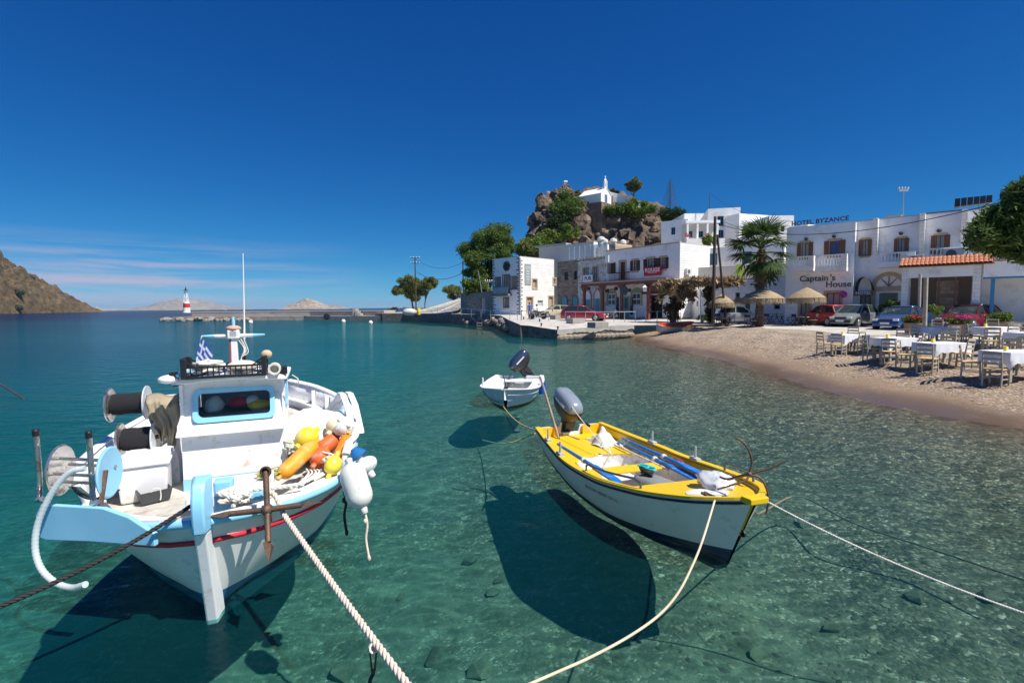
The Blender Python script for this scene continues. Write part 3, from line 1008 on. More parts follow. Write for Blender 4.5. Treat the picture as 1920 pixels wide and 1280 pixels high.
# sailing boat far out
g_ = D(421, 579.6, 1500)
sb_ = thing('sailing_yacht', 'tiny white sailing yacht far out on the horizon', 'yacht', (g_.x, g_.y, 0))
MB().loft([[Vector((x, -w, z)), Vector((x, w, z)), Vector((x, w * .6, 0)), Vector((x, -w * .6, 0))] for x, w, z in ((-5, 1.2, 1.1), (0, 1.7, 1.0), (4, .9, 1.3), (6, .1, 1.5))]).build('hull', white_paint, sb_)
MB().tube([(0.5, 0, 1), (0.5, 0, 13)], 0.12, 6).build('mast', steel, sb_)
MB().add([(0.4, 0, 2.2), (-4.2, 0.3, 2.2), (0.4, 0, 12.5)], [(0, 1, 2)]).build('mainsail', white_paint, sb_, solid=0.05)
# ------------------------------------------------------------------ boats
def boat_paint(name, col, rough=0.3, grime=(0.55, 0.52, 0.45), amt=0.12, **kw):
 return mat(name, col, rough, var=0.05, scale=2.0, wear=(grime, amt, 7.0), coat=0.0, bump=0.05, bscale=25, **kw)
white_hull = boat_paint('white_hull', (0.80, 0.775, 0.74))
sky_blue = boat_paint('light_blue_paint', (0.27, 0.60, 0.82), 0.4, (0.45, 0.6, 0.68), 0.1)
blue_anti = boat_paint('blue_antifouling', (0.02, 0.13, 0.32), 0.5, (0.05, 0.16, 0.28), 0.2)
red_line = boat_paint('red_line', (0.55, 0.02, 0.04), 0.4, (0.3, .05, .05), 0.1)
white_gloss = boat_paint('white_gloss', (0.84, 0.84, 0.84), 0.4, (0.64, 0.56, 0.46), 0.17)
deck_paint = mat('deck_paint', (0.55, 0.52, 0.46), 0.7, var=0.2, scale=5, wear=((0.35, 0.28, 0.2), 0.25, 6))
stainless = mat('stainless', (0.62, 0.60, 0.57), 0.28, 0.9, var=0.1, scale=10, wear=((0.30, 0.17, 0.10), 0.25, 14))
black_plastic = mat('black_plastic', (0.015, 0.016, 0.019), 0.42, var=0.2)
black_net = mat('black_line', (0.014, 0.014, 0.018), 0.75, var=0.35, scale=30, bump=0.8, bscale=120, stretch=(1, 14, 1))
rope_beige = mat('beige_rope', (0.66, 0.55, 0.45), 0.9, var=0.18, scale=20, bump=0.4, bscale=150)
rope_white = mat('white_rope', (0.72, 0.68, 0.60), 0.9, var=0.15, scale=20, bump=0.4, bscale=150)
rope_black = mat('black_rope', (0.022, 0.02, 0.02), 0.8, var=0.3, scale=20)
rope_yellow = mat('yellow_rope', (0.55, 0.40, 0.17), 0.9, var=0.25, scale=6)
glass_dark = mat('window_glass', (0.02, 0.03, 0.035), 0.05, spec=0.6, alpha=0.32, var=0.02)
canvas = mat('tan_canvas', (0.34, 0.28, 0.19), 0.95, var=0.2, scale=6, bump=0.5, bscale=30)
class Hull:
 def __init__(self, L, st, rake=0.2, m=12, paint=0.03, dense=40, rk=4):
  cols = list(zip(*st))
  self.L = L
  self.bd, self.zr, self.wl, self.zk = [hermite(cols[0], c) for c in cols[1:]]
  self.rake, self.m, self.paint, self.rk = rake, m, paint, rk
  e = np.linspace(0, 1, dense + 1)
  self.ss = list(L * (0.25 * e ** 2 + 0.75 * e))
 def x(self, s, z):
  u = s / self.L
  zr = self.zr(s)
  return -s + self.rake * (min(z, zr) / zr - 1) * max(0, 1 - u) ** self.rk
 def half(self, s, z):
  zr, zk, bd, wl = self.zr(s), self.zk(s), self.bd(s), self.wl(s)
  if z >= 0:
   t = min(1, z / zr)
   return wl + (bd - wl) * (t ** 0.85 * (1 - 0.15 * t) / 0.85)
  t = min(1, z / zk)
  return wl * (1 - t ** 2.2) ** 0.8
 def pt(self, s, z, side=1, off=0.0):
  return Vector((self.x(s, z), side * (self.half(s, z) + off), z))
 def zs(self, s, lo, hi, n):
  return [lo + (hi - lo) * i / n for i in range(n + 1)]
 def skin(self, lo, hi, n, off=0.0):
  mb = MB()
  for side in (1, -1):
   g = [[self.pt(s, z, side, off) for z in self.zs(s, lo(s), hi(s), n)] for s in self.ss]
   if side < 0:
    g = [list(reversed(r_)) for r_ in g]
   mb.sheet(g)
  return mb
 def line(self, dz=0.0, side=1, off=0.0, s0=0.0, s1=None, zf=None):
  s1 = self.L if s1 is None else s1
  out = []
  for s in self.ss:
   if s0 - 1e-6 <= s <= s1 + 1e-6:
    z = zf(s) if zf else self.zr(s) + dz
    p = self.pt(s, min(z, self.zr(s)), side, off)
    p.z = z
    out.append(p)
  return out
 def deck(self, inset, dz, s0=0.0, s1=None, hole=None, camber=0.02):
  s1 = self.L if s1 is None else s1
  g = []
  for s in [q for q in self.ss if s0 <= q <= s1]:
   w = max(0.005, self.half(s, self.zr(s) + dz if dz < 0 else self.zr(s)) - inset)
   z = self.zr(s) + dz
   g.append([Vector((self.x(s, min(z, self.zr(s))), w * t, z + camber * (1 - t * t))) for t in np.linspace(-1, 1, 9)])
  return MB().sheet(g)
def yaw_of(v):
 return math.atan2(v[1], v[0])
# ================================================================= fishing boat
B1_BOW, B1_DIR = Vector((-2.47, 3.83, 0)), Vector((0.375, -0.927, 0)).normalized()
b1 = thing('fishing_boat', 'white wooden fishing boat with light blue trim, red stripe and small cabin', 'boat', B1_BOW, yaw_of(B1_DIR))
H1 = Hull(5.9, [(0, .045, .93, .02, -.06), (.12, .30, .90, .03, -.1), (.39, .66, .86, .12, -.24), (.83, 1.00, .82, .38, -.4), (1.6, 1.25, .78, .84, -.5), (2.8, 1.34, .77, 1.12, -.58), (3.9, 1.24, .80, 1.0, -.58), (5.0, .86, .88, .55, -.55), (5.9, .05, 1.0, .02, -.4)], rake=0.30)
BP1 = lambda s: 0.05 + 0.16 * max(0, 1 - s / 1.2) ** 1.5
H1.skin(BP1, lambda s: H1.zr(s), 10).build('hull', white_hull, b1, smooth=60)
H1.skin(lambda s: -.02, lambda s: .035, 2, .003).build('waterline_stain', mat('slime', (.06, .075, .045), .8, var=.4, scale=9), b1, smooth=60)
H1.skin(lambda s: H1.zk(s), BP1, 7).build('hull_bottom', blue_anti, b1, smooth=60)
for side in (1, -1):
 MB().tube(H1.line(-0.01, side, 0.012), 0.038, 8, flat=1.0).build('rub_rail', sky_blue, b1, smooth=80)
 MB().tube(H1.line(0, side, 0.010, zf=lambda s: H1.zr(s) - 0.19), 0.023, 6).build('red_stripe', red_line, b1, smooth=80)
 # gunwale cap
 g = []
 for s in H1.ss:
  a = H1.pt(s, H1.zr(s), side, 0.02); b = H1.pt(s, H1.zr(s), side, -0.16)
  b.y = max(b.y * side, 0.0) * side
  a.z = b.z = H1.zr(s) + 0.032
  g.append([a, b])
 MB().sheet(g if side > 0 else [list(reversed(r_)) for r_ in g]).build('gunwale', white_gloss, b1, solid=0.03)
H1.deck(0.06, -0.12).build('deck', deck_paint, b1, smooth=40)
# raised bulwarks from the shoulder aft
for side in (1, -1):
 rows = []
 for s in [q for q in H1.ss if 0.95 <= q <= 5.6]:
  h = 0.30 * min(1, max(0, (s - 0.95) / 0.22)) ** 0.7
  lo, hi = H1.pt(s, H1.zr(s), side, -0.02), H1.pt(s, H1.zr(s), side, 0.05)
  lo.z, hi.z = H1.zr(s) + 0.03, H1.zr(s) + 0.035 + h
  rows.append([lo, hi])
 MB().sheet(rows).build('bulwark', white_gloss, b1, solid=0.05, smooth=40)
 MB().tube([r_[1] for r_ in rows], 0.045, 8, flat=0.6).build('bulwark_cap', white_gloss, b1, smooth=60)
# inner planking of the bulwarks: frames
for s in (2.4, 2.9, 3.4, 3.9, 4.4, 4.9):
 for side in (1, -1):
  p = H1.pt(s, H1.zr(s), side, -0.05)
  MB().box((p.x, p.y, p.z + 0.14), (0.06, 0.06, 0.3)).build('frame_timber', white_gloss, b1)
# stem: white post below, light blue head above
def stem_ring(x, z, w, d):
 return [Vector((x + d, -w * .55, z)), Vector((x + d, w * .55, z)), Vector((x - d, w, z)), Vector((x - d, -w, z))]
sx0 = lambda z: H1.x(0, z) + 0.02
MB().loft([stem_ring(sx0(z) if z < .9 else 0.02, z, 0.075, 0.085) for z in (-.05, 0, .25, .5, .7, .86)]).build('stem_post', white_gloss, b1, bev=0.012)
MB().loft([stem_ring(x, z, w, d) for x, z, w, d in ((0.02, .86, .082, .092), (0.03, .95, .082, .095), (0.035, 1.05, .08, .10), (0.02, 1.16, .078, .10), (-0.03, 1.235, .075, .09), (-0.08, 1.265, .07, .06))]).build('stem_head', sky_blue, b1, bev=0.015, smooth=40)
# forward bitts and stem brace
MB().box((-0.44, 0.10, 0.98), (0.13, 0.15, 0.28)).build('mooring_bitt', sky_blue, b1, bev=0.02)
MB().box((-0.50, 0.30, 0.92), (0.10, 0.22, 0.12)).build('mooring_bitt', sky_blue, b1, bev=0.03)
MB().box((-0.62, 0.46, 0.96), (0.06, 0.05, 0.26)).build('mooring_bitt', white_gloss, b1, bev=0.01)
# fore hatch
MB().box((-0.95, 0.1, 0.85), (0.55, 0.7, 0.12)).build('fore_hatch', white_gloss, b1, bev=0.02)
# cabin
CX, CW, CY = -1.62, 0.50, 0.045
def cab_ring(z, fx, w, bx):
 return [Vector((fx, -w, z)), Vector((fx, w, z)), Vector((bx, w, z)), Vector((bx, -w, z))]
MB().loft([cab_ring(.60, CX, CW, CX - 1.0), cab_ring(.80, CX, CW, CX - 1.0)], cap0=False, cap1=False).build('cabin_base_band', sky_blue, b1)
MB().loft([cab_ring(.80, CX - .003, CW - .003, CX - .997), cab_ring(1.32, CX - .02, CW - .003, CX - .99)], cap0=False, cap1=False).build('cabin_lower_wall', white_gloss, b1)
MB().add([(CX + .085, -CW - .03, 1.27), (CX + .085, CW + .015, 1.27), (CX - .05, CW + .015, 1.34), (CX - .05, -CW - .03, 1.34),
 (CX + .085, -CW - .03, 1.29), (CX + .085, CW + .015, 1.29), (CX - .05, CW + .015, 1.37), (CX - .05, -CW - .03, 1.37)],
 [(0, 1, 2, 3), (7, 6, 5, 4), (0, 4, 5, 1), (1, 5, 6, 2), (2, 6, 7, 3), (3, 7, 4, 0)]).build('cabin_ledge', white_gloss, b1, bev=0.008)
# upper cabin front with a window opening: four wall pieces round the hole
UF = lambda z: CX - .06 - .10 * (z - 1.34) / .52          # the front leans back
def upper_front():
 mb = MB()
 z0, z1, w = 1.34, 1.86, CW - .01
 hz0, hz1, hy0, hy1 = 1.45, 1.735, -.36, .37
 cells = [(-w, hy0, z0, z1), (hy1, w, z0, z1), (hy0, hy1, z0, hz0), (hy0, hy1, hz1, z1)]
 for y0, y1, a, b in cells:
  mb.add([(UF(a), y0, a), (UF(a), y1, a), (UF(b), y1, b), (UF(b), y0, b), (UF(a) - .04, y0, a), (UF(a) - .04, y1, a), (UF(b) - .04, y1, b), (UF(b) - .04, y0, b)],
 [(0, 1, 2, 3), (7, 6, 5, 4), (0, 4, 5, 1), (1, 5, 6, 2), (2, 6, 7, 3), (3, 7, 4, 0)])
 return mb
upper_front().build('cabin_front_wall', white_gloss, b1)
def rrect(y0, y1, z0, z1, r, k=5):
 out = []
 for cy_, cz_, a0 in ((y1 - r, z1 - r, 0), (y0 + r, z1 - r, 90), (y0 + r, z0 + r, 180), (y1 - r, z0 + r, 270)):
  for i in range(k + 1):
   a = R(a0 + 90 * i / k)
   out.append((cy_ + r * math.cos(a), cz_ + r * math.sin(a)))
 return out
o_, i_ = rrect(-.395, .405, 1.415, 1.77, .07), rrect(-.345, .355, 1.462, 1.722, .05)
MB().loft([[Vector((UF(z) + .022, y, z)) for y, z in o_], [Vector((UF(z) + .034, y, z)) for y, z in o_], [Vector((UF(z) + .034, y, z)) for y, z in i_], [Vector((UF(z) - .02, y, z)) for y, z in i_]], cap0=False, cap1=False).build('window_frame', sky_blue, b1, smooth=40)
MB().add([(UF(z) - .006, y, z) for y, z in rrect(-.35, .36, 1.457, 1.727, .05)], [tuple(range(24))]).build('window_pane', glass_dark, b1)
for side in (1, -1):
 w = side * (CW - .006)
 z0, z1 = 1.32, 1.86
 for a, b, c, d in ((0, 1.0, z0, 1.47), (0, .14, 1.47, 1.74), (.5, 1.0, 1.47, 1.74), (0, 1.0, 1.74, z1)):
  xa, xb = CX - .08 - a * .9, CX - .08 - b * .9
  MB().box(((xa + xb) / 2, w, (c + d) / 2), (abs(xa - xb), .03, d - c)).build('cabin_side_wall', white_gloss, b1)
 MB().box((CX - .08 - .32 * .9, w, 1.605), (.33, .012, .27)).build('side_window_pane', glass_dark, b1)
 o2 = [(x, z) for x, z in rrect(CX - .54, CX - .19, 1.455, 1.755, .05)]
 i2_ = [(x, z) for x, z in rrect(CX - .51, CX - .22, 1.485, 1.725, .03)]
 MB().loft([[Vector((x, w + side * .017, z)) for x, z in o2], [Vector((x, w + side * .026, z)) for x, z in o2], [Vector((x, w + side * .026, z)) for x, z in i2_], [Vector((x, w + side * .0, z)) for x, z in i2_]], cap0=False, cap1=False).build('side_window_frame', sky_blue, b1)
MB().box((CX - .97, 0, 1.3), (.04, CW * 2 - .06, 1.1)).build('cabin_back_wall', white_gloss, b1)
MB().box((CX - .55, 0, 1.12), (.8, CW * 2 - .1, .03)).build('cabin_shelf', deck_paint, b1)
# roof: slightly cambered slab overhanging as a visor
g0 = []
for x in np.linspace(CX + .10, CX - 1.08, 8):
 g0.append([Vector((x - .10 * abs(t) ** 4 * (1 if x > CX else -1), t * (CW + .05), 1.90 + .05 * (1 - t * t) - .02 * (CX + .1 - x))) for t in np.linspace(-1, 1, 11)])
MB().sheet(g0).build('cabin_roof', white_gloss, b1, solid=0.06, smooth=50, bev=0.01)
# mast with lantern box, crosstree and whip aerial
MX = CX - .30
MB().loft([[Vector((MX + a, b, z)) for a, b in ((k, -k), (k, k), (-k, k), (-k, -k))] for z, k in ((1.9, .036), (2.12, .034), (2.34, .032))]).build('mast', white_gloss, b1, bev=0.008)
MB().box((MX, 0, 2.385), (.11, .12, .10)).build('lantern_box', white_gloss, b1, bev=0.01)
MB().box((MX + .057, 0, 2.395), (.012, .06, .05)).build('lantern_glass', glass_dark, b1)
MB().ball((MX, 0, 2.45), (.07, .08, .035)).build('masthead_cap', mat('faded_orange', (.6, .35, .25), .7), b1, smooth=60)
MB().lathe([(.018, 2.46), (.02, 2.53), (.012, 2.58)], 8, Matrix.Translation((MX, 0, 0))).build('masthead_finial', sky_blue, b1, smooth=50)
for side in (1, -1):
 MB().tube([(MX, side * .05, 2.365), (MX, side * .19, 2.368)], [.022, .019], 8).build('crosstree', white_gloss, b1, smooth=60)
 MB().tube([(MX, side * .19, 2.368), (MX, side * .315, 2.372)], [.019, .009], 8).build('crosstree_tip', sky_blue, b1, smooth=60)
MB().tube([(MX - .05, .085, 1.95), (MX - .05, .105, 2.5), (MX - .05, .125, 3.30)], [.012, .010, .004], 6).build('whip_aerial', white_gloss, b1)
MB().lathe([(.02, 2.0), (.02, 2.16)], 8, Matrix.Translation((MX - .05, .087, 0))).build('aerial_base', black_plastic, b1)
for k in range(3):
 pts = [(MX + .02, .04 + .03 * k, 2.33), (MX + .03, .10 + .02 * k, 2.22 - .02 * k), (MX + .03, .07, 2.12), (MX + .04, .04 + .02 * k, 2.02), (MX + .05, .02 * k, 1.96)]
 MB().tube(spline(pts, 5), .006, 5).build('halyard', rope_white, b1)
MB().tube([(MX + .02, -.035, 2.33), (MX + .05, -.05, 1.96)], .012, 5).build('halyard', mat('wine_line', (.25, .06, .08), .8), b1)
# small boxes and rolled canvas on the roof
MB().box((CX + .0, .50, 1.985), (.06, .10, .09)).build('navigation_lamp', black_plastic, b1, bev=0.008)
MB().box((CX + .0, -.53, 1.975), (.06, .07, .09)).build('navigation_lamp', black_plastic, b1, bev=0.008)
MB().ball((CX - .02, -.58, 1.945), (.12, .10, .045)).build('roof_horn', white_gloss, b1, smooth=60)
for k, (a, b, m_) in enumerate((((.02, -.50, 1.985), (.1, -.36, 2.02), sky_blue), ((.07, -.46, 1.97), (.14, -.38, 1.99), mat('bamboo', (.55, .42, .25), .6)), ((-.02, -.46, 2.02), (.05, -.33, 2.05), white_gloss))):
 MB().tube([(CX + a[0], a[1], a[2]), (CX + b[0] - .05, b[1], b[2])], .022, 8).build('rolled_pole', m_, b1, smooth=60)
# grab wire on the visor edge
MB().tube(spline([(CX + .06, .60, 1.93), (CX + .09, .66, 1.88), (CX + .05, .65, 1.80), (CX, .60, 1.78)], 5), .006, 5).build('grab_wire', rope_white, b1)
# registration plate on the shoulder, port side
s_ = 1.28
q = H1.pt(s_, H1.zr(s_), 1, 0.075)
nrm = Vector((H1.pt(s_ - .15, .8, 1) - H1.pt(s_ + .15, .8, 1)))
fm = frame((q.x, q.y, q.z + .2), (nrm.x, nrm.y, 0), (0, 0, 1))
fm = frame((q.x, q.y, q.z + .185), (-nrm.x, -nrm.y, 0), (0, 0, 1))
pl = MB().box((0, 0, 0), (.34, .15, .006)).build('name_plate', mat('plate_grey', (.62, .66, .68), .5), b1)
pl.matrix_local = fm @ Matrix.Translation((0, 0, .006))
text('ΛΠ 42', 'plate_lettering', .12, fm @ Matrix.Translation((0, 0, .012)), mat('dark_letter', (.05, .08, .14), .6), b1, 0.002)
# small arch (davit) aft on the port side
for dy in (0, .10):
 MB().loft([[Vector((x, y0 + dy, z)), Vector((x, y0 + dy + .07, z)), Vector((x - .05, y0 + dy + .07, z + .03)), Vector((x - .05, y0 + dy, z + .03))] for x, y0, z in ((-2.0, 1.27, 1.02), (-2.35, 1.24, 1.28), (-2.62, 1.2, 1.40), (-2.78, 1.17, 1.40), (-2.9, 1.12, 1.28), (-3.1, 1.0, 1.10))]).build('davit_arch', white_gloss, b1, bev=0.01)
MB().box((-2.6, 1.22, 1.10), (1.1, .05, .05)).build('davit_rail', sky_blue, b1)
# reels of black line on the starboard side of the cabin
def reel(name, c, axis, r, half, drum_r, lab):
 ax = Vector(axis).normalized()
 M = Matrix.Translation(B1M @ Vector(c)) @ (B1M.to_3x3() @ ax).to_track_quat('Z', 'Y').to_matrix().to_4x4()
 t = thing(name, lab, 'reel', M=M, group='line reels on the fishing boat')
 MB().lathe([(.03, -half), (drum_r, -half), (drum_r + .006, -half * .5), (drum_r - .002, 0), (drum_r + .005, half * .5), (drum_r, half), (.03, half)], 24).build('wound_line', black_net, t, smooth=50)
 for sgn in (-1, 1):
  z = sgn * half
  MB().lathe([(.02, z), (r * .45, z + sgn * .005), (r * .55, z + sgn * .02), (r * .93, z + sgn * .012), (r, z + sgn * .02), (r, z + sgn * .032), (r * .92, z + sgn * .03), (r * .55, z + sgn * .04), (.02, z + sgn * .03)], 28).build('flange', stainless if sgn < 0 else mat('white_flange', (.72, .74, .76), .35, .2), t, smooth=35)
 MB().lathe([(.022, -half - .06), (.022, half + .12)], 10).build('axle', rust, t)
 return t
# everything of the cabin sits a little to port, the roof gear a little lower
CAB = ('cabin', 'window_', 'side_window', 'mast', 'lantern', 'crosstree', 'whip', 'aerial', 'halyard', 'navigation', 'roof', 'rolled', 'grab')
LOW = ('cabin_roof', 'mast', 'lantern', 'crosstree', 'whip', 'aerial', 'halyard', 'navigation', 'roof_horn', 'rolled', 'grab')
for c_ in b1.children:
 if c_.name.startswith(CAB):
  c_.location.y += CY
 if c_.name.startswith(LOW):
  c_.location.z -= 0.065
 if c_.name.startswith(('window_', 'cabin_front')):
  c_.location.z -= 0.03
bpy.context.view_layer.update()
B1M = b1.matrix_world.copy()
reel('line_reel', (CX - .62, -1.06, 1.56), (0, 1, 0), .19, .145, .115, 'upper reel of black line beside the cabin, with pale round flanges')
reel('line_reel', (CX - .35, -.92, 1.215), (0, 1, 0), .185, .13, .118, 'lower reel of black line half hidden behind the white bin')
# white reel stand
MB().loft([[Vector((CX - .56, -.84, 1.63)), Vector((CX - .56, -.72, 1.63)), Vector((CX - .68, -.72, 1.63)), Vector((CX - .68, -.84, 1.63))],
 [Vector((CX - .42, -.68, 1.15)), Vector((CX - .42, -.58, 1.15)), Vector((CX - .55, -.58, 1.15)), Vector((CX - .55, -.68, 1.15))],
 [Vector((CX - .38, -.66, .65)), Vector((CX - .38, -.56, .65)), Vector((CX - .55, -.56, .65)), Vector((CX - .55, -.66, .65))]]).build('reel_stand', white_gloss, b1, bev=0.01)
MB().box((CX - .6, -.66, 1.58), (.1, .34, .1)).build('reel_stand_arm', white_gloss, b1, bev=0.01)
# tan canvas cloth hung over the arm
cg = []
for i in range(30):
 u = i / 29
 row = []
 for j in range(26):
  v = j / 25
  hang = 0.46 + .20 * math.exp(-((v - .72) / .16) ** 2) + .06 * math.sin(v * 9)
  y = -.86 + (.34 - .2 * u ** 1.2) * v + .15 * u + .012 * math.sin(u * 9 + v * 4)
  z = 1.655 - hang * u + .02 * math.sin(v * 7) * (1 - u)
  fold = .030 * math.sin(v * 15 + u * 3.5) + .016 * math.sin(v * 31 - u * 6) + .012 * math.sin(u * 14 + v * 8)
  x = CX - .34 + fold * (0.25 + u) + .05 * u
  if u < .12:
   x -= .16 * (1 - u / .12)
  row.append((x, y, z))
 cg.append(row)
cl = MB(B1M).sheet(cg).build('canvas_cloth', canvas, smooth=180, solid=0.006)
tag(cl, 'crumpled tan canvas cloth hung over the reel stand beside the cabin', 'cloth')
# white lidded bin and dark crate on the starboard deck
t = thing('storage_bin', 'white lidded plastic bin standing left of the cabin', 'bin', M=B1M @ Matrix.Translation((CX - .02, -.78, .68)) @ rot(z=6))
MB().loft([[Vector((a, b, z)) for a, b in ((k, -h), (k, h), (-k, h), (-k, -h))] for z, k, h in ((0, .20, .19), (.36, .22, .215))]).build('tub', white_gloss, t, bev=0.02)
MB().box((0, 0, .385), (.48, .47, .05)).build('lid', white_gloss, t, bev=0.015)
MB().box((-.05, .03, .425), (.40, .40, .03)).build('folded_sheet', white_gloss, t, bev=0.01)
t = thing('black_crate', 'dark grey plastic box on the fore deck beside the white bin', 'crate', M=B1M @ Matrix.Translation((CX + .22, -.66, .70)) @ rot(z=24) @ Matrix.Scale(.75, 4))
MB().loft([[Vector((a, b, z)) for a, b in ((k, -h), (k, h), (-k, h), (-k, -h))] for z, k, h in ((0, .10, .15), (.15, .12, .18))], cap1=False).build('box', mat('charcoal_plastic', (.05, .055, .06), .5), t, solid=0.012)
MB().tube(spline([(.12, -.05, .15), (.13, -.02, .19), (.13, .04, .17), (.125, .05, .08), (.13, .04, .02)], 5), .008, 5).build('rope_handle', rope_white, t)
# line hauler over the starboard bow: blue outboard board, two bent tubes, two discs, rollers
HB = [(-.40, -.55), (-.40, -1.62)]
bp_ = [(.0, -.30, .90), (.0, -.52, 1.02), (.0, -.75, 1.08), (.0, -1.33, 1.08), (.0, -1.39, .98), (.0, -1.36, .80), (.0, -1.30, .785), (.0, -.9, .80), (.0, -.3, .80)]
hauler = thing('line_hauler', 'light blue outboard line hauler with two discs and bent steel tubes', 'line hauler', M=B1M @ Matrix.Translation((-.585, -.77, 0)) @ rot(z=-31) @ Matrix.Translation((.22, .96, -.03)))
MB().prism([Vector(p) for p in bp_], (-.02, 0, 0), (.02, 0, 0)).build('outboard_board', sky_blue, hauler, bev=0.008)
MB().box((-.10, -1.05, 0.84), (.22, .6, .03)).build('shelf_board', sky_blue, hauler, bev=0.006)
for y in (-1.56, -1.04):
 pts = [(-.16, y, 1.60), (-.16, y, 1.2), (-.14, y + .02, 1.14), (-.10, y + .07, 1.09), (-.04, y + .13, 1.085), (-.02, y + .20, 1.11)]
 MB().tube(spline(pts, 6), .021, 10).build('bent_tube', stainless, hauler, smooth=60)
 MB().lathe([(.024, 1.585), (.026, 1.63), (.02, 1.645)], 10, Matrix.Translation((-.16, y, 0))).build('tube_cap', black_plastic, hauler)
for y, m_ in ((-1.44, stainless), (-.96, sky_blue)):
 MB().lathe([(.02, -.02), (.08, -.03), (.12, 0), (.21, .012), (.215, .022), (.2, .03), (.05, .01)], 26, Matrix.Translation((-.22, y, 1.28)) @ rot(z=24) @ rot(x=-90)).build('disc', m_, hauler, smooth=35)
for dz, dx in ((.10, .0), (.0, .09), (-.1, 0.0), (.02, -.09)):
 MB().tube([(-.22 + dx, -1.44, 1.28 + dz), (-.22 + dx, -.97, 1.28 + dz)], .014, 8).build('roller_rod', stainless, hauler, smooth=60)
MB().bar((-.16, -.90, 1.32), (-.04, -.84, 1.05), .03, .02).build('crank', rust, hauler)
ng = [[(-.26 - .1 * u, -1.4 + .4 * v, 1.12 - .1 * math.sin(v * 3.1) - .04 * u) for v in np.linspace(0, 1, 26)] for u in np.linspace(0, 1, 9)]
nm = MB()
for r_ in ng[::1]:
 nm.tube(r_, .004, 4)
for j in range(0, 26):
 nm.tube([r_[j] for r_ in ng], .004, 4)
no = nm.build('mesh_net', mat('green_net', (.02, .06, .06), .7), hauler)
no['kind'] = 'stuff'
# translucent ribbed hose
y0 = 3.92
hp = [D(px, py, y0 - .03 * i) for i, (px, py) in enumerate([(160, 877), (133, 884), (110, 905), (88, 940), (70, 985), (66, 1030), (78, 1067), (105, 1092), (135, 1101), (160, 1095)])]
hs_ = spline(hp, 14)
ho = MB().tube(hs_, [.023 + .002 * math.sin(i * 2.6) for i in range(len(hs_))], 12).build('ribbed_hose', mat('clear_hose', (.62, .70, .70), .25, spec=.6, alpha=0.75), smooth=60)
tag(ho, 'translucent ribbed hose hanging in a loop from the line hauler', 'hose')
# black crate with ropes on the roof
ct = thing('plastic_crate', 'black slatted plastic crate of rope on the cabin roof', 'crate', M=B1M @ Matrix.Translation((CX + .0, .0, 1.885)))
cw, cd_, ch = .39, .14, .14
for sy in (-1, 1):
 for k in range(15):
  y = -cw + .03 + k * (2 * cw - .06) / 14
  MB().box((sy * cd_, y, ch * .45), (.01, .012, ch * .8)).build('slat', black_plastic, ct)
 MB().box((sy * cd_, 0, .012), (.014, cw * 2, .024)).build('bottom_rail', black_plastic, ct)
 MB().box((sy * cd_, 0, ch * .85), (.016, cw * 2, .02)).build('top_rail', black_plastic, ct)
 MB().box((sy * cd_, 0, ch * .45), (.012, cw * 2, .01)).build('middle_rail', black_plastic, ct)
 for e in (-1, 1):
  MB().bar((sy * cd_, e * (cw - .13), ch * .85), (sy * cd_, e * cw, ch * 1.5), .014, .014).build('corner_brace', black_plastic, ct)
  MB().box((sy * (cd_ - .01), e * (cw - .02), ch * .75), (.04, .05, ch * 1.5)).build('corner_post', black_plastic, ct, bev=0.006)
for e in (-1, 1):
 for k in range(6):
  MB().box((-cd_ + .03 + k * .044, e * cw, ch * .7), (.012, .01, ch * 1.2)).build('slat', black_plastic, ct)
 MB().box((0, e * cw, ch * 1.45), (cd_ * 2, .016, .02)).build('top_rail', black_plastic, ct)
MB().box((0, 0, .01), (cd_ * 2, cw * 2, .008)).build('bottom', black_plastic, ct)
def rope_heap(name, lab, M, w, d, h, r, n, m, seed, cat='rope', twist=True):
 g = random.Random(seed)
 pts = []
 for i in range(n):
  a = i * 2.4 + g.uniform(-.5, .5)
  rad = 0.45 + .55 * g.random()
  pts.append(M @ Vector((d * rad * math.cos(a), w * rad * math.sin(a), r + h * (i / n) * (0.5 + .5 * g.random()))))
 mb = MB()
 sp_ = spline(pts, 6)
 if twist:
  twisted(sp_, r, 3, r * 7, 5, mb=mb)
 else:
  mb.tube(sp_, r, 6)
 o = mb.build(name, m, smooth=80)
 tag(o, lab, cat)
 return o
rope_heap('rope_coil', 'tangled beige rope filling the black crate on the roof', B1M @ Matrix.Translation((CX - .0, -.16, 1.94)), .17, .1, .12, .012, 34, rope_white, 1, twist=False)
fl = MB(B1M)
fl.ball((CX, .15, 1.98), (.11, .16, .07), 10, 6)
tag(fl.build('cloth_bundle', mat('pale_sack', (.70, .62, .52), .95, bump=.6, bscale=25), smooth=60), 'pale folded cloth lying in the roof crate', 'cloth')
fl = MB(B1M).ball((CX - .02, .39, 2.10), (.055, .06, .05), 10, 6).build('net_float', mat('cork', (.55, .42, .28), .9), smooth=60)
tag(fl, 'round cork float on the corner of the roof crate', 'float')
fl = MB(B1M).lathe([(.02, 0), (.065, .0), (.065, .09), (.045, .09), (.045, .005)], 14, Matrix.Translation((CX + .02, .47, 1.945)) @ rot(y=90)).build('rope_roll', rope_white, smooth=40)
tag(fl, 'small roll of pale webbing beside the roof crate', 'rope roll')
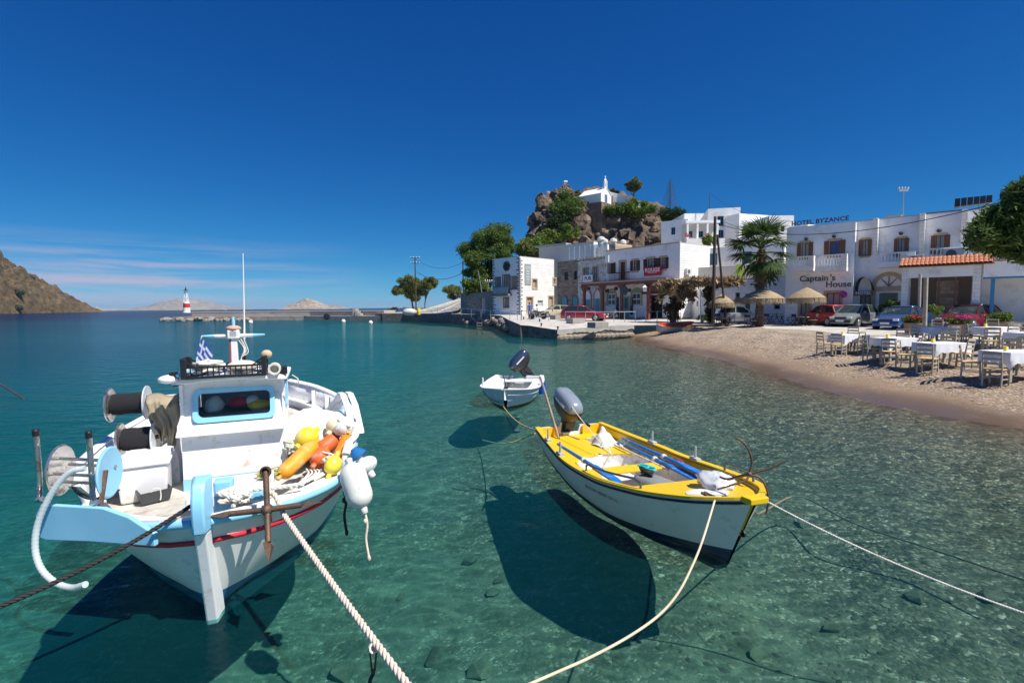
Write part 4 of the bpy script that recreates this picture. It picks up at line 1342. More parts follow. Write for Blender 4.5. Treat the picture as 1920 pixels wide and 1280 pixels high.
# Greek flag on a slanted stick: nine stripes and a canton with a cross
fb_ = B1M @ Matrix.Translation((MX + .15, -.33, 1.92))
ft = thing('ensign', 'blue and white striped ensign drooping on a thin slanted stick', 'flag', M=fb_)
MB().tube([(0, 0, 0), (.0, .09, .40)], .006, 6).build('staff', white_gloss, ft)
fblue, fwhite = mat('flag_blue', (.03, .09, .38), .8), mat('flag_white', (.62, .65, .74), .8)
def flag_pt(u, v):
 return Vector((.015 * math.sin(u * 9 + v * 3) + .02 * u, .085 - .07 * v + .11 * u * (1 - .1 * v), .385 - .27 * v - .17 * u - .0 * v))
for k in range(9):
 g = [[flag_pt(u, v) for u in np.linspace(0 if k > 4 else 0.42, 1, 9)] for v in (k / 9, (k + 1) / 9)]
 MB().sheet(g).build('stripe', fblue if k % 2 == 0 else fwhite, ft, smooth=180)
for (u0, u1, v0, v1, m_) in ((0, .165, 0, 2 / 9, fblue), (.255, .42, 0, 2 / 9, fblue), (0, .165, 3 / 9, 5 / 9, fblue), (.255, .42, 3 / 9, 5 / 9, fblue), (.165, .255, 0, 5 / 9, fwhite), (0, .165, 2 / 9, 3 / 9, fwhite), (.255, .42, 2 / 9, 3 / 9, fwhite)):
 MB().sheet([[flag_pt(u, v) for u in np.linspace(u0, u1, 4)] for v in np.linspace(v0, v1, 3)]).build('canton', m_, ft, smooth=180)
# things seen through the cabin window
def blob(name, lab, cat, c, r, m, seed=0, rough=.12, M=None):
 mb = MB()
 mb.ball((0, 0, 0), r, 16, 10)
 for v in mb.v:
  v *= 1 + rough * mnoise.noise(v * 9 + Vector((seed, 0, 0)))
 o = mb.build(name, m, smooth=180)
 o.matrix_world = (M or B1M) @ Matrix.Translation(c)
 return tag(o, lab, cat)
blob('red_hat', 'red hat lying behind the cabin window', 'hat', (CX - .32, .06, 1.54), (.10, .11, .07), red_paint, 1)
blob('white_bowl', 'white round bowl behind the cabin window', 'bowl', (CX - .30, .2, 1.55), (.06, .07, .06), white_paint, 2)
blob('yellow_jacket', 'yellow waterproof bundle behind the cabin window', 'jacket', (CX - .28, .27, 1.50), (.08, .13, .06), mat('yellow_pvc', (.8, .58, .03), .4), 3, .3)
blob('clear_bag', 'crumpled clear plastic bag behind the cabin window', 'bag', (CX - .27, -.17, 1.54), (.07, .10, .10), mat('clear_plastic', (.75, .77, .78), .15, alpha=.75), 4, .5)
MBo = MB(B1M).box((CX - .4, 0, 1.30), (.5, .9, .32)).build('dashboard_box', mat('dash_dark', (.06, .05, .05), .6))
tag(MBo, 'dark chest inside the cabin below the window', 'chest')
# anchor on the port bow: straight shank, four arms with spade tips
def fluke_tip(mb, p, d, up, w=.045, l=.13):
 d, up = Vector(d).normalized(), Vector(up).normalized()
 s = d.cross(up).normalized()
 p = Vector(p)
 mb.add([p - d * l * .1, p + s * w + d * l * .1, p + d * l, p - s * w + d * l * .1, p + up * .022 + d * l * .2, p - up * .022 + d * l * .2],
 [(0, 1, 4), (1, 2, 4), (2, 3, 4), (3, 0, 4), (1, 0, 5), (2, 1, 5), (3, 2, 5), (0, 3, 5)])
AY = 3.93
an = thing('grapnel_anchor', 'rusty four armed anchor hanging at the bow of the fishing boat', 'anchor', D(501, 955, AY))
ac = Vector(D(501, 955, AY))
def arm(px0, px1, dy, name, tip=True):
 a, b = Vector(D(*px0, AY)) - ac, Vector(D(*px1, AY + dy)) - ac
 mid = a.lerp(b, .55) + Vector((0, 0, .0))
 mb = MB().tube(spline([a, mid, b], 6), .023, 10)
 mb.build(name, rust, an, smooth=60)
 if tip:
  d = (b - a).normalized()
  tm = MB()
  fluke_tip(tm, b, d, Vector((0, -1, 0)).cross(d), .07, .17)
  tm.build('fluke', rust, an)
arm((501, 955), (498, 885), .10, 'shank', False)
arm((501, 955), (430, 963), -.05, 'arm')
arm((501, 955), (565, 946), .05, 'arm')
arm((501, 955), (503, 1016), -.16, 'arm')
arm((501, 955), (505, 975), .35, 'arm', False)
hub = MB().ball((0, 0, 0), (.045, .05, .05), 10, 8)
hub.build('hub', rust, an, smooth=60)
tp = Vector(D(498, 884, AY + .1)) - ac
MB().lathe([(.033, -.012), (.045, -.012), (.045, .012), (.033, .012), (.033, -.012)], 14, Matrix.Translation(tp) @ rot(x=80)).build('ring', rust, an, smooth=50)
MB().ball(tp + Vector((0, 0, -.03)), (.03, .03, .04), 8, 6).build('eye', rust, an, smooth=60)
# ropes and gear on the fore deck
rope_heap('rope_coil', 'knotted heap of thick white rope behind the blue stem head', B1M @ Matrix.Translation((-.30, .18, .93)), .15, .13, .14, .021, 22, rope_white, 5)
mbr = MB()
twisted(spline([B1M @ Vector(p) for p in ((-.34, .12, 1.03), (-.37, .35, 1.01), (-.42, .58, .985), (-.46, .74, .97))], 8), .021, 3, .14, 5, mb=mbr)
tag(mbr.build('deck_line', rope_white, smooth=80), 'taut white line across the fore deck to the anchor', 'rope')
for k in range(7):
 mbl = MB()
 y = .62 + .035 * k
 mbl.tube(spline([B1M @ Vector(p) for p in ((-.62 - .03 * k, y, .885 + .01 * (k % 3)), (-.78 - .02 * k, y + .10, .90 + .012 * (k % 2)), (-.98, y + .16, .905), (-1.15 + .02 * k, y + .14, .90))], 6), .011, 6)
 tag(mbl.build('coil_strand', rope_white, smooth=80), '%s strand of the white line flaked along the port gunwale' % ('innermost', 'second', 'third', 'middle', 'fifth', 'sixth', 'outermost')[k], 'rope', 'flaked white line on the fishing boat')
rope_heap('net_heap', 'small heap of yellow green fishing net on the fore deck', B1M @ Matrix.Translation((-.98, .42, .92)), .14, .14, .06, .006, 60, mat('yellow_net', (.45, .40, .10), .9), 8, 'net', False)
rope_heap('net_heap', 'yellow and red net beside the white bin', B1M @ Matrix.Translation((CX + .05, -1.06, .84)), .06, .12, .16, .007, 50, mat('net_yellow_red', (.55, .33, .08), .9), 9, 'net', False)
rope_heap('net_heap', 'bunch of yellow and grey netting tied at the top of the bulwark', B1M @ Matrix.Translation((-1.55, 1.18, 1.12)), .10, .12, .16, .010, 60, mat('net_yellow', (.62, .47, .16), .9), 10, 'net', False)
def buoy(name, lab, a, b, r, m, caps=True, neck=.35, world=False):
 if not world:
  a, b = B1M @ Vector(a), B1M @ Vector(b)
 a, b = Vector(a), Vector(b)
 Lg = (b - a).length
 t = thing(name, lab, 'buoy' if 'buoy' in name else 'fender', M=along(a, b))
 prof = [(.0, 0)] + [(r * math.sin(math.pi / 2 * k / 5) , min(r, Lg / 2) * (1 - math.cos(math.pi / 2 * k / 5))) for k in range(1, 6)]
 prof += [(rr_, Lg - z) for rr_, z in reversed(prof)]
 MB().lathe(prof, 20).build('body', m, t, smooth=60)
 for z in (-.02, Lg + .02):
  MB().lathe([(r * .18, -.03), (r * .3, -.02), (r * .26, .03), (r * .1, .04)], 10, Matrix.Translation((0, 0, z))).build('eye', m, t, smooth=60)
 return t
orange = mat('orange_buoy', (.80, .33, .02), .5, var=.18, scale=8, wear=((.66, .45, .2), .3, 9), bump=.2, bscale=30)
redorange = mat('red_orange_buoy', (.72, .13, .03), .5, var=.18, scale=8, wear=((.6, .3, .2), .25, 10), bump=.2, bscale=30)
yellow = mat('yellow_buoy', (.82, .60, .02), .5, var=.15, wear=((.7, .6, .3), .25, 10))
cream = mat('cream_buoy', (.76, .66, .46), .5, var=.08)
fender_white = mat('fender_white', (.72, .72, .67), .45, var=.07, scale=5, wear=((.45, .44, .36), .15, 8), bump=.1, bscale=40)
buoy('long_buoy', 'long orange cylindrical buoy leaning on the fore deck', (-.92, .52, .93), (-1.32, .86, 1.13), .082, orange)
buoy('round_buoy', 'bright yellow round buoy behind the long orange one', (-1.55, .68, 1.06), (-1.72, .86, 1.17), .125, yellow)
buoy('round_buoy', 'red orange round buoy in the middle of the heap', (-1.12, .84, .95), (-1.3, .96, 1.05), .10, redorange)
buoy('long_buoy', 'dull red float lying under the cream buoy', (-1.45, .88, .98), (-1.62, 1.10, 1.1), .09, mat('dull_red', (.58, .13, .03), .55))
buoy('long_buoy', 'slim orange float leaning on the bulwark', (-1.16, 1.06, .95), (-1.52, 1.20, 1.12), .058, mat('deep_orange_buoy', (.80, .22, .02), .4))
buoy('round_buoy', 'small lemon yellow ball buoy at the port gunwale', (-.88, .98, .90), (-.99, 1.06, 1.05), .085, mat('lemon_buoy', (.85, .70, .06), .35))
buoy('round_buoy', 'cream coloured ball buoy on top of the heap', (-1.62, 1.02, 1.16), (-1.74, 1.14, 1.24), .115, cream)
rope_heap('rope_coil', 'loose white cord among the buoys', B1M @ Matrix.Translation((-1.08, .98, .95)), .08, .1, .12, .010, 16, rope_white, 12, twist=False)
rope_heap('rope_coil', 'green white coil of line against the cabin corner', B1M @ Matrix.Translation((-1.62, .60, .98)), .10, .14, .14, .012, 26, mat('green_white_line', (.62, .63, .50), .9), 13, twist=False)
# big white canvas bundle amidships
mbw = MB()
mbw.ball((0, 0, 0), (.55, .40, .30), 24, 14)
for v in mbw.v:
 v *= 1 + .16 * mnoise.noise(v * 4) + .06 * mnoise.noise(v * 11)
wbn = mbw.build('white_tarpaulin', mat('tarpaulin', (.82, .82, .81), .6, var=.04), smooth=180)
wbn.matrix_world = B1M @ Matrix.Translation((-2.25, .86, 1.02))
tag(wbn, 'large bundled white tarpaulin filling the port side behind the cabin', 'tarpaulin')
# hanging fenders
A, Bq = D(655, 868, 4.72), D(681, 952, 4.60)
buoy('hanging_fender', 'large white cylindrical fender hanging outside the port bulwark', A, Bq, .125, fender_white, world=True)
buoy('ball_fender', 'white ball fender with blue top hanging beside the cylinder', D(676, 862, 5.0), D(694, 886, 4.95), .13, white_paint, world=True)
bt = MB().lathe([(.035, -.05), (.07, .0), (.10, .05), (.02, .07)], 16).build('blue_fender_cap', mat('cap_blue', (.02, .16, .42), .4), smooth=50)
bt.matrix_world = along(D(668, 848, 5.0), D(686, 874, 4.97))
tag(bt, 'deep blue cap on the neck of the ball fender', 'fender cap')
buoy('ball_fender', 'white ball fender high on the bulwark by the arch', D(640, 790, 5.75), D(651, 815, 5.7), .12, white_paint, world=True)
for a, b, r_, m_, lab in ((D(684, 958, 4.6), D(692, 1046, 4.5), .012, rope_beige, 'short knotted cord hanging below the white fender'), (D(645, 920, 4.8), D(650, 998, 4.7), .014, rope_black, 'dark cord hanging from the bulwark beside the fender')):
 kn = MB().tube(spline([a, a.lerp(b, .3) + Vector((.012, 0, 0)), a.lerp(b, .6) - Vector((.012, 0, 0)), b], 6), r_, 6)
 kn.ball(a.lerp(b, .22), (.025, .025, .03), 8, 6)
 kn.ball(b, (.018, .018, .03), 8, 6)
 tag(kn.build('fender_cord', m_, smooth=80), lab, 'rope')
# mooring ropes of the fishing boat
mbr = MB()
twisted(sag(D(365, 943, 3.9), D(-60, 1160, 3.0), .06), .017, 3, .10, 6, mb=mbr)
tag(mbr.build('mooring_rope', rope_black, smooth=80), 'black twisted mooring rope running from the bow to the left', 'rope')
mbr = MB()
twisted(sag(D(531, 962, 3.98), D(800, 1330, 2.35), .02), .0215, 3, .125, 6, mb=mbr)
tag(mbr.build('mooring_rope', rope_beige, smooth=80), 'thick beige laid mooring rope running from the bow towards the viewer', 'rope')
mbr = MB()
twisted(spline([D(505, 922, 4.1), D(517, 930, 4.05), D(531, 962, 3.98)], 6), .0215, 3, .125, 6, mb=mbr)
tag(mbr.build('mooring_rope_end', rope_beige, smooth=80), 'end of the thick mooring rope lying over the gunwale', 'rope')
kt = thing('rope_shackle', 'dark iron loop hanging from the thick beige mooring rope', 'shackle', D(699, 1215, 2.75))
c0 = Vector(D(699, 1215, 2.75))
for a, b in (((693, 1218), (697, 1254)), ((706, 1220), (703, 1252))):
 MB().tube([Vector(D(*a, 2.75)) - c0, Vector(D(*b, 2.74)) - c0], .006, 6).build('loop_side', rust, kt)
MB().tube(spline([Vector(D(697, 1254, 2.74)) - c0, Vector(D(700, 1262, 2.74)) - c0, Vector(D(703, 1252, 2.74)) - c0], 4), .008, 6).build('loop_end', rust, kt)
MB().lathe([(.02, -.012), (.03, -.012), (.03, .012), (.02, .012), (.02, -.012)], 10, Matrix.Translation(Vector(D(700, 1214, 2.75)) - c0) @ rot(x=40, y=50)).build('lashing', rope_white, kt)
MB().tube(spline([Vector(D(700, 1262, 2.74)) - c0, Vector(D(694, 1275, 2.74)) - c0, Vector(D(692, 1300, 2.72)) - c0], 4), .012, 6).build('chain_end', black_iron, kt)
# ================================================================= yellow trimmed open boat
grey_hull = boat_paint('pale_grey_hull', (0.74, 0.71, 0.64), 0.35, (0.5, .48, .42), .1)
navy_bottom = boat_paint('navy_bottom', (0.012, 0.03, 0.085), 0.35, (.03, .05, .09), .15)
boat_yellow = boat_paint('yellow_paint', (0.78, 0.50, 0.008), 0.42, (.6, .45, .1), .15)
oar_blue = boat_paint('oar_blue', (0.012, 0.17, 0.55), .4, (.25, .42, .6), .22)
liner_white = boat_paint('liner_white', (0.76, 0.75, 0.72), .5, (.5, .42, .32), .2)
def open_boat_shell(t, H, paint, m_hull, m_bot, m_cap, m_in, cap_w=.07, rub=None, z_floor=.06, deck_z=None, transom=True):
 H.skin(paint, lambda s: H.zr(s), 9).build('hull', m_hull, t, smooth=60)
 H.skin(lambda s: H.zk(s), paint, 6).build('hull_bottom', m_bot, t, smooth=60)
 H.skin(lambda s: -.02, lambda s: .025, 2, .003).build('waterline_stain', MATS['slime'], t, smooth=60)
 for side in (1, -1):
  g, w = [], []
  for s in H.ss:
   a, b = H.pt(s, H.zr(s), side, .012), H.pt(s, H.zr(s), side, -cap_w)
   b.y = max(b.y * side, 0) * side
   a.z = b.z = H.zr(s) + .012
   g.append([a, b])
   c = b.copy(); c.z = H.zr(s) - .01
   d = H.pt(s, max(z_floor, H.zr(s) * .45), side, -.03)
   d.y = max(d.y * side, 0) * side
   w.append([c, d])
  MB().sheet(g if side > 0 else [list(reversed(r_)) for r_ in g]).build('gunwale', m_cap, t, solid=.024)
  MB().sheet(w).build('inner_side', m_in, t, smooth=60)
  if rub:
   MB().tube(H.line(-.035, side, .008), .013, 6).build('rub_strake', rub, t, smooth=80)
   MB().tube(H.line(-.058, side, .004), .007, 6).build('rub_line', liner_white, t, smooth=80)
 return t
B2_BOW, B2_DIR = Vector((2.25, 4.50, 0)), Vector((0.265, -0.964, 0)).normalized()
b2 = thing('open_boat', 'pale grey open motor boat with bright yellow decks and navy bottom', 'boat', B2_BOW, yaw_of(B2_DIR))
H2 = Hull(4.6, [(0, .03, .80, .01, -.05), (.12, .20, .77, .03, -.14), (.45, .50, .70, .15, -.2), (1.0, .72, .60, .40, -.22), (1.8, .85, .49, .64, -.22), (2.6, .86, .43, .70, -.22), (3.6, .77, .42, .63, -.2), (4.6, .64, .43, .5, -.12)], rake=.36, rk=3)
bpy.context.view_layer.update()
B2M = b2.matrix_world.copy()
rubber = mat('black_rubber', (.02, .02, .022), .6)
open_boat_shell(b2, H2, lambda s: .035 + .15 * max(0, 1 - s / 1.8) ** 1.6, grey_hull, navy_bottom, boat_yellow, boat_yellow, .075, rubber, .1)
# transom with motor notch
def transom(t, H, m_out, m_in, notch=.2, drop=.12):
 s = H.L
 x = H.x(s, 0)
 prof = [H.pt(s, z) for z in np.linspace(H.zk(s), H.zr(s), 8)]
 pts = [Vector((x, p.y, p.z)) for p in prof] + [Vector((x, notch, H.zr(s) + .01)), Vector((x, notch * .8, H.zr(s) - drop)), Vector((x, -notch * .8, H.zr(s) - drop)), Vector((x, -notch, H.zr(s) + .01))] + [Vector((x, -p.y, p.z)) for p in reversed(prof)]
 MB().prism(pts, (-.03, 0, 0), (.02, 0, 0)).build('transom', m_out, t)
 for sd in (1, -1):
  MB().box((x + .05, sd * (H.half(s, .4) + notch) / 2, H.zr(s) - .09), (.025, H.half(s, .4) - notch - .07, .2)).build('transom_panel', m_in, t)
 MB().box((x + .03, 0, H.zr(s) - drop - .07), (.05, notch * 1.5, .17)).build('motor_pad', liner_white, t)
transom(b2, H2, grey_hull, boat_yellow)
# fore deck and side decks
def deck_zone(H, s0, s1, inner, z, m, t, name, inset=.07, k=24):
 for side in (1, -1):
  g = []
  for s in np.linspace(s0, s1, k):
   wo = max(.01, H.half(s, min(z(s), H.zr(s))) - inset)
   wi = min(inner(s), wo)
   x = H.x(s, min(z(s), H.zr(s)))
   g.append([Vector((x, side * wo, z(s))), Vector((x, side * (wo + wi) / 2, z(s) + .004)), Vector((x, side * wi, z(s)))])
  MB().sheet(g if side < 0 else [list(reversed(r_)) for r_ in g]).build(name, m, t, smooth=40)
fd = lambda s: H2.zr(s) - .035
deck_zone(H2, 0.02, 1.28, lambda s: 0.0, fd, boat_yellow, b2, 'fore_deck', .03)
well = lambda s: float(np.interp(s, [1.28, 1.5, 1.9, 2.6, 3.0, 3.22, 3.3], [.30, .50, .60, .60, .54, .36, .0]))
sd_z = lambda s: float(np.interp(s, [1.28, 1.7, 3.3, 4.6], [.40, .31, .27, .27]))
deck_zone(H2, 1.28, 4.55, lambda s: well(s) if s < 3.3 else 0.0, sd_z, boat_yellow, b2, 'side_deck', .05, 40)
# white liner of the well
for side in (1, -1):
 g = []
 for s in np.linspace(1.28, 3.3, 40):
  g.append([Vector((-s, side * well(s), sd_z(s) + .002)), Vector((-s, side * well(s) * .97, .16)), Vector((-s - .0, side * well(s) * .85, .07)), Vector((-s, 0, .055))])
 MB().sheet(g).build('well_liner', liner_white, b2, smooth=60)
 MB().tube([(-s, side * well(s), sd_z(s) + .004) for s in np.linspace(1.3, 3.29, 36)], .014, 6).build('well_rim', boat_yellow, b2, smooth=60)
# bulkhead under the fore deck edge
MB().add([(-1.28, -.60, fd(1.28)), (-1.28, .60, fd(1.28)), (-1.28, .34, .07), (-1.28, -.34, .07)], [(0, 1, 2, 3)]).build('bulkhead', liner_white, b2, solid=.02)
# thwart of three planks
for k in range(3):
 MB().box((-2.34 - .085 * k, .0, .315), (.078, 1.30, .028)).build('thwart_plank', boat_yellow, b2, bev=.006)
# white non-slip patches
def patch(pts, z, name='deck_patch'):
 MB().add([(x, y, z(x) if callable(z) else z) for x, y in pts], [tuple(range(len(pts)))]).build(name, liner_white, b2, solid=.006)
ell = lambda cx, cy, a, b, r_=0, n=26: [(cx + a * math.cos(q) * math.cos(r_) - b * math.sin(q) * math.sin(r_), cy + a * math.cos(q) * math.sin(r_) + b * math.sin(q) * math.cos(r_)) for q in np.linspace(0, 2 * math.pi, n, endpoint=False)]
patch(ell(-.62, -.06, .20, .22), lambda x: fd(-x) + .010, 'fore_hatch')
patch(ell(-1.42, -.60, .42, .085, R(-12)), lambda x: sd_z(-x) + .012 if x < -1.3 else fd(-x) + .012)
MB().loft([[Vector((a, b, z)) for a, b in ((.05, -.10), (.05, .10), (-.06, .12), (-.06, -.12))] for z in (.765, .825)]).build('bow_chock', boat_yellow, b2, bev=.01)
# thole pins on their blocks
for s, sd in ((3.72, -1), (2.95, -1), (3.1, 1), (2.05, 1)):
 p = H2.pt(s, H2.zr(s), sd, -.035)
 blk = MB().box((p.x, p.y, p.z + .03), (.16, .08, .05)).build('thole_block', mat('grey_timber', (.42, .42, .44), .7), b2, bev=.008)
 MB().lathe([(.0165, .02), (.0165, .20), (.012, .21)], 8, Matrix.Translation((p.x, p.y, p.z))).build('thole_pin', mat('galv_pin', (.45, .46, .48), .5, .5), blk, smooth=50)
# bow rails
rail_grey = mat('rail_grey', (.16, .17, .19), .35, .5)
for sd in (-1, 1):
 s0, s1 = (2.05, .95) if sd < 0 else (1.35, .65)
 pts = []
 for k in range(13):
  s = s0 + (s1 - s0) * k / 12
  p = H2.pt(s, H2.zr(s), sd, -.06)
  h = .11 if 0 < k < 12 else 0.0
  pts.append(Vector((p.x, p.y, p.z + h + .01)))
 pts.insert(1, Vector((pts[0].x, pts[0].y, pts[0].z + .085)))
 pts.insert(-1, Vector((pts[-1].x, pts[-1].y, pts[-1].z + .085)))
 MB().tube(pts, .014, 8).build('bow_rail', rail_grey, b2, smooth=70)
# stem ring
MB().lathe([(.022, -.006), (.034, -.006), (.034, .006), (.022, .006), (.022, -.006)], 12, Matrix.Translation((-.16, 0, .40)) @ rot(x=90)).build('stem_ring', black_iron, b2)
# name on the bow
sA, zA = 1.62, .335
pA_ = H2.pt(sA, zA, -1, .004)
tx = (H2.pt(sA - .2, zA + .012, -1) - H2.pt(sA + .2, zA - .012, -1))
tu = (H2.pt(sA, zA + .08, -1) - H2.pt(sA, zA - .08, -1))
text('ΧΡΗΣΤΟΣ - ΣΩΖΟΣ  Σ.Π. 114', 'hull_lettering', .052, frame(pA_, tx, tu) @ Matrix.Translation((0, 0, .004)), mat('letter_brown', (.10, .05, .04), .6), b2, .001)
def outboard(name, lab, M, sc, cowl_col, band_col):
 t = thing(name, lab, 'outboard motor', M=M @ Matrix.Scale(sc, 4))
 cm = mat('cowl_%d' % int(cowl_col[0] * 999), cowl_col, .22, .0, var=.05, coat=.3)
 bm = mat('band_%d' % int(band_col[0] * 999), band_col, .4, .0, var=.1)
 def ring(z, lx, ly, ox, n=20):
  out = []
  for k in range(n):
   a = 2 * math.pi * k / n
   c, s_ = math.cos(a), math.sin(a)
   e = .55
   out.append(Vector((ox + lx * math.copysign(abs(c) ** e, c), ly * math.copysign(abs(s_) ** e, s_), z)))
  return out
 MB().loft([ring(z, lx, ly, ox) for z, lx, ly, ox in ((.06, .325, .148, 0), (.09, .33, .15, 0), (.14, .325, .146, -.005), (.19, .30, .13, -.02), (.222, .25, .105, -.03), (.24, .16, .07, -.035), (.243, .03, .02, -.035))]).build('cowl', cm, t, smooth=50)
 MB().loft([ring(z, lx, ly, ox) for z, lx, ly, ox in ((-.18, .12, .07, .0), (-.14, .20, .10, 0), (-.06, .29, .135, 0), (.02, .32, .146, 0), (.062, .318, .144, 0))]).build('lower_cowl', bm, t, smooth=50)
 MB().loft([ring(z, lx, ly, ox, 12) for z, lx, ly, ox in ((-.75, .06, .03, -.02), (-.45, .065, .035, -.01), (-.15, .09, .055, 0))]).build('leg', bm, t, smooth=50)
 MB().loft([ring(z, lx, ly, ox, 12) for z, lx, ly, ox in ((-.83, .02, .01, -.05), (-.78, .10, .045, -.02), (-.74, .10, .045, -.02), (-.72, .03, .03, -.02))]).build('gearcase', bm, t, smooth=50)
 MB().box((.13, 0, -.26), (.10, .16, .22)).build('clamp_bracket', black_plastic, t, bev=.01)
 MB().bar((.05, -.10, -.22), (.14, -.14, -.46), .03, .03).build('tilt_strut', stainless, t)
 ti = MB().tube([(.18, .05, -.05), (.34, .07, -.03), (.42, .08, -.02)], [.02, .018, .018], 8).build('tiller', bm, t, smooth=60)
 MB().tube([(.42, .08, -.02), (.56, .10, .0)], .022, 8).build('grip', rubber, ti, smooth=60)
 MB().loft([ring(z, .335, .153, 0) for z in (.045, .065)]).build('seam_band', black_plastic, t, smooth=50)
 for sd in (-1, 1):
  MB().box((.02, sd * .151, .11), (.30, .006, .035)).build('stripe', mat('decal_pale', (.6, .62, .64), .4), t)
 return t
# motor tilted up at the stern: the leg swings aft, the cowl leans forwards over the transom
mx = H2.x(4.6, .4)
outboard('outboard_motor', 'silver black outboard motor tilted up on the yellow boat', B2M @ Matrix.Translation((mx - .10, .0, .74)) @ rot(z=4, y=18), 1.18, (.22, .26, .31), (.075, .06, .035))
def oar(name, lab, M, L_, blade_at_end=True, m=oar_blue):
 t = thing(name, lab, 'oar', M=M)
 MB().tube([(0, 0, 0), (L_ * .66, 0, 0)], [.022, .03], 10).build('loom', m, t, smooth=60)
 MB().loft([[Vector((x, -w, -h)), Vector((x, w, -h)), Vector((x, w, h)), Vector((x, -w, h))] for x, w, h in ((L_ * .66, .03, .028), (L_ * .74, .05, .016), (L_ * .92, .06, .011), (L_ * .99, .05, .009), (L_, .03, .008))]).build('blade', m, t, bev=.004)
 MB().lathe([(.03, -.03), (.042, -.02), (.042, .02), (.03, .03)], 12, Matrix.Translation((L_ * .5, 0, 0)) @ rot(y=90)).build('collar', rope_white, t, smooth=50)
 return t
def oar_between(lab, a, b):
 a, b = Vector(a), Vector(b)
 d = (b - a)
 q = d.to_track_quat('X', 'Z').to_matrix().to_4x4()
 return oar('oar', lab, Matrix.Translation(a) @ q, d.length)
oar_between('blue wooden oar lying along the near gunwale of the yellow boat', B2M @ Vector((-3.55, -.62, .42)), B2M @ Vector((-1.42, -.66, .54)))
oar_between('outer of two blue oars along the far gunwale of the yellow boat', B2M @ Vector((-3.75, .62, .36)), B2M @ Vector((-1.25, .62, .46)))
oar_between('inner of two blue oars along the far gunwale of the yellow boat', B2M @ Vector((-3.7, .52, .33)), B2M @ Vector((-1.5, .55, .38)))
bh = MB(B2M).tube([(-3.6, .40, .31), (-2.2, .50, .33)], .018, 8).build('boat_hook', mat('white_pole', (.70, .66, .58), .6, wear=((.3, .2, .12), .3, 8)), smooth=60)
tag(bh, 'white wooden pole lying inside the far oars', 'pole')
pole = MB().tube([D(1013, 706, 9.25), D(1030, 762, 9.05), D(1048, 822, 8.62)], [.018, .022, .024], 8).build('wooden_stake', mat('stake_wood', (.33, .24, .19), .85, var=.3, scale=8), smooth=60)
tag(pole, 'thin weathered wooden stake standing at the stern beside the motor', 'stake')
ln = MB().tube(sag(B2M @ Vector((mx - .18, -.08, 1.02)), B2M @ Vector((-2.75, -.02, .36)), .05), .007, 6).build('motor_line', rope_white, smooth=80)
tag(ln, 'thin cord from the motor down to the thwart', 'rope')
# white cloth over the stern seat, tied with cord
cg = []
for i in range(22):
 u = i / 21
 row = []
 for j in range(22):
  v = j / 21
  r0 = math.hypot(u - .5, v - .5)
  z = .26 + .25 * math.exp(-(r0 / .33) ** 2) + .03 * math.sin(9 * u + 5 * v) * math.exp(-r0 * 2) + .022 * math.sin(21 * v - 6 * u)
  row.append((-4.22 + .62 * u + .03 * math.sin(v * 9), .12 + .46 * v + .03 * math.sin(u * 8), z))
 cg.append(row)
tag(MB(B2M).sheet(cg).build('white_cloth', mat('white_cloth', (.66, .66, .62), .9, var=.08, bump=.3, bscale=40), smooth=180, solid=.006), 'crumpled white cloth over the stern seat behind the motor', 'cloth')
tag(MB(B2M).tube(spline([(-3.62, .30, .50), (-3.5, .24, .42), (-3.3, .16, .30), (-3.05, .10, .24), (-3.0, .0, .2)], 6), .008, 6).build('tie_cord', rope_white, smooth=80), 'white cord hanging from the cloth into the well', 'rope')
# grey canvas bag and its load
mbg = MB()
mbg.box((0, 0, 0), (.56, .36, .24))
bagm = mbg.build('grey_bag', mat('grey_canvas', (.20, .215, .205), .9, var=.15, bump=.4, bscale=25), bev=.07, smooth=180)
bagm.matrix_world = B2M @ Matrix.Translation((-1.86, .10, .24)) @ rot(z=16)
tag(bagm, 'soft grey canvas bag standing in the well of the yellow boat', 'bag')
rope_heap('rope_bundle', 'bundle of black rope on top of the grey bag', B2M @ Matrix.Translation((-2.02, .05, .36)) @ rot(z=20), .09, .15, .08, .013, 26, rope_black, 21, twist=False)
rope_heap('teal_line', 'bright teal line wound round the black rope bundle', B2M @ Matrix.Translation((-2.08, .10, .40)) @ rot(z=20), .06, .16, .06, .012, 12, mat('teal_line', (.02, .50, .50), .7), 22, twist=False)
jar = thing('blue_jar', 'white jar with a blue lid beside the grey bag', 'jar', M=B2M @ Matrix.Translation((-1.47, .16, .16)))
MB().lathe([(.06, 0), (.065, .02), (.065, .17), (.05, .19)], 14).build('body', white_paint, jar, smooth=40)
MB().lathe([(.055, .19), (.055, .23), (.02, .235)], 14).build('lid', oar_blue, jar, smooth=40)
blob('red_float', 'small red float lying under the thwart', 'float', (-2.42, .16, .14), (.10, .07, .07), red_paint, 5, .1, B2M)
blob('brown_rag', 'dark red rag on the far side deck by the oars', 'rag', (-2.2, .66, .42), (.12, .05, .04), mat('wine_rag', (.16, .04, .04), .9), 6, .6, B2M)
# clear plastic bag on the fore deck
mpb = MB()
mpb.ball((0, 0, 0), (.21, .16, .10), 34, 22)
for v in mpb.v:
 v *= 1 + .30 * mnoise.noise(v * 8) + .30 * abs(mnoise.noise(v * 17))
pbo = mpb.build('plastic_bag', mat('cloudy_plastic', (.62, .65, .68), .18, alpha=.86, var=.12, scale=9), smooth=60)
pbo.matrix_world = B2M @ Matrix.Translation((-.80, .20, .66)) @ rot(z=15)
tag(pbo, 'cloudy plastic bag lying on the fore deck of the yellow boat', 'bag')
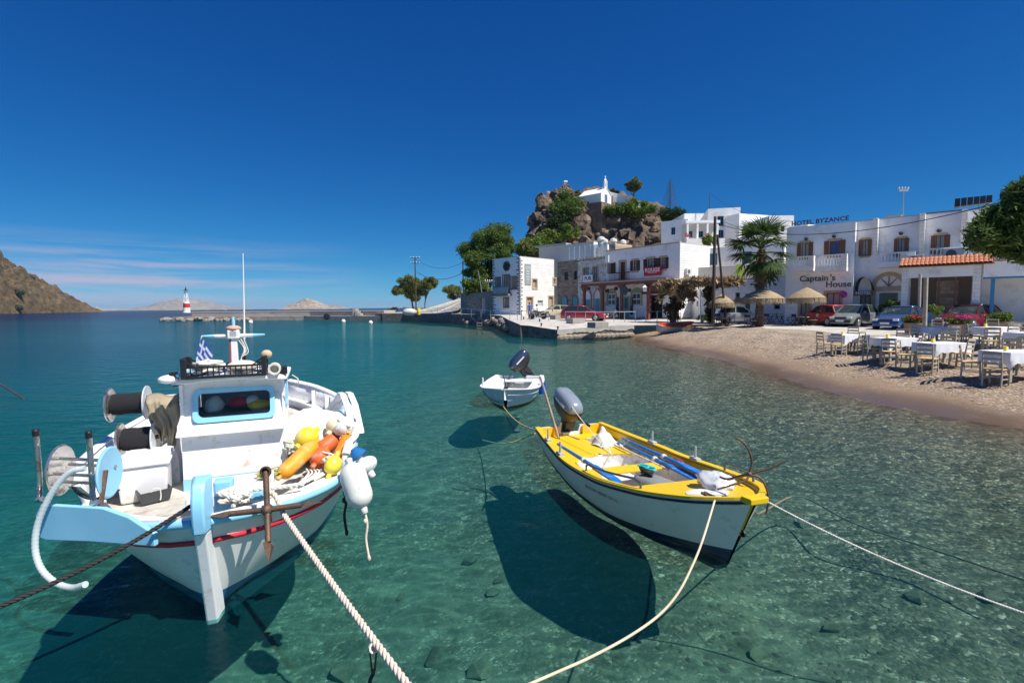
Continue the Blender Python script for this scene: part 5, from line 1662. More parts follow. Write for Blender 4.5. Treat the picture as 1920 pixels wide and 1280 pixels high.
# grapnel at the bow: bent tines round a hub
GY = 4.75
gh = Vector(D(1405, 889, GY))
gr = thing('grapnel', 'rusty grapnel with long curved tines lying on the bow of the yellow boat', 'anchor', gh)
def tine(pts, name='tine', r=.0125):
 P = [Vector(D(px, py, GY + dy)) - gh for px, py, dy in pts]
 sp2 = spline(P, 7)
 MB().tube(sp2, [r * (1 - .35 * i / len(sp2)) for i in range(len(sp2))], 8).build(name, rust, gr, smooth=60)
tine([(1405, 889, 0), (1410, 868, .02), (1404, 845, .03), (1392, 828, .04), (1378, 819, .06)])
tine([(1405, 889, 0), (1420, 884, -.02), (1445, 877, -.05), (1472, 865, -.08)])
tine([(1405, 889, 0), (1425, 896, -.03), (1437, 915, -.06), (1441, 940, -.08), (1436, 963, -.08)])
tine([(1405, 889, 0), (1398, 900, -.03), (1375, 908, -.03), (1345, 917, 0)])
tine([(1405, 889, 0), (1385, 893, .15), (1365, 898, .3), (1350, 894, .4)], 'shank', .016)
MB().ball((0, 0, 0), (.028, .028, .028), 10, 8).build('hub', rust, gr, smooth=60)
rope_heap('rope_bundle', 'dark frayed rope bundle on the near bow edge', B2M @ Matrix.Translation((-.30, -.24, .70)), .05, .16, .03, .012, 26, mat('frayed_rope', (.10, .085, .07), .95), 31, twist=False)
for k, (pts) in enumerate([[(-.95, -.42, .56), (-.55, -.30, .63), (-.12, -.05, .74)], [(-1.0, -.46, .56), (-.7, -.40, .60), (-.42, -.32, .66)]]):
 tag(MB(B2M).tube(spline(pts, 6), .007, 6).build('thin_cord', rope_white, smooth=80), ['thin cord along the fore deck to the bow chock', 'thin cord ending at the rope bundle on the bow'][k], 'rope')
# mooring ropes of the yellow boat
m_ = MB(); twisted(sag(D(1433, 937, 4.62), D(1990, 1172, 3.6), .07, 30), .0085, 3, .06, 5, mb=m_)
tag(m_.build('mooring_rope', rope_white, smooth=80), 'white mooring rope running from the yellow bow to the right', 'rope')
m_ = MB()
m_.tube(spline([D(px, py, y) for px, py, y in ((1340, 938, 4.45), (1318, 1010, 4.05), (1298, 1060, 3.85), (1272, 1110, 3.62), (1236, 1152, 3.42), (1180, 1192, 3.22), (1110, 1230, 3.05), (1050, 1257, 2.95), (960, 1296, 2.8))], 8), .0095, 8)
tag(m_.build('mooring_rope', mat('yellowed_rope', (.62, .52, .36), .9, var=.25, scale=3), smooth=80), 'slack yellowed rope curving from the near bow down to the viewer', 'rope')
m_ = MB().tube(spline([D(1003, 812, 8.4), D(985, 820, 9.2), D(960, 829, 9.4), D(935, 831, 9.5), D(905, 825, 9.8)], 6), .012, 6)
tag(m_.build('stern_line', rope_yellow, smooth=80), 'thin stern line of the yellow boat sinking to the left', 'rope')
m_ = MB().tube(sag(D(944, 762, 12.4), D(1008, 806, 8.5), .12), .012, 6)
tag(m_.build('boat_line', rope_yellow, smooth=80), 'thin line tying the small white boat to the yellow boat stern', 'rope')
m_ = MB().tube(spline([(B2M @ Vector((-.1, .1, .6))), (G(1500, 930, -.15)), (G(1600, 980, -.2)), (G(1750, 1030, -.2)), (G(1930, 1090, -.15))], 8), .012, 6)
tag(m_.build('sunken_line', mat('slimy_rope', (.16, .15, .10), .9), smooth=80), 'thin dark line lying just under the water to the right', 'rope')
# ================================================================= small white boat with motor
faded_blue = boat_paint('faded_blue_hull', (0.42, 0.56, 0.66), .5, (.62, .66, .68), .3)
rust_bottom = boat_paint('rust_bottom', (.16, .07, .05), .7, (.1, .06, .04), .3)
B3_BOW, B3_DIR = Vector((-.20, 12.35, 0)), Vector((-.14, -.99, 0)).normalized()
b3 = thing('small_boat', 'small white dinghy with faded pale blue hull floating behind the others', 'boat', B3_BOW, yaw_of(B3_DIR))
bpy.context.view_layer.update()
B3M = b3.matrix_world.copy()
H3 = Hull(3.05, [(0, .08, .53, .02, -.08), (.10, .34, .52, .05, -.12), (.4, .64, .49, .24, -.16), (1.0, .81, .46, .50, -.18), (2.0, .83, .44, .62, -.18), (3.05, .74, .46, .56, -.1)], rake=.22, rk=3)
open_boat_shell(b3, H3, lambda s: .06, faded_blue, rust_bottom, white_gloss, white_gloss, .09, None, .1)
transom(b3, H3, faded_blue, white_gloss, .18, .08)
for side in (1, -1):
 for zf in (.2, .33):
  MB().tube(H3.line(0, side, .004, zf=lambda s, zf=zf: H3.zr(s) * zf / .46), .008, 5).build('hull_strake', faded_blue, b3)
deck_zone(H3, .02, .55, lambda s: 0, lambda s: H3.zr(s) - .02, white_gloss, b3, 'fore_deck', .05)
deck_zone(H3, .55, 3.0, lambda s: 0, lambda s: .14, liner_white, b3, 'floor', .06)
for side in (1, -1):
 g = [[Vector((-s, side * (H3.half(s, .4) - .10), .40)), Vector((-s, side * (H3.half(s, .4) - .34), .39)), Vector((-s, side * (H3.half(s, .4) - .36), .15))] for s in np.linspace(.6, 2.9, 20)]
 MB().sheet(g).build('side_bench', white_gloss, b3, smooth=30)
MB().box((-2.72, 0, .36), (.4, 1.1, .04)).build('stern_seat', white_gloss, b3, bev=.01)
for s, sd in ((.55, -1), (1.4, 1)):
 p = H3.pt(s, H3.zr(s), sd, -.04)
 MB().lathe([(.02, 0), (.02, .26), (.014, .27)], 8, Matrix.Translation(p)).build('thole_pin', white_gloss, b3)
MB().box((-.25, 0, .535), (.2, .12, .03)).build('bow_cleat', black_iron, b3, bev=.01)
MB().tube([(-.25, 0, .54), (-.30, -.04, .72), (-.33, -.09, .86)], .014, 6).build('tiller_line', black_plastic, b3)
outboard('outboard_motor', 'dark blue grey outboard motor tilted up on the small white boat', B3M @ Matrix.Translation((-3.02, .04, .88)) @ rot(z=-55, y=42), 1.15, (.03, .045, .085), (.03, .025, .025))
q = H3.pt(1.2, .3, 1, .10)
mbb = MB(B3M).lathe([(.10, -.13), (.13, .13), (.115, .13), (.09, -.11)], 14, Matrix.Translation((q.x, q.y, .36)))
tag(mbb.build('blue_bucket', mat('bucket_blue', (.01, .12, .50), .5), smooth=50), 'blue plastic bucket hanging on the side of the small boat', 'bucket')
tag(MB(B3M).tube(spline([(-.62, -.70, .44), (-.42, -.5, .25), (-.22, -.22, .18), (.0, -.02, .2)], 6), .008, 5).build('painter', rope_black, smooth=80), 'dark cord looped round the bow of the small boat', 'rope')
# ================================================================= beached rowing boat
br = G(1268, 619, .62)
orange_in = boat_paint('orange_paint', (.72, .10, .02), .45, (.6, .3, .15), .2)
cream_hull = boat_paint('cream_hull', (.66, .62, .54), .5, (.45, .38, .3), .2)
b4 = thing('rowing_boat', 'cream rowing boat with bright orange inside drawn up on the beach', 'boat', (br.x, br.y, ground_z(br.x, br.y) + .16), R(33))
H4 = Hull(3.2, [(0, .03, .66, .01, -.1), (.3, .30, .58, .12, -.16), (.9, .55, .48, .34, -.18), (1.8, .62, .43, .44, -.18), (2.6, .56, .44, .40, -.16), (3.2, .40, .47, .30, -.1)], rake=.25, rk=3, dense=24)
for ch_ in (0,):
 open_boat_shell(b4, H4, lambda s: -.05, cream_hull, cream_hull, orange_in, orange_in, .08, None, .05)
 transom(b4, H4, cream_hull, orange_in, .1, .03)
deck_zone(H4, .6, 3.1, lambda s: 0, lambda s: .10, orange_in, b4, 'floor', .04)
for s in (1.1, 2.0, 2.7):
 MB().box((-s, 0, .33), (.2, H4.half(s, .33) * 2 - .08, .03)).build('thwart', orange_in, b4)
for c_ in list(b4.children):
 c_.location.x += 1.55
b4.rotation_euler = (R(15), 0, R(20))
oo = oar('oar', 'pale blue oar resting on the beached orange rowing boat', Matrix.Translation((br.x - .9, br.y + .1, ground_z(br.x, br.y) + .72)) @ rot(z=14, y=-3), 2.4)
# edge of another boat at the far left with its stay
p = G(-14, 716, .2)
eb = thing('moored_dinghy', 'white boat end just showing at the left edge of the picture', 'boat', (p.x, p.y, 0), R(200))
HE = Hull(2.6, [(0, .05, .5, .02, -.1), (.3, .4, .46, .2, -.15), (1.2, .7, .42, .5, -.16), (2.6, .6, .44, .5, -.1)], rake=.2, rk=3, dense=20)
open_boat_shell(eb, HE, lambda s: .05, white_hull, blue_anti, white_gloss, white_gloss, .08, None, .1)
transom(eb, HE, white_hull, white_gloss)
eb.rotation_euler = (0, 0, R(10))
tag(MB().tube([G(-6, 716, .45), G(47, 749, -.02)], .022, 6).build('mooring_pole', rust, smooth=60), 'dark thin mooring pole slanting into the water at the left edge', 'pole')
# ------------------------------------------------------------------ buildings
def brick_wall(name, col, joint, sc=(1.6, 3.6), bump=.5, var=.06):
 if name in MATS:
  return MATS[name]
 m = bpy.data.materials.new(name)
 m.use_nodes = True
 nt, L = m.node_tree, m.node_tree.links
 b = nt.nodes['Principled BSDF']
 b.inputs['Roughness'].default_value = .85
 tc_ = nt.nodes.new('ShaderNodeTexCoord')
 br_ = node(nt, 'ShaderNodeTexBrick', Scale=1.0, Mortar_Size=.012, Brick_Width=.55, Row_Height=.24)
 br_.inputs['Color1'].default_value = (*[c * (1 - var) for c in col], 1)
 br_.inputs['Color2'].default_value = (*[min(1, c * (1 + var)) for c in col], 1)
 br_.inputs['Mortar'].default_value = (*joint, 1)
 nzd = node(nt, 'ShaderNodeTexNoise', Scale=3.0, Detail=3.0)
 L.new(tc_.outputs['Object'], nzd.inputs['Vector'])
 ad = nt.nodes.new('ShaderNodeVectorMath'); ad.operation = 'MULTIPLY_ADD'
 ad.inputs[1].default_value = (.06, .06, .06)
 L.new(nzd.outputs['Color'], ad.inputs[0]); L.new(tc_.outputs['Object'], ad.inputs[2])
 L.new(ad.outputs[0], br_.inputs['Vector'])
 nz = node(nt, 'ShaderNodeTexNoise', Scale=.7, Detail=7.0, Roughness=.7)
 L.new(tc_.outputs['Object'], nz.inputs['Vector'])
 mr = node(nt, 'ShaderNodeMapRange', From_Min=.3, From_Max=.7, To_Min=.86, To_Max=1.04)
 L.new(nz.outputs[0], mr.inputs['Value'])
 mu = nt.nodes.new('ShaderNodeVectorMath'); mu.operation = 'SCALE'
 L.new(br_.outputs[0], mu.inputs[0]); L.new(mr.outputs[0], mu.inputs['Scale'])
 L.new(mu.outputs[0], b.inputs['Base Color'])
 bp = node(nt, 'ShaderNodeBump', Strength=bump, Distance=.03)
 bp.invert = True
 L.new(br_.outputs['Fac'], bp.inputs['Height']); L.new(bp.outputs[0], b.inputs['Normal'])
 MATS[name] = m
 return m
plaster = mat('white_plaster', (.86, .86, .86), .85, var=.05, scale=.8, bump=.15, bscale=14, wear=((.66, .65, .63), .24, .9))
plaster_old = mat('peeling_plaster', (.68, .66, .62), .9, var=.14, scale=1.2, bump=.4, bscale=9, wear=((.40, .31, .24), .38, 1.6))
white_brick = brick_wall('white_brick', (.84, .83, .80), (.60, .58, .55))
rubble = brick_wall('rubble_stone', (.33, .255, .19), (.21, .165, .125), var=.35, bump=.8)
grey_wall = brick_wall('grey_masonry', (.30, .27, .24), (.18, .16, .145), var=.3, bump=.8)
brown_wood = mat('brown_wood', (.16, .065, .03), .6, var=.25, scale=5, stretch=(6, 1, 6))
shutter_wood = mat('shutter_wood', (.20, .085, .035), .6, var=.2, scale=5, stretch=(8, 1, 8))
dark_shutter = mat('dark_shutter', (.075, .03, .022), .6, var=.2, scale=5)
pergola_wood = mat('pergola_wood', (.17, .055, .035), .6, var=.25, scale=4)
teal_door = mat('teal_door', (.10, .34, .40), .6, var=.12, scale=4, wear=((.3, .45, .46), .2, 5))
green_door = mat('green_door', (.20, .40, .35), .6, var=.1)
beige_stone = mat('beige_stone', (.47, .36, .24), .8, var=.12, scale=5, bump=.2, bscale=20)
grey_stone_trim = mat('grey_stone_trim', (.20, .185, .17), .85, var=.2, scale=6, bump=.3)
black_quoin = mat('black_quoin', (.055, .05, .05), .85, var=.35, scale=6, bump=.4)
pane_dark = mat('dark_pane', (.02, .026, .03), .08, spec=.6, var=.1)
pane_blue = mat('blue_pane', (.05, .12, .16), .12, spec=.6, var=.1)
curtain = mat('pale_curtain', (.42, .47, .48), .8, var=.15, scale=9, stretch=(6, .5, 1))
wood_beige = mat('weathered_door', (.38, .30, .23), .8, var=.15, scale=4)
roof_flat = mat('flat_roof', (.50, .44, .36), .9, var=.15, scale=1)
tile_red = mat('roof_tile', (.43, .15, .07), .75, var=.25, scale=3, wear=((.42, .22, .12), .25, 4))
dark_interior = mat('dim_interior', (.035, .032, .03), .9, var=.2)
class Fac:
 def __init__(self, A, B, z0):
  self.A, self.B, self.z0 = Vector((A[0], A[1], z0)), Vector((B[0], B[1], z0)), z0
  self.x = (self.B - self.A).normalized()
  self.W = (self.B - self.A).length
  self.M = frame(self.A, self.x, (0, 0, 1))
  self.n = Vector((self.M[0][2], self.M[1][2], 0))
 def uv(self, px, py, w=0.0):
  d = ray(px, py)
  p0 = self.A + self.n * w
  t = (p0 - CAMP).dot(self.n) / d.dot(self.n)
  q = CAMP + d * t - self.A
  return q.dot(self.x), q.z
 def box(self, x0, x1, y0, y1, w=0.0):
  ym = (y0 + y1) / 2
  u0, u1 = self.uv(x0, ym, w)[0], self.uv(x1, ym, w)[0]
  xm = (x0 + x1) / 2
  return u0, u1, self.uv(xm, y1, w)[1], self.uv(xm, y0, w)[1]
 def root(self, name, lab, cat='building', group=None):
  return thing(name, lab, cat, M=self.M, group=group)
SIDE_R = lambda W: Matrix(((0, 0, 1, W), (0, 1, 0, 0), (-1, 0, 0, 0), (0, 0, 0, 1)))
def wall(root, W, H, ops, m, T=None, name='wall', rev=.22, u0=0.0, v0=0.0, revm=None):
 us = sorted(set([u0, W] + [min(max(a, u0), W) for o in ops for a in o[:2]]))
 vs_ = sorted(set([v0, H] + [min(max(a, v0), H) for o in ops for a in o[2:4]]))
 mb = MB(T)
 for a, b in zip(us, us[1:]):
  run = None
  for c, d in zip(vs_, vs_[1:]):
   mu, mv = (a + b) / 2, (c + d) / 2
   hole = any(o[0] < mu < o[1] and o[2] < mv < o[3] for o in ops)
   if hole:
    continue
   mb.add([(a, c, 0), (b, c, 0), (b, d, 0), (a, d, 0)], [(0, 1, 2, 3)])
 for o in ops:
  a, b, c, d = o[:4]
  mb.add([(a, c, 0), (b, c, 0), (b, d, 0), (a, d, 0), (a, c, -rev), (b, c, -rev), (b, d, -rev), (a, d, -rev)],
 [(0, 4, 5, 1), (1, 5, 6, 2), (2, 6, 7, 3), (3, 7, 4, 0)])
 return mb.build(name, m, root)
def lbox(T, u0, u1, v0, v1, w0, w1):
 mb = MB(T)
 mb.box(((u0 + u1) / 2, (v0 + v1) / 2, (w0 + w1) / 2), (abs(u1 - u0), abs(v1 - v0), abs(w1 - w0)))
 return mb
def window(root, T, o, kind='pane', fm=None, rev=.22, shut=None, sill=None, trim=None, trim_w=.12, bars=(2, 2), pm=None, name='window', open_=0.55):
 u0, u1, v0, v1 = o
 fm = fm or shutter_wood
 w = -rev * .7
 fw = min(.07, (u1 - u0) * .12)
 mb = MB(T)
 for a, b, c, d in ((u0, u0 + fw, v0, v1), (u1 - fw, u1, v0, v1), (u0 + fw, u1 - fw, v1 - fw, v1), (u0 + fw, u1 - fw, v0, v0 + fw)):
  mb.box(((a + b) / 2, (c + d) / 2, w), (b - a, d - c, .06))
 nb, nh = bars
 for k in range(1, nb):
  mb.box((u0 + (u1 - u0) * k / nb, (v0 + v1) / 2, w), (fw * .7, v1 - v0 - 2 * fw, .05))
 for k in range(1, nh):
  mb.box(((u0 + u1) / 2, v0 + (v1 - v0) * k / nh, w + .002), (u1 - u0 - 2 * fw, fw * .6, .045))
 f = mb.build(name, fm, root)
 mb = MB(T)
 mb.box(((u0 + u1) / 2, (v0 + v1) / 2, -rev + .01), (u1 - u0, v1 - v0, .02))
 mb.build('pane' if kind == 'pane' else 'panel', pm or pane_dark, f)
 if shut:
  wd = (u1 - u0) * open_
  for s_ in (-1, 1):
   e = u0 if s_ < 0 else u1
   a, b = (e - wd, e) if s_ < 0 else (e, e + wd)
   sm = MB(T)
   sm.box(((a + b) / 2, (v0 + v1) / 2, .035), (b - a, v1 - v0, .04))
   for k in range(9):
    vv = v0 + (v1 - v0) * (k + .5) / 9
    sm.box(((a + b) / 2, vv, .06), ((b - a) * .8, (v1 - v0) / 9 * .5, .02))
   sm.build('shutter', shut, f)
 if sill:
  lbox(T, u0 - .1, u1 + .1, v0 - .1, v0, -.02, .1).build('sill', sill, f)
 if trim:
  tm = MB(T)
  for a, b, c, d in ((u0 - trim_w, u0, v0, v1 + trim_w), (u1, u1 + trim_w, v0, v1 + trim_w), (u0, u1, v1, v1 + trim_w)):
   tm.box(((a + b) / 2, (c + d) / 2, .02), (b - a, d - c, .05))
  if v0 > .4:
   tm.box(((u0 + u1) / 2, v0 - trim_w / 2, .03), (u1 - u0 + 2 * trim_w, trim_w, .07))
  tm.build('surround', trim, f)
 return f
def arch(root, T, u0, u1, v0, v1, m_fill, m_trim, name='arched_door', tw=.14, w=.015, pointed=0.0):
 r = (u1 - u0) / 2
 cu, cv = (u0 + u1) / 2, v1 - r * (1 + pointed)
 def ringp(rr):
  out = [(cu + rr, v0)]
  for k in range(15):
   a = math.pi * k / 14
   out.append((cu + rr * math.cos(a), cv + rr * (1 + pointed * abs(math.sin(a)) ** 3) * math.sin(a)))
  return out + [(cu - rr, v0)]
 inn, out_ = ringp(r), ringp(r + tw)
 f = MB(T).prism([Vector((a, b, 0)) for a, b in inn], (0, 0, w - .03), (0, 0, w + .01)).build(name, m_fill, root)
 mb = MB(T)
 for (a, b), (c, d), (e_, g_), (h_, i_) in zip(out_, out_[1:], inn[1:], inn):
  mb.prism([Vector((a, b, 0)), Vector((c, d, 0)), Vector((e_, g_, 0)), Vector((h_, i_, 0))], (0, 0, w - .02), (0, 0, w + .07))
 mb.build('arch_ring', m_trim, f)
 return f
def shell(root, W, H, depth, m_side, m_roof=None, parapet=.25, right_ops=(), m_right=None, left=True):
 wall(root, depth, H, list(right_ops), m_right or m_side, SIDE_R(W), 'side_wall')
 if left:
  MB().add([(0, 0, 0), (0, 0, -depth), (0, H, -depth), (0, H, 0)], [(0, 1, 2, 3)]).build('side_wall', m_side, root)
 MB().add([(0, 0, -depth), (W, 0, -depth), (W, H, -depth), (0, H, -depth)], [(0, 1, 2, 3)]).build('back_wall', m_side, root)
 MB().add([(0, H - parapet, -.002), (W, H - parapet, -.002), (W, H - parapet, -depth), (0, H - parapet, -depth)], [(0, 1, 2, 3)]).build('roof', m_roof or roof_flat, root)
 mb = MB()
 for a, b, c, d in ((0, W, -.18, .0), (W - .18, W, -depth, -.18), (0, .18, -depth, -.18), (.18, W - .18, -depth, -depth + .18)):
  mb.box(((a + b) / 2, H + .03, (c + d) / 2), (b - a, .06, d - c))
 mb.build('coping', m_roof or roof_flat, root)
def balusters(root, u0, u1, v0, v1, w, m, pitch=.16, T=None, name='baluster', slim=.05):
 lbox(T, u0, u1, v1 - .09, v1, w - .09, w + .09).build('handrail', m, root)
 lbox(T, u0, u1, v0, v0 + .07, w - .08, w + .08).build('bottom_rail', m, root)
 n = max(2, int((u1 - u0) / pitch))
 for k in range(n):
  u = u0 + (u1 - u0) * (k + .5) / n
  h = v1 - v0 - .16
  mb = MB(T)
  if slim > .03:
   mb.lathe([(.03, 0), (slim, h * .3), (.025, h * .65), (.04, h)], 6, Matrix.Translation((u, v0 + .07, w)) @ Matrix.Rotation(-math.pi / 2, 4, 'X'))
  else:
   mb.box((u, v0 + .07 + h / 2, w), (slim, h, slim))
  mb.build(name, m, root)
def ac_unit(lab, M, s=1.0):
 t = thing('air_conditioner', lab, 'air conditioner', M=M, group='air conditioner units')
 MB().box((0, 0, .15), (.85 * s, .6 * s, .3)).build('casing', mat('ac_white', (.66, .66, .62), .5), t, bev=.02)
 MB().lathe([(.22 * s, .3), (.22 * s, .315), (.05, .32)], 16, Matrix.Translation((-.1 * s, 0, 0))).build('fan_grille', mat('ac_grey', (.12, .12, .12), .6), t)
 return t
# ---- white house with black quoins ------------------------------------------------------------
F1 = Fac((-2.7, 71.3), (1.15, 67.6), 1.35)
h1 = F1.root('white_stone_house', 'tall white house with black corner stones and a small balcony', 'house')
H1_ = F1.uv(974, 481)[1]
ops = [F1.box(929.5, 938, 521, 543), F1.box(943.5, 955, 516.5, 549.5), F1.box(959, 969, 519.5, 541), F1.box(945, 953.5, 559, 575.5)]
wall(h1, F1.W, H1_, ops, plaster)
for o in ops:
 window(h1, None, o, fm=grey_stone_trim, trim=grey_stone_trim, trim_w=.16, pm=wood_beige, bars=(2, 1), kind='panel')
dep1 = 7.3
S1 = SIDE_R(F1.W)
bpy.context.view_layer.update()
FS1 = Fac(F1.B, (F1.B.x - F1.n.x * dep1, F1.B.y - F1.n.y * dep1), 1.35)
ops2 = [FS1.box(999, 1006.5, 524, 540), FS1.box(988, 998.5, 557.5, 590), FS1.box(1008, 1018.5, 563, 575), FS1.box(1029, 1037, 556, 588), FS1.box(1037.5, 1041.5, 522, 533)]
ops2 = [(a, b, max(c, 0), d) for a, b, c, d in ops2]
shell(h1, F1.W, H1_, dep1, white_brick, roof_flat, .3, ops2, white_brick)
for k, o in enumerate(ops2):
 window(h1, S1, o, fm=beige_stone if k != 2 else plaster, trim=beige_stone if k in (0, 1, 3, 4) else None, trim_w=.18, pm=[wood_beige, wood_beige, curtain, wood_beige, wood_beige][k], bars=(1, 1), kind='panel')
# quoins up the corners
qr = random.Random(2)
for k in range(30):
 v = .15 + k * (H1_ - .2) / 30
 for u, sg in ((0, 1), (F1.W, -1)):
  ln_ = (.55 if k % 2 else .25) * qr.uniform(.7, 1.2)
  lbox(None, u, u + sg * ln_, v, v + .13, -.02, .03).build('quoin_stone', black_quoin, h1)
 ln_ = (.25 if k % 2 else .5) * qr.uniform(.7, 1.2)
 lbox(S1, 0.0, ln_, v, v + .11, -.02, .03).build('quoin_stone', black_quoin, h1)
# rosette
u_, v_ = F1.uv(950, 499)
for k in range(7):
 a = k * math.pi / 3
 rr_ = 0 if k == 6 else .38
 MB().lathe([(.12, 0), (.19, 0), (.19, .05), (.12, .05), (.12, 0)], 12, Matrix.Translation((u_ + rr_ * math.cos(a), v_ + rr_ * math.sin(a), 0))).build('rosette_ring', black_quoin, h1)
MB().lathe([(.62, 0), (.70, 0), (.70, .04), (.62, .04), (.62, 0)], 24, Matrix.Translation((u_, v_, 0))).build('rosette_rim', grey_stone_trim, h1)
# balcony
b_ = F1.box(930, 960, 551, 555)
lbox(None, b_[0], b_[1], b_[2], b_[3], 0, .8).build('balcony_slab', grey_stone_trim, h1)
bal = mat('balcony_rail', (.20, .29, .36), .5, .3)
for k in range(9):
 u = b_[0] + .1 + (b_[1] - b_[0] - .2) * k / 8
 lbox(None, u - .015, u + .015, b_[3], b_[3] + .95, .72, .75).build('balcony_bar', bal, h1)
lbox(None, b_[0] + .05, b_[1] - .05, b_[3] + .93, b_[3] + .98, .70, .77).build('balcony_rail', bal, h1)
lbox(None, b_[0] + .1, b_[1] - .1, b_[3] + .05, b_[3] + .9, .735, .745).build('balcony_panel', mat('balcony_glass', (.28, .40, .48), .3, alpha=.7), h1)
# sign on the sunny side
so = FS1.box(983.5, 995, 495, 534)
sg_ = lbox(S1, so[0], so[1], so[2], so[3], .0, .06).build('sign_board', mat('sign_grey', (.30, .34, .32), .6), h1)
lm = mat('sign_white', (.72, .74, .72), .6)
text('OTI', 'sign_lettering', .62, S1 @ Matrix.Translation(((so[0] + so[1]) / 2, so[3] - .55, .065)), lm, h1, .005)
for k, wd in enumerate((.18, .5, .55, .5, .62)):
 vv = so[2] + .35 + k * .36
 lbox(S1, (so[0] + so[1]) / 2 - wd / 2, (so[0] + so[1]) / 2 + wd / 2, vv, vv + .10, .06, .068).build('sign_line', lm, h1)
# ---- row of old houses -------------------------------------------------------------------------
RA, RB = Vector((5.9, 64.3, 0)), Vector((16.8, 50.0, 0))
RX = (RB - RA).normalized()
FR = Fac(RA, RB, 1.3)
uB = FR.uv(1083.5, 540)[0]
uC = FR.uv(1137, 520)[0]
def sub_fac(u0, u1):
 p, q = FR.A + FR.x * u0, FR.A + FR.x * u1
 return Fac((p.x, p.y), (q.x, q.y), 1.3)
F2 = sub_fac(0, uB)
h2 = F2.root('stone_house', 'narrow brown rubble stone house beside the white corner house', 'house')
H2_ = F2.uv(1064, 489.5)[1]
ops = [F2.box(1058, 1065, 509.5, 525), F2.box(1076, 1082, 508, 524)]
wall(h2, F2.W, H2_, ops, rubble)
for o in ops:
 window(h2, None, o, fm=mat('navy_frame', (.02, .05, .09), .5), pm=pane_blue, bars=(2, 2))
for (a, b, c, d) in ((1053.5, 1063, 556, 590), (1074, 1083, 556, 590)):
 o = F2.box(a, b, c, d)
 arch(h2, None, o[0], o[1], 0.02, o[3], teal_door, grey_stone_trim)
shell(h2, F2.W, H2_, 7, rubble, roof_flat, .2)
F3 = sub_fac(uB, uC)
h3 = F3.root('pub_house', 'peeling white house with pink window arches and a sign reading PUB', 'house')
H3_ = F3.uv(1110, 487)[1]
ops = [F3.box(1094, 1102.5, 503, 530), F3.box(1112, 1120.5, 501, 527)]
wall(h3, F3.W, H3_, ops, plaster_old)
pink = mat('pink_stone', (.45, .25, .20), .85, var=.2, scale=6)
for o in ops:
 window(h3, None, o, fm=grey_stone_trim, trim=pink, pm=curtain, bars=(2, 2))
for (a, b, c, d) in ((1096.5, 1108, 545, 592), (1115, 1126, 543, 592)):
 o = F3.box(a, b, c, d)
 f = arch(h3, None, o[0], o[1], .02, o[3], plaster, pink, pointed=.35)
 lbox(None, o[0] + .12, o[1] - .12, .04, o[3] - 1.05, .02, .06).build('door_leaf', teal_door, f)
shell(h3, F3.W, H3_, 7, plaster_old, roof_flat, .2)
for k in range(16):                                              # ragged eaves stones
 u = F3.W * (k + .5) / 16
 lbox(None, u - .12, u + .1, H3_ - .06 + .05 * (k % 3), H3_ + .14 + .05 * (k % 2), -.25, .06).build('eaves_stone', grey_stone_trim, h3)
o = F3.box(1093.5, 1111, 515.5, 528.5, .5)
ps = lbox(None, o[0], o[1], o[2], o[3], .45, .52).build('pub_sign', plaster, h3)
text('PUB', 'sign_lettering', (o[3] - o[2]) * .72, Matrix.Translation(((o[0] + o[1]) / 2, (o[2] + o[3]) / 2, .525)), black_iron, h3, .006, bold=.01)
F4 = sub_fac(uC, FR.W)
h4 = F4.root('shop_house', 'long pale house with brown shutters, wooden porch and red ROUGE shop sign', 'house')
H4_ = F4.uv(1265, 456.5)[1]
win = [F4.box(1143, 1150, 493, 512), F4.box(1163, 1172, 491, 524), F4.box(1187, 1195, 488.5, 507.5), F4.box(1214, 1226, 485, 505), F4.box(1239, 1248, 483, 504)]
low = [F4.box(1217, 1242, 553, 598)]
low = [(a, b, .02, d) for a, b, c, d in low]
wall(h4, F4.W, H4_, win + low, plaster)
for k, o in enumerate(win):
 window(h4, None, o, fm=brown_wood, shut=dark_shutter if k != 1 else None, trim=beige_stone if k in (1, 2, 3, 4) else None, trim_w=.2, pm=curtain if k in (2, 3, 4) else brown_wood, bars=(2, 3), open_=.62)
for (a, b, c, d) in ((1139.5, 1155, 543.5, 573), (1185, 1203, 541.5, 573)):
 o = F4.box(a, b, c, d)
 f = arch(h4, None, o[0], o[1], o[2], o[3], green_door, beige_stone, 'arched_window')
 n = 2
 for i in range(2):
  for j in range(2):
   uu = o[0] + (o[1] - o[0]) * (.12 + .42 * i)
   vv = o[2] + .15 + j * .62
   lbox(None, uu, uu + (o[1] - o[0]) * .34, vv, vv + .5, .02, .04).build('pane', pane_dark, f)
  lbox(None, o[0] + (o[1] - o[0]) * (.09 + .42 * i), o[0] + (o[1] - o[0]) * (.49 + .42 * i), o[2] + .08, o[2] + 1.36, .012, .03).build('sash', plaster, f)
o = F4.box(1169, 1180, 555, 596)
dr = lbox(None, o[0], o[1], .02, o[3], 0, .06).build('door', green_door, h4)
lbox(None, o[0] + .2, o[1] - .2, 1.0, o[3] - .2, .06, .07).build('pane', pane_dark, dr)
for a, b in ((1155.5, 1160.5), (1182, 1187)):
 o2_ = F4.box(a, b, 557, 590)
 lbox(None, o2_[0], o2_[1], o2_[2], o2_[3], .01, .08).build('open_shutter', mat('navy_shutter', (.02, .035, .055), .6), h4)
window(h4, None, low[0], fm=black_iron, pm=dark_interior, bars=(4, 2), rev=.3, name='shop_window')
shell(h4, F4.W, H4_, 11.0, white_brick, roof_flat, .25, [], white_brick)
mb = MB()
mb.box((F4.W / 2, H4_ + .08, -.1), (F4.W, .12, .4))
mb.build('eaves', roof_flat, h4)
o = F4.box(1207.5, 1239.5, 500.5, 516.5, .3)
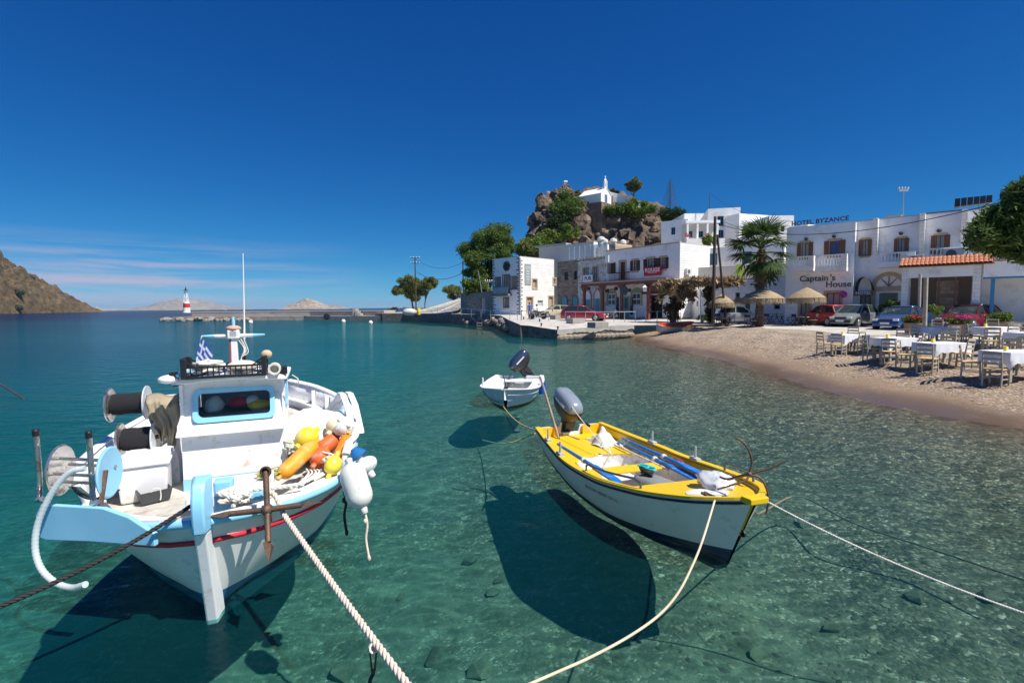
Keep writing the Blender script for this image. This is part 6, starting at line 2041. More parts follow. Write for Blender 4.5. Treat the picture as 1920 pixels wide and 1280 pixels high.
red_sign = mat('red_sign', (.50, .015, .03), .5, var=.06)
sgn = lbox(None, o[0], o[1], o[2], o[3], .25, .33).build('shop_sign', red_sign, h4)
swm = mat('sign_letter_white', (.85, .85, .85), .5)
text('ROUGE', 'shop_lettering', (o[3] - o[2]) * .60, Matrix.Translation(((o[0] + o[1]) / 2, (o[2] + o[3]) / 2 + .12, .335)), swm, h4, .006, spacing=1.05, bold=.012)
text('SUPERMARKET', 'shop_lettering', (o[3] - o[2]) * .2, Matrix.Translation(((o[0] + o[1]) / 2, o[2] + .3, .335)), swm, h4, .006)
o = F4.box(1204, 1244, 536.5, 551, .05)
lbox(None, o[0], o[1], o[2], o[3], .02, .12).build('shop_sign', mat('wine_sign', (.14, .01, .02), .5), h4)
text('ROUGE', 'shop_lettering', (o[3] - o[2]) * .62, Matrix.Translation(((o[0] + o[1]) / 2 + .3, (o[2] + o[3]) / 2 + .05, .125)), mat('dim_letter', (.42, .34, .33), .6), h4, .004, spacing=1.1)
o = F4.box(1214, 1222, 553, 597, .1)
lbox(None, o[0], o[1], .05, o[3], .03, .09).build('shop_sign', mat('wine_panel', (.16, .015, .02), .5), h4)
for k, chh in enumerate('ROUGE'):
 text(chh, 'shop_lettering', .42, Matrix.Translation(((o[0] + o[1]) / 2, o[3] - .45 - k * .55, .095)), swm, h4, .004)
# iron balcony
o = F4.box(1142, 1181, 510.5, 526, .5)
lbox(None, o[0], o[1], o[2] - .12, o[2], 0, .6).build('balcony_slab', beige_stone, h4)
balusters(h4, o[0], o[1], o[2], o[3], .55, black_iron, .14, None, 'iron_bar', .025)
# wooden porch: beam roof on posts with brackets
pd = 3.0
ul, vl = F4.uv(1089.5, 531, pd); ur, vr_ = F4.uv(1250, 523.5, pd)
vt = (vl + vr_) / 2
lbox(None, ul, ur, vt - .32, vt - .05, pd - .25, pd).build('porch_beam', pergola_wood, h4)
lbox(None, ul - .05, ur + .05, vt - .05, vt + .08, .02, pd + .12).build('porch_roof', mat('porch_roof', (.45, .35, .28), .8), h4)
lbox(None, ul - .05, ur + .05, vt + .08, vt + .13, pd - .1, pd + .14).build('porch_edge', pergola_wood, h4)
for px in (1094, 1128.5, 1164, 1214):
 u = F4.uv(px, 560, pd)[0]
 po = lbox(None, u - .13, u + .13, -.3, vt - .3, pd - .26, pd - .02).build('porch_post', pergola_wood, h4)
 MB().add([(u - .13, vt - .9, pd - .13), (u - .55, vt - .32, pd - .13), (u + .55, vt - .32, pd - .13), (u + .13, vt - .9, pd - .13)], [(0, 3, 2, 1)]).build('bracket', pergola_wood, po, solid=.14)
for k in range(9):
 u = ul + (ur - ul) * (k + .5) / 9
 lbox(None, u - .06, u + .06, vt - .22, vt - .06, .05, pd - .26).build('rafter', pergola_wood, h4)
for px, py, s_ in ((1104, 540.5, .35), (1155, 541, .35), (1180, 544, .35), (1138, 545, .4)):
 u, v = F4.uv(px, py, 1.5)
 lbox(None, u - s_ / 2, u + s_ / 2, v - s_ / 2, v + s_ / 2, 1.4, 1.6).build('hanging_lantern', dark_shutter, h4)
u, v = F4.uv(1170, 545, pd + .1)
MB().lathe([(.02, -.03), (.55, -.03), (.55, .03), (.02, .03)], 6, Matrix.Translation((u, v, pd + .1))).build('hanging_shield', mat('shield_green', (.04, .07, .06), .5), h4)
u, v = F4.uv(1209, 541, pd + .3)
MB().lathe([(.10, -.3), (.2, -.28), (.2, .1), (.3, .12), (.05, .35)], 8, Matrix.Translation((u, v, pd + .3)) @ Matrix.Rotation(-math.pi / 2, 4, 'X')).build('white_lantern', plaster, h4)
# white flag-like sign on a rod at the corner of the shop house
o = F4.box(1135, 1141.5, 478.5, 492, .8)
lbox(None, o[0], o[1], o[2], o[3], .75, .85).build('projecting_sign', plaster, h4)
lbox(None, (o[0] + o[1]) / 2 + .1, (o[0] + o[1]) / 2 + .16, o[2] - 2.6, o[3] + .1, .78, .82).build('sign_pole', steel, h4)
SR4 = Fac(F4.B, (F4.B.x - F4.n.x * 11, F4.B.y - F4.n.y * 11), 1.3)
u, v = SR4.uv(1288, 509.5)
ac_unit('air conditioner unit on the sunny side wall of the shop house', SR4.M @ Matrix.Translation((u, v, 0)))
# roof terrace and pale upper rooms behind the old houses
Fb = Fac(G(1020, 470, 2.6 + 10).to_2d() if False else (4.2, 76.0), (11.5, 70.0), 1.5)
hb = Fb.root('terrace_house', 'pale grey house with flat roof and glazed terrace behind the old row', 'house')
Hb = Fb.uv(1060, 459)[1]
wall(hb, Fb.W, Hb, [], mat('grey_plaster', (.52, .53, .53), .8, var=.06))
shell(hb, Fb.W, Hb, 6, plaster, mat('blue_roof', (.34, .42, .48), .7), .1)
lbox(None, -.4, Fb.W * .55, Hb - .05, Hb + .22, -6.2, .5).build('roof_slab', mat('blue_roof', (.34, .42, .48), .7), hb)
Ft = Fac((FR.A + FR.x * (-.2) - FR.n * 2).to_2d(), (FR.A + FR.x * (uC - .3) - FR.n * 2).to_2d(), 1.3)
ht = Ft.root('roof_terrace', 'glass sided roof terrace above the stone and pub houses', 'terrace')
a, v0 = Ft.uv(1052, 489); b, v1 = Ft.uv(1128, 466.5)
lbox(None, 0.1, Ft.W - .1, v0 - 2.0, v0, -4, 0).build('terrace_floor', roof_flat, ht)
for k in range(7):
 u0, u1 = .3 + k * (Ft.W - 1.6) / 7, .3 + (k + .93) * (Ft.W - 1.6) / 7
 lbox(None, u0, u1, v0, v0 + 1.5, -.03, 0).build('glass_panel', mat('terrace_glass', (.55, .64, .68), .15, alpha=.55), ht)
 lbox(None, u0 - .03, u0, v0, v0 + 1.55, -.05, .02).build('panel_post', plaster, ht)
lbox(None, Ft.W - 1.1, Ft.W - .1, v0, v1 + .4, -3, .02).build('stone_pier', brick_wall('tan_rubble', (.46, .36, .26), (.3, .24, .18), var=.35, bump=.8), ht)
for k, (px, py, s_) in enumerate(((1127, 452, 1.0), (1134, 456, .8), (1150, 455, .9), (1168, 458, .8))):
 p = D(px, py + 9, 62)
 cy_ = thing('chimney_vent', ['large pale rounded chimney vent on the roofs, leftmost', 'second rounded chimney vent on the roofs', 'third pale vent pipe on the roofs', 'rightmost small vent on the roofs'][k], 'chimney', p, group='vents on the old roofs')
 MB().lathe([(.42 * s_, -.4), (.42 * s_, .5), (.55 * s_, .7), (.45 * s_, 1.0), (.1, 1.15)], 10).build('stack', mat('vent_grey', (.58, .58, .55), .8, var=.15), cy_, smooth=30)
 MB().box((0, 0, -2.4), (1.0 * s_, .8 * s_, 4.4)).build('base', plaster_old, cy_)
# ---- booth with signboard, low white building ---------------------------------------------------
Fk = Fac(G(1278, 598, 1.1).to_2d(), G(1312, 600, 1.1).to_2d(), 1.05)
kk = Fk.root('white_booth', 'small white booth with a black script signboard beside the creeper', 'booth')
Hk = Fk.uv(1290, 553)[1]
wall(kk, Fk.W, Hk, [], plaster)
shell(kk, Fk.W, Hk, 2.2, plaster, plaster, .05)
lbox(None, .25, Fk.W - .25, .05, Hk - .25, .0, .05).build('door', white_paint, kk)
lbox(None, Fk.W - .55, Fk.W - .42, Hk * .55, Hk * .75, .05, .1).build('handle_plate', black_iron, kk)
lbox(None, .15, Fk.W - .1, Hk + .05, Hk + .62, -.35, -.25).build('signboard', plaster, kk)
text('Cocolate', 'sign_lettering', .36, Matrix.Translation((Fk.W / 2 + .02, Hk + .33, -.24)), black_iron, kk, .004, shear=.3, bold=.012)
Fl = Fac((19.2, 48.5), (25.3, 43.0), 1.1)
hl_ = Fl.root('low_white_building', 'low white brick building behind the thatched parasols', 'building')
Hl = Fl.uv(1440, 521)[1]
ops = [Fl.box(1342, 1355, 558, 579), Fl.box(1379, 1387, 548, 566), Fl.box(1397, 1407, 550, 582), Fl.box(1451, 1463, 552, 580), Fl.box(1476, 1484, 553, 580)]
ops = [o for o in ops if o[0] > .1 and o[1] < Fl.W]
wall(hl_, Fl.W, Hl, ops, white_brick)
for o in ops:
 window(hl_, None, o, fm=mat('aqua_frame', (.30, .48, .46), .6), pm=pane_dark, bars=(1, 1))
shell(hl_, Fl.W, Hl, 8, white_brick, roof_flat, .2)
for px in (1383, 1410, 1455, 1480):
 u, v = Fl.uv(px, 533)
 MB().lathe([(.05, 0), (.10, .1), (.10, .25), (.03, .3)], 8, Matrix.Translation((u, v, 0))).build('wall_lamp', black_iron, hl_)
# cream annex and roof deck above it
Fm = Fac((17.6, 53.0), (27.0, 47.5), 1.2)
hm = Fm.root('annex_house', 'cream annex with flat roofs and a blue window between shop house and hotel', 'house')
Hm = Fm.uv(1440, 497)[1]
wm = [Fm.box(1362, 1372, 485, 499), Fm.box(1400, 1410, 482, 497), Fm.box(1430, 1440, 478, 490)]
wall(hm, Fm.W, Hm, [], mat('cream_plaster', (.66, .62, .54), .85, var=.08))
shell(hm, Fm.W, Hm, 7, plaster, roof_flat, .2)
lbox(None, Fm.W * .15, Fm.W * .9, Hm, Hm + 2.2, -5, -2).build('upper_room', plaster, hm)
for k in range(2):
 lbox(None, Fm.W * (.25 + .3 * k), Fm.W * (.33 + .3 * k), Hm + .4, Hm + 1.6, -2.02, -1.96).build('window', pane_blue, hm)
u, v = Fm.uv(1387, 507)
lbox(None, u - .35, u + .35, v - .9, v + .6, .02, .1).build('lime_poster', mat('lime_poster', (.55, .75, .12), .6), hm)
# ---- houses on the slope above ------------------------------------------------------------------
def slope_house(name, lab, px0, px1, ytop, ybot, dist, skew, depth, wins, m=plaster, sidem=None, fm=None, par=.2):
 a, b = D(px0, 500, dist), D(px1, 500, dist + skew)
 zt, zb = D((px0 + px1) / 2, ytop, dist + skew / 2).z, D((px0 + px1) / 2, ybot, dist + skew / 2).z
 Fq = Fac((a.x, a.y), (b.x, b.y), zb)
 t = Fq.root(name, lab, 'house', 'white houses on the slope')
 ops_ = [Fq.box(*w) for w in wins]
 wall(t, Fq.W, zt - zb, ops_, m)
 for o_2 in ops_:
  window(t, None, o_2, fm=fm or mat('blue_frame', (.08, .22, .38), .5), pm=pane_dark, bars=(2, 1), sill=None)
 shell(t, Fq.W, zt - zb, depth, sidem or m, plaster, par)
 lbox(None, .02, Fq.W - .02, 1.3 - zb, -.01, -depth, -.03).build('foundation', grey_wall, t)
 return t, Fq, zt - zb
slope_house('hill_house', 'white house with one small blue window at the foot of the rock', 1239, 1289, 414, 474, 72, -2, 8, [(1258.5, 1266, 426, 440)])
t, Fq, hh = slope_house('hill_house', 'white terraced house with two porch windows and flower pots', 1284, 1342, 418, 474, 69, 0, 8, [(1291, 1299, 433, 445), (1308, 1319, 433, 445)], brick_wall('cream_brick', (.70, .66, .58), (.5, .46, .4)))
lbox(None, -.2, Fq.W + .2, hh - .1, hh + .25, -.5, .7).build('porch_roof', plaster, t)
for k in range(4):
 u = .1 + (Fq.W - .2) * k / 3
 lbox(None, u - .12, u + .12, hh - 2.4, hh - .1, .45, .65).build('porch_pillar', plaster, t)
lbox(None, -.3, Fq.W + .6, 0, hh - 2.3, .2, 1.4).build('terrace_wall', white_brick, t)
fp = mat('flower_red', (.45, .03, .05), .8)
for k, px in enumerate((1289, 1327)):
 u, v = Fq.uv(px, 441, 1.2)
 vv, ff = leaves([(u, v, 1.2)], [(.35, .3, .3)], 120, .09, seed=k)
 mesh_obj('potted_flowers', np_mesh('flowers', vv, ff), fp, t)
slope_house('hill_house', 'upper room with a low roof above the porch house', 1282, 1318, 401, 420, 76, 0, 6, [])
slope_house('hill_house', 'tallest white house block with two upper windows', 1326, 1386, 391, 474, 74, -1, 9, [(1345, 1357, 405, 424), (1363, 1375, 404, 422), (1346, 1357, 431, 446)], white_brick)
slope_house('hill_house', 'long white house on the slope hidden by the palm crown', 1384, 1445, 403, 500, 71, 2, 9, [(1393, 1400, 423, 434), (1425, 1432, 423, 434)], plaster)
slope_house('hill_house', 'white house with a small brown window right of the palm', 1440, 1486, 405, 520, 66, 0, 8, [(1464, 1471, 423, 434)], white_brick, fm=shutter_wood)
slope_house('hill_house', 'low white house with a roof parapet above the hotel end', 1476, 1512, 424, 500, 60, -2, 6, [])
# ---- hotel with brown shutters ------------------------------------------------------------------
HP0, HP1 = Vector((22.15, 40.1, 0)), Vector((32.6, 30.75, 0))
hx = (HP1 - HP0).normalized()
FH = Fac(HP0.to_2d(), HP1.to_2d(), 1.05)
u1e = FH.uv(1605, 480)[0]
hp, hq = FH.A, FH.A + FH.x * u1e
hn = FH.n
hot = FH.root('hotel', 'long white two storey hotel with brown shutters, balconies and rooftop letters', 'hotel')
HH = FH.uv(1640, 412.5)[1]
PW = .75                                               # the left wing stands forward
Fw = Fac((hp + hn * PW).to_2d(), (hq + hn * PW).to_2d(), 1.05)
TW = Matrix.Translation((0, 0, PW))
SW = TW @ SIDE_R(Fw.W)
wl_ = [Fw.box(1502, 1517, 455, 484), Fw.box(1555, 1575, 451, 480), Fw.box(1549, 1575, 549, 583)]
wl_[2] = (wl_[2][0], wl_[2][1], .05, wl_[2][3])
wl_.append(Fw.box(1501, 1518, 549, 583)); wl_[3] = (wl_[3][0], wl_[3][1], .05, wl_[3][3])
HW = Fw.uv(1590, 417)[1]
wall(hot, Fw.W, HW, wl_, plaster, TW)
wall(hot, PW, HW, [], white_brick, SW, 'wing_return')
for k, o in enumerate(wl_):
 window(hot, TW, o, fm=shutter_wood, shut=shutter_wood if k < 2 else None, trim=beige_stone, trim_w=.18 if k > 1 else .12, pm=curtain if k != 1 else mat('blue_curtain', (.06, .12, .35), .7), bars=(2, 1), open_=.5)
wm_ = [FH.box(1616, 1628, 449, 480), FH.box(1683, 1697, 447, 480), FH.box(1754, 1772, 441, 476), FH.box(1838, 1856, 434, 470)]
lo_ = [FH.box(1612, 1640, 546, 590), FH.box(1648, 1683, 549, 590)]
lo_ = [(a, b, .05, d) for a, b, c, d in lo_]
wall(hot, FH.W, HH, [o for o in wm_ + lo_ if o[1] < FH.W], plaster, None, 'wall', u0=u1e)
for o in wm_:
 window(hot, None, o, fm=shutter_wood, shut=shutter_wood, trim=beige_stone, pm=curtain, bars=(2, 1), open_=.5)
for o in lo_:
 window(hot, None, o, fm=brown_wood, pm=pane_dark, bars=(3, 1), trim=None, name='entrance')
shell(hot, FH.W, HH, 11, plaster, roof_flat, .3)
MB().box((u1e / 2, HW - .15, -.0), (u1e, .06, PW * 2 - .04)).build('wing_roof', roof_flat, hot)
# arch over the entrance, dark dome awning with letters
o = FH.box(1642, 1690, 517, 590)
arch(hot, None, o[0], o[1], .05, o[3], pane_dark, beige_stone, 'entrance_arch', .28, -.02)
cu, rv = (o[0] + o[1]) / 2, (o[1] - o[0]) / 2
for a in (50, 90, 130):
 MB().bar((cu, o[3] - rv, .06), (cu + rv * .95 * math.cos(R(a)), o[3] - rv + rv * .95 * math.sin(R(a)), .06), .05, .05).build('fanlight_bar', brown_wood, hot)
lbox(None, o[0], o[1], o[3] - rv - .35, o[3] - rv - .02, -.0, .12).build('fanlight_beam', beige_stone, hot)
o = FH.box(1604, 1640, 520, 546)
awn = []
for k in range(9):
 a = math.pi / 2 * k / 8
 awn.append([Vector(((o[0] + o[1]) / 2 + (o[1] - o[0]) / 2 * math.cos(b) * (math.cos(a) * .3 + .7), o[2] + (o[3] - o[2]) * math.sin(b) , .95 * math.cos(a) * math.sin(b) + .02)) for b in np.linspace(0, math.pi, 13)])
MB().sheet(awn).build('dome_awning', mat('awning_grey', (.05, .055, .06), .6), hot, smooth=60)
lbox(None, o[0], o[1], o[2] - .32, o[2] + .02, .55, .62).build('awning_band', mat('awning_band', (.10, .10, .10), .6), hot)
text('HOTEL', 'awning_lettering', .30, Matrix.Translation(((o[0] + o[1]) / 2, o[2] - .15, .625)), swm, hot, .004)
# raking fins
def fin(px, wtop, wbot, vb):
 u = FH.uv(px, 450)[0]
 for sgn_ in (0,):
  MB().prism([Vector((u, HH, 0)), Vector((u, HH, wtop)), Vector((u, vb, wbot)), Vector((u, vb, 0))], (-.14, 0, 0), (.14, 0, 0)).build('raking_fin', white_brick, hot)
fin(1643, 1.0, .25, FH.uv(1645, 479)[1])
fin(1729, 1.0, .2, FH.uv(1730, 474)[1])
fin(1806, .9, .2, FH.uv(1806, 470)[1])
# balconies of the wing
for a, b, c, d in ((1484, 1526, 480.5, 501), (1534, 1588, 477, 501)):
 o = Fw.box(a, b, c, d, .9)
 lbox(TW, o[0], o[1], o[2] - .3, o[2] + .05, .0, 1.0).build('balcony_slab', plaster, hot)
 balusters(hot, o[0] + .05, o[1] - .25, o[2] + .05, o[3], .92, plaster, .17, TW)
 lbox(TW, o[1] - .3, o[1], o[2], o[3], .0, 1.0).build('balcony_end', white_brick, hot)
o = FH.box(1650, 1688, 473.5, 494, .9)
lbox(None, o[0] - .1, o[1] + .8, o[2] - .25, o[2] + .05, .0, 1.0).build('balcony_slab', plaster, hot)
balusters(hot, o[0], o[1], o[2] + .05, o[3], .92, plaster, .17)
lbox(None, o[1], o[1] + .8, o[2], o[3], .0, 1.0).build('balcony_end', white_brick, hot)
o = FH.box(1738, 1846, 463, 487, .9)
lbox(None, o[0] - .1, FH.W, o[2] - .25, o[2] + .05, .0, 1.0).build('balcony_slab', plaster, hot)
balusters(hot, o[0], min(o[1], FH.W), o[2] + .05, o[3], .92, plaster, .2, None, 'rail_bar', .06)
# lettering
u, v = Fw.uv(1533, 522)
lett = mat('letter_dark', (.10, .095, .09), .6)
for k_, w_ in ((-.25, 'Captain'), (.98, "'s")):
 text(w_, 'wall_lettering', .62, TW @ Matrix.Translation((u + k_, v, .02)), lett, hot, .03, bold=.008)
u, v = Fw.uv(1572, 533)
text('House', 'wall_lettering', .62, TW @ Matrix.Translation((u, v, .02)), lett, hot, .03, bold=.008)
u, v = FH.uv(1536, 418, .2)
text('HOTEL BYZANCE', 'roof_lettering', .46, Matrix.Translation((u, HW + .38, .2)), mat('letter_maroon', (.10, .03, .035), .6), hot, .03, spacing=1.06, bold=.012)
lbox(None, u - 1.75, u + 1.75, HW + .02, HW + .10, .15, .25).build('letter_rail', steel, hot)
# wall lamps above windows
for px, py in ((1513, 448.5), (1565, 443.5), (1690, 438), (1761, 433)):
 u, v = (Fw if px < 1600 else FH).uv(px, py)
 MB(TW if px < 1600 else None).lathe([(.04, 0), (.12, .1), (.14, .22), (.03, .3)], 8, Matrix.Translation((u, v, 0))).build('wall_lamp', black_iron, hot)
# rooftop structures
for a, b, c, d, w in ((1660, 1690, 404, 415, -3), (1735, 1806, 396, 410, -2.5)):
 o = FH.box(a, b, c, d, w)
 lbox(None, o[0], o[1], HH - .3, o[3], w - 2, w).build('roof_room', roof_flat if a < 1700 else mat('roof_clutter', (.06, .08, .08), .8, var=.4), hot)
for k in range(6):
 o = FH.box(1790 + 12 * k, 1800.5 + 12 * k, 372 - 1.2 * k, 387 - 1.5 * k, -4)
 lbox(None, o[0], o[1], o[2], o[3], -5, -4).build('black_water_tank', mat('tank_black', (.03, .032, .035), .5), hot)
o = FH.box(1795, 1860, 388, 398, -4)
lbox(None, o[0], o[1] + 1, HH - .3, o[2] + .2, -6, -4).build('roof_room', plaster, hot)
ua, va = FH.uv(1717, 487, 1.1)
ac_unit('air conditioner on the hotel balcony nearest the roof tiles', FH.M @ Matrix.Translation((ua, va, 1.1)), 1.0)
ua, va = FH.uv(1788, 476, 1.1)
ac_unit('air conditioner in the middle of the hotel balcony rail', FH.M @ Matrix.Translation((ua, va, 1.1)), 1.2)
# no-parking disc
u, v = Fw.uv(1581, 552, .6)
npd = thing('no_parking_sign', 'round blue no parking sign with red rim by the hotel wall', 'sign', M=Fw.M @ Matrix.Translation((u, 0, .6)))
MB().tube([(0, 0, 0), (0, v + .25, 0)], .03, 6).build('post', steel, npd)
MB().lathe([(.01, .02), (.27, .02), (.27, .05), (.01, .05)], 18, Matrix.Translation((0, v, 0))).build('red_rim', red_paint, npd)
MB().lathe([(.01, .051), (.21, .051), (.21, .056), (.01, .056)], 18, Matrix.Translation((0, v, 0))).build('blue_disc', mat('sign_blue', (.02, .06, .35), .5), npd)
MB().bar((-.15, v + .15, .06), (.15, v - .15, .06), .05, .012, up=(0, 0, 1)).build('red_bar', red_paint, npd)
# ---- taverna under the tiled canopy -----------------------------------------------------------
td = 3.2
Fv = Fac((FH.A + FH.x * FH.uv(1690, 540, td)[0] + hn * td).to_2d(), (FH.A + FH.x * FH.uv(1836, 540, td)[0] + hn * td).to_2d(), 1.05)
tav = Fv.root('taverna', 'taverna porch with orange tiled roof in front of the hotel', 'taverna')
ve = Fv.uv(1760, 497)[1]
vt0, vt1 = ve, ve + .55
sl = [[Vector((u, vt0, .45)), Vector((u, vt1, -.9))] for u in (-.15, Fv.W + .6)]
MB().add([(-.15, vt0 - .06, .45), (Fv.W + .6, vt0 - .06, .45), (Fv.W + .6, vt1 - .06, -.9), (-.15, vt1 - .06, -.9)], [(0, 1, 2, 3)]).build('roof_board', brown_wood, tav, solid=.06)
nt_ = int((Fv.W + .75) / .21)
for k in range(nt_):
 u = -.05 + k * .21
 tl = MB()
 for j in range(3):
  z0, z1 = .47 - j * .45, .47 - (j + 1) * .45 - .05
  a_v = vt0 + (.45 - z0) / 1.35 * .55
  b_v = vt0 + (.45 - z1) / 1.35 * .55
  rg = []
  for (zz, vv_) in ((z0, a_v + .02), (z1, b_v)):
   rg.append([Vector((u + .1 * math.cos(q), vv_ + .07 * math.sin(q), zz)) for q in np.linspace(0, math.pi, 6)])
  tl.loft(rg, closed=False)
 tl.build('roof_tile', tile_red, tav, solid=.02)
lbox(None, 0, Fv.W - .02, ve - .75, ve - .1, -.05, .05).build('fascia', plaster, tav)
for u in (.0, Fv.W - .3):
 lbox(None, u, u + .35, -.1, ve - .1, -.12, .06).build('pillar', white_brick, tav)
lbox(None, .3, Fv.W - .3, -.1, .95, -.1, .02).build('low_wall', plaster, tav)
for k in range(1, 4):
 u = .3 + (Fv.W - .6) * k / 4
 lbox(None, u - .05, u + .05, .95, ve - .7, -.08, 0).build('porch_post', brown_wood, tav)
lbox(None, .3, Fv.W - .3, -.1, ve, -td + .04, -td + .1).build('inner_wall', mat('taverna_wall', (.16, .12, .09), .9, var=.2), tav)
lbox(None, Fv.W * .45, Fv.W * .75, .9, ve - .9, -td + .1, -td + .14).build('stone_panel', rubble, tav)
# right wing: shaded porch with blue frames
Fz = Fac((Fv.A + Fv.x * (Fv.W + .15)).to_2d(), (Fv.A + Fv.x * (Fv.W + 7.5)).to_2d(), 1.05)
wg = Fz.root('blue_porch', 'white porch with bright blue posts at the right end of the hotel', 'porch')
lbox(None, 0, Fz.W, ve - .85, ve + .05, -.3, .0).build('beam', plaster, wg)
lbox(None, 0, Fz.W, ve - .95, ve - .85, -.25, -.02).build('blue_trim', mat('azure_paint', (.03, .22, .42), .5), wg)
for u in (.35, 2.6, 5.0):
 lbox(None, u, u + .18, -.1, ve - .95, -.22, -.05).build('blue_post', mat('azure_paint', (.03, .22, .42), .5), wg)
lbox(None, 0, Fz.W, -.1, ve, -2.4, -2.3).build('back_wall', plaster, wg)
lbox(None, 2.1, 3.8, -.1, 2.5, -2.3, -2.25).build('blue_door', mat('azure_dark', (.02, .08, .16), .5), wg)
lbox(None, 0, Fz.W, ve + .05, ve + .2, -2.4, .1).build('roof', roof_flat, wg)
# ------------------------------------------------------------------ rock, plants
def leaf_mat(name, c1, c2, trans=.25, spread=.5):
 m = bpy.data.materials.new(name)
 m.use_nodes = True
 nt, L = m.node_tree, m.node_tree.links
 b = nt.nodes['Principled BSDF']
 b.inputs['Roughness'].default_value = .65
 b.inputs['Specular IOR Level'].default_value = .25
 geo = nt.nodes.new('ShaderNodeNewGeometry')
 r = nt.nodes.new('ShaderNodeValToRGB')
 r.color_ramp.elements[0].color = (*c1, 1)
 r.color_ramp.elements[1].color = (*c2, 1)
 L.new(geo.outputs['Random Per Island'], r.inputs[0])
 L.new(r.outputs[0], b.inputs['Base Color'])
 tr = nt.nodes.new('ShaderNodeBsdfTranslucent')
 L.new(r.outputs[0], tr.inputs[0])
 mx = nt.nodes.new('ShaderNodeMixShader')
 mx.inputs[0].default_value = trans
 out = nt.nodes['Material Output']
 L.new(b.outputs[0], mx.inputs[1]); L.new(tr.outputs[0], mx.inputs[2]); L.new(mx.outputs[0], out.inputs[0])
 MATS[name] = m
 return m
bark = mat('bark', (.16, .11, .075), .95, var=.35, scale=5, bump=.8, bscale=14, bdist=.05)
leaf_mid = leaf_mat('leaf_mid', (.05, .10, .016), (.15, .22, .045))
leaf_bright = leaf_mat('leaf_bright', (.07, .13, .018), (.21, .28, .05))
leaf_dark = leaf_mat('leaf_dark', (.014, .034, .010), (.05, .085, .022))
leaf_olive = leaf_mat('leaf_olive', (.08, .11, .025), (.23, .24, .07))
leaf_tam = leaf_mat('leaf_tamarisk', (.02, .05, .016), (.09, .14, .045), .2)
def crown_clumps(c, rx, ry, rz, n, r0, r1, seed, low=-.55):
 g = random.Random(seed)
 out = []
 while len(out) < n:
  v = Vector((g.gauss(0, 1), g.gauss(0, 1), g.gauss(0, 1))).normalized() * (.45 + .55 * g.random())
  if v.z < low:
   continue
  rr = g.uniform(r0, r1)
  out.append((c[0] + v.x * rx, c[1] + v.y * ry, c[2] + v.z * rz, rr))
 return out
def tree(name, lab, base, crown, rx, ry, rz, n, leafn, size, m, seed, trunk_r=.3, r0=.7, r1=1.5, lean=(0, 0), limbs=7, group=None, low=-.55, long=1.0):
 base = Vector(base)
 t = thing(name, lab, 'tree', base, group=group)
 cl = crown_clumps((crown[0] - base.x, crown[1] - base.y, crown[2] - base.z), rx, ry, rz, n, r0, r1, seed, low)
 g = random.Random(seed)
 cen = Vector((crown[0] - base.x, crown[1] - base.y, crown[2] - base.z - rz * .45))
 pts = spline([(0, 0, -.2), (cen.x * .3 + lean[0], cen.y * .3 + lean[1], cen.z * .4), tuple(cen)], 6)
 MB().tube(pts, [trunk_r * (1 - .5 * i / len(pts)) for i in range(len(pts))], 9).build('trunk', bark, t, smooth=80)
 for k in range(limbs):
  c = cl[(k * 5) % len(cl)]
  st = pts[int(len(pts) * (.55 + .4 * g.random())) - 1]
  e = Vector(c[:3])
  MB().tube(spline([st, st.lerp(e, .5) + Vector((g.uniform(-.3, .3), g.uniform(-.3, .3), .25)), e], 4), [trunk_r * .42 * (1 - .8 * i / 9) + .015 for i in range(9)], 6).build('limb', bark, t, smooth=80)
 v, f = leaves([c[:3] for c in cl], [(c[3], c[3], c[3] * .75) for c in cl], leafn, size, seed, shell=.35, long=long)
 mesh_obj('crown', np_mesh('crown', v, f), m, t)
 return t
def bush(lab, px, py, dist, w, h, n, size, m, seed, cat='bush', grp='shrubs on the rocky hill', d=None):
 p = D(px, py, dist)
 t = thing('shrub', lab, cat, p, group=grp)
 cl = crown_clumps((0, 0, 0), w * .8, (d or w) * .8, h * .8, 14, h * .28, h * .5, seed, -1)
 v, f = leaves([c[:3] for c in cl], [(c[3] * 1.2, c[3] * 1.2, c[3]) for c in cl], int(n * 1.8), size * .68, seed, shell=.3)
 mesh_obj('foliage', np_mesh('foliage', v, f), m, t)
 g = random.Random(seed)
 mb = MB()
 for k in range(5):
  mb = MB().tube([(0, 0, -h), Vector(cl[k][:3])], [.08, .02], 5)
  mb.build('stem', bark, t)
 return t
# ---- the rock ------------------------------------------------------------------------------------
RY = 105.0
_rpx = [978, 990, 996, 1004, 1030, 1060, 1100, 1150, 1200, 1240, 1262, 1300, 1400, 1520, 1600]
_rpy = [575, 470, 418, 388, 376, 366, 364, 376, 388, 408, 424, 436, 440, 450, 575]
_rx = [D(a, 500, RY).x for a in _rpx]
_rz = [D(a, b, RY).z for a, b in zip(_rpx, _rpy)]
rock_prof = hermite(_rx, _rz)
rockm = mat('brown_rock', (.155, .11, .078), .95, var=.4, scale=.5, bump=.9, bscale=1.6, wear=((.075, .055, .042), .45, .8), bdist=.5)
rockm2 = mat('tan_rock', (.24, .17, .12), .95, var=.4, scale=.7, bump=.9, bscale=2.0, wear=((.12, .085, .06), .35, .9), bdist=.4)
def rock_z(x, v):
 h = rock_prof(x) - 1.0
 n = 0
 for o_ in range(4):
  f_ = .16 * 2 ** o_
  n += (abs(mnoise.noise(Vector((x * f_, v * 14 * f_, 3.1 * o_)))) - .25) / 2 ** o_
 e = max(0, 1 - abs(v) ** 3) ** .55
 return 1.0 + h * e * (1 + .0 * n) + 3.0 * n * min(1, e * 3) * (1 if h > 4 else .2)
hillroot = thing('rocky_hill', 'steep brown rocky hill rising behind the old houses', 'hill', (0, 0, 0))
grid = []
DEP = 17.0
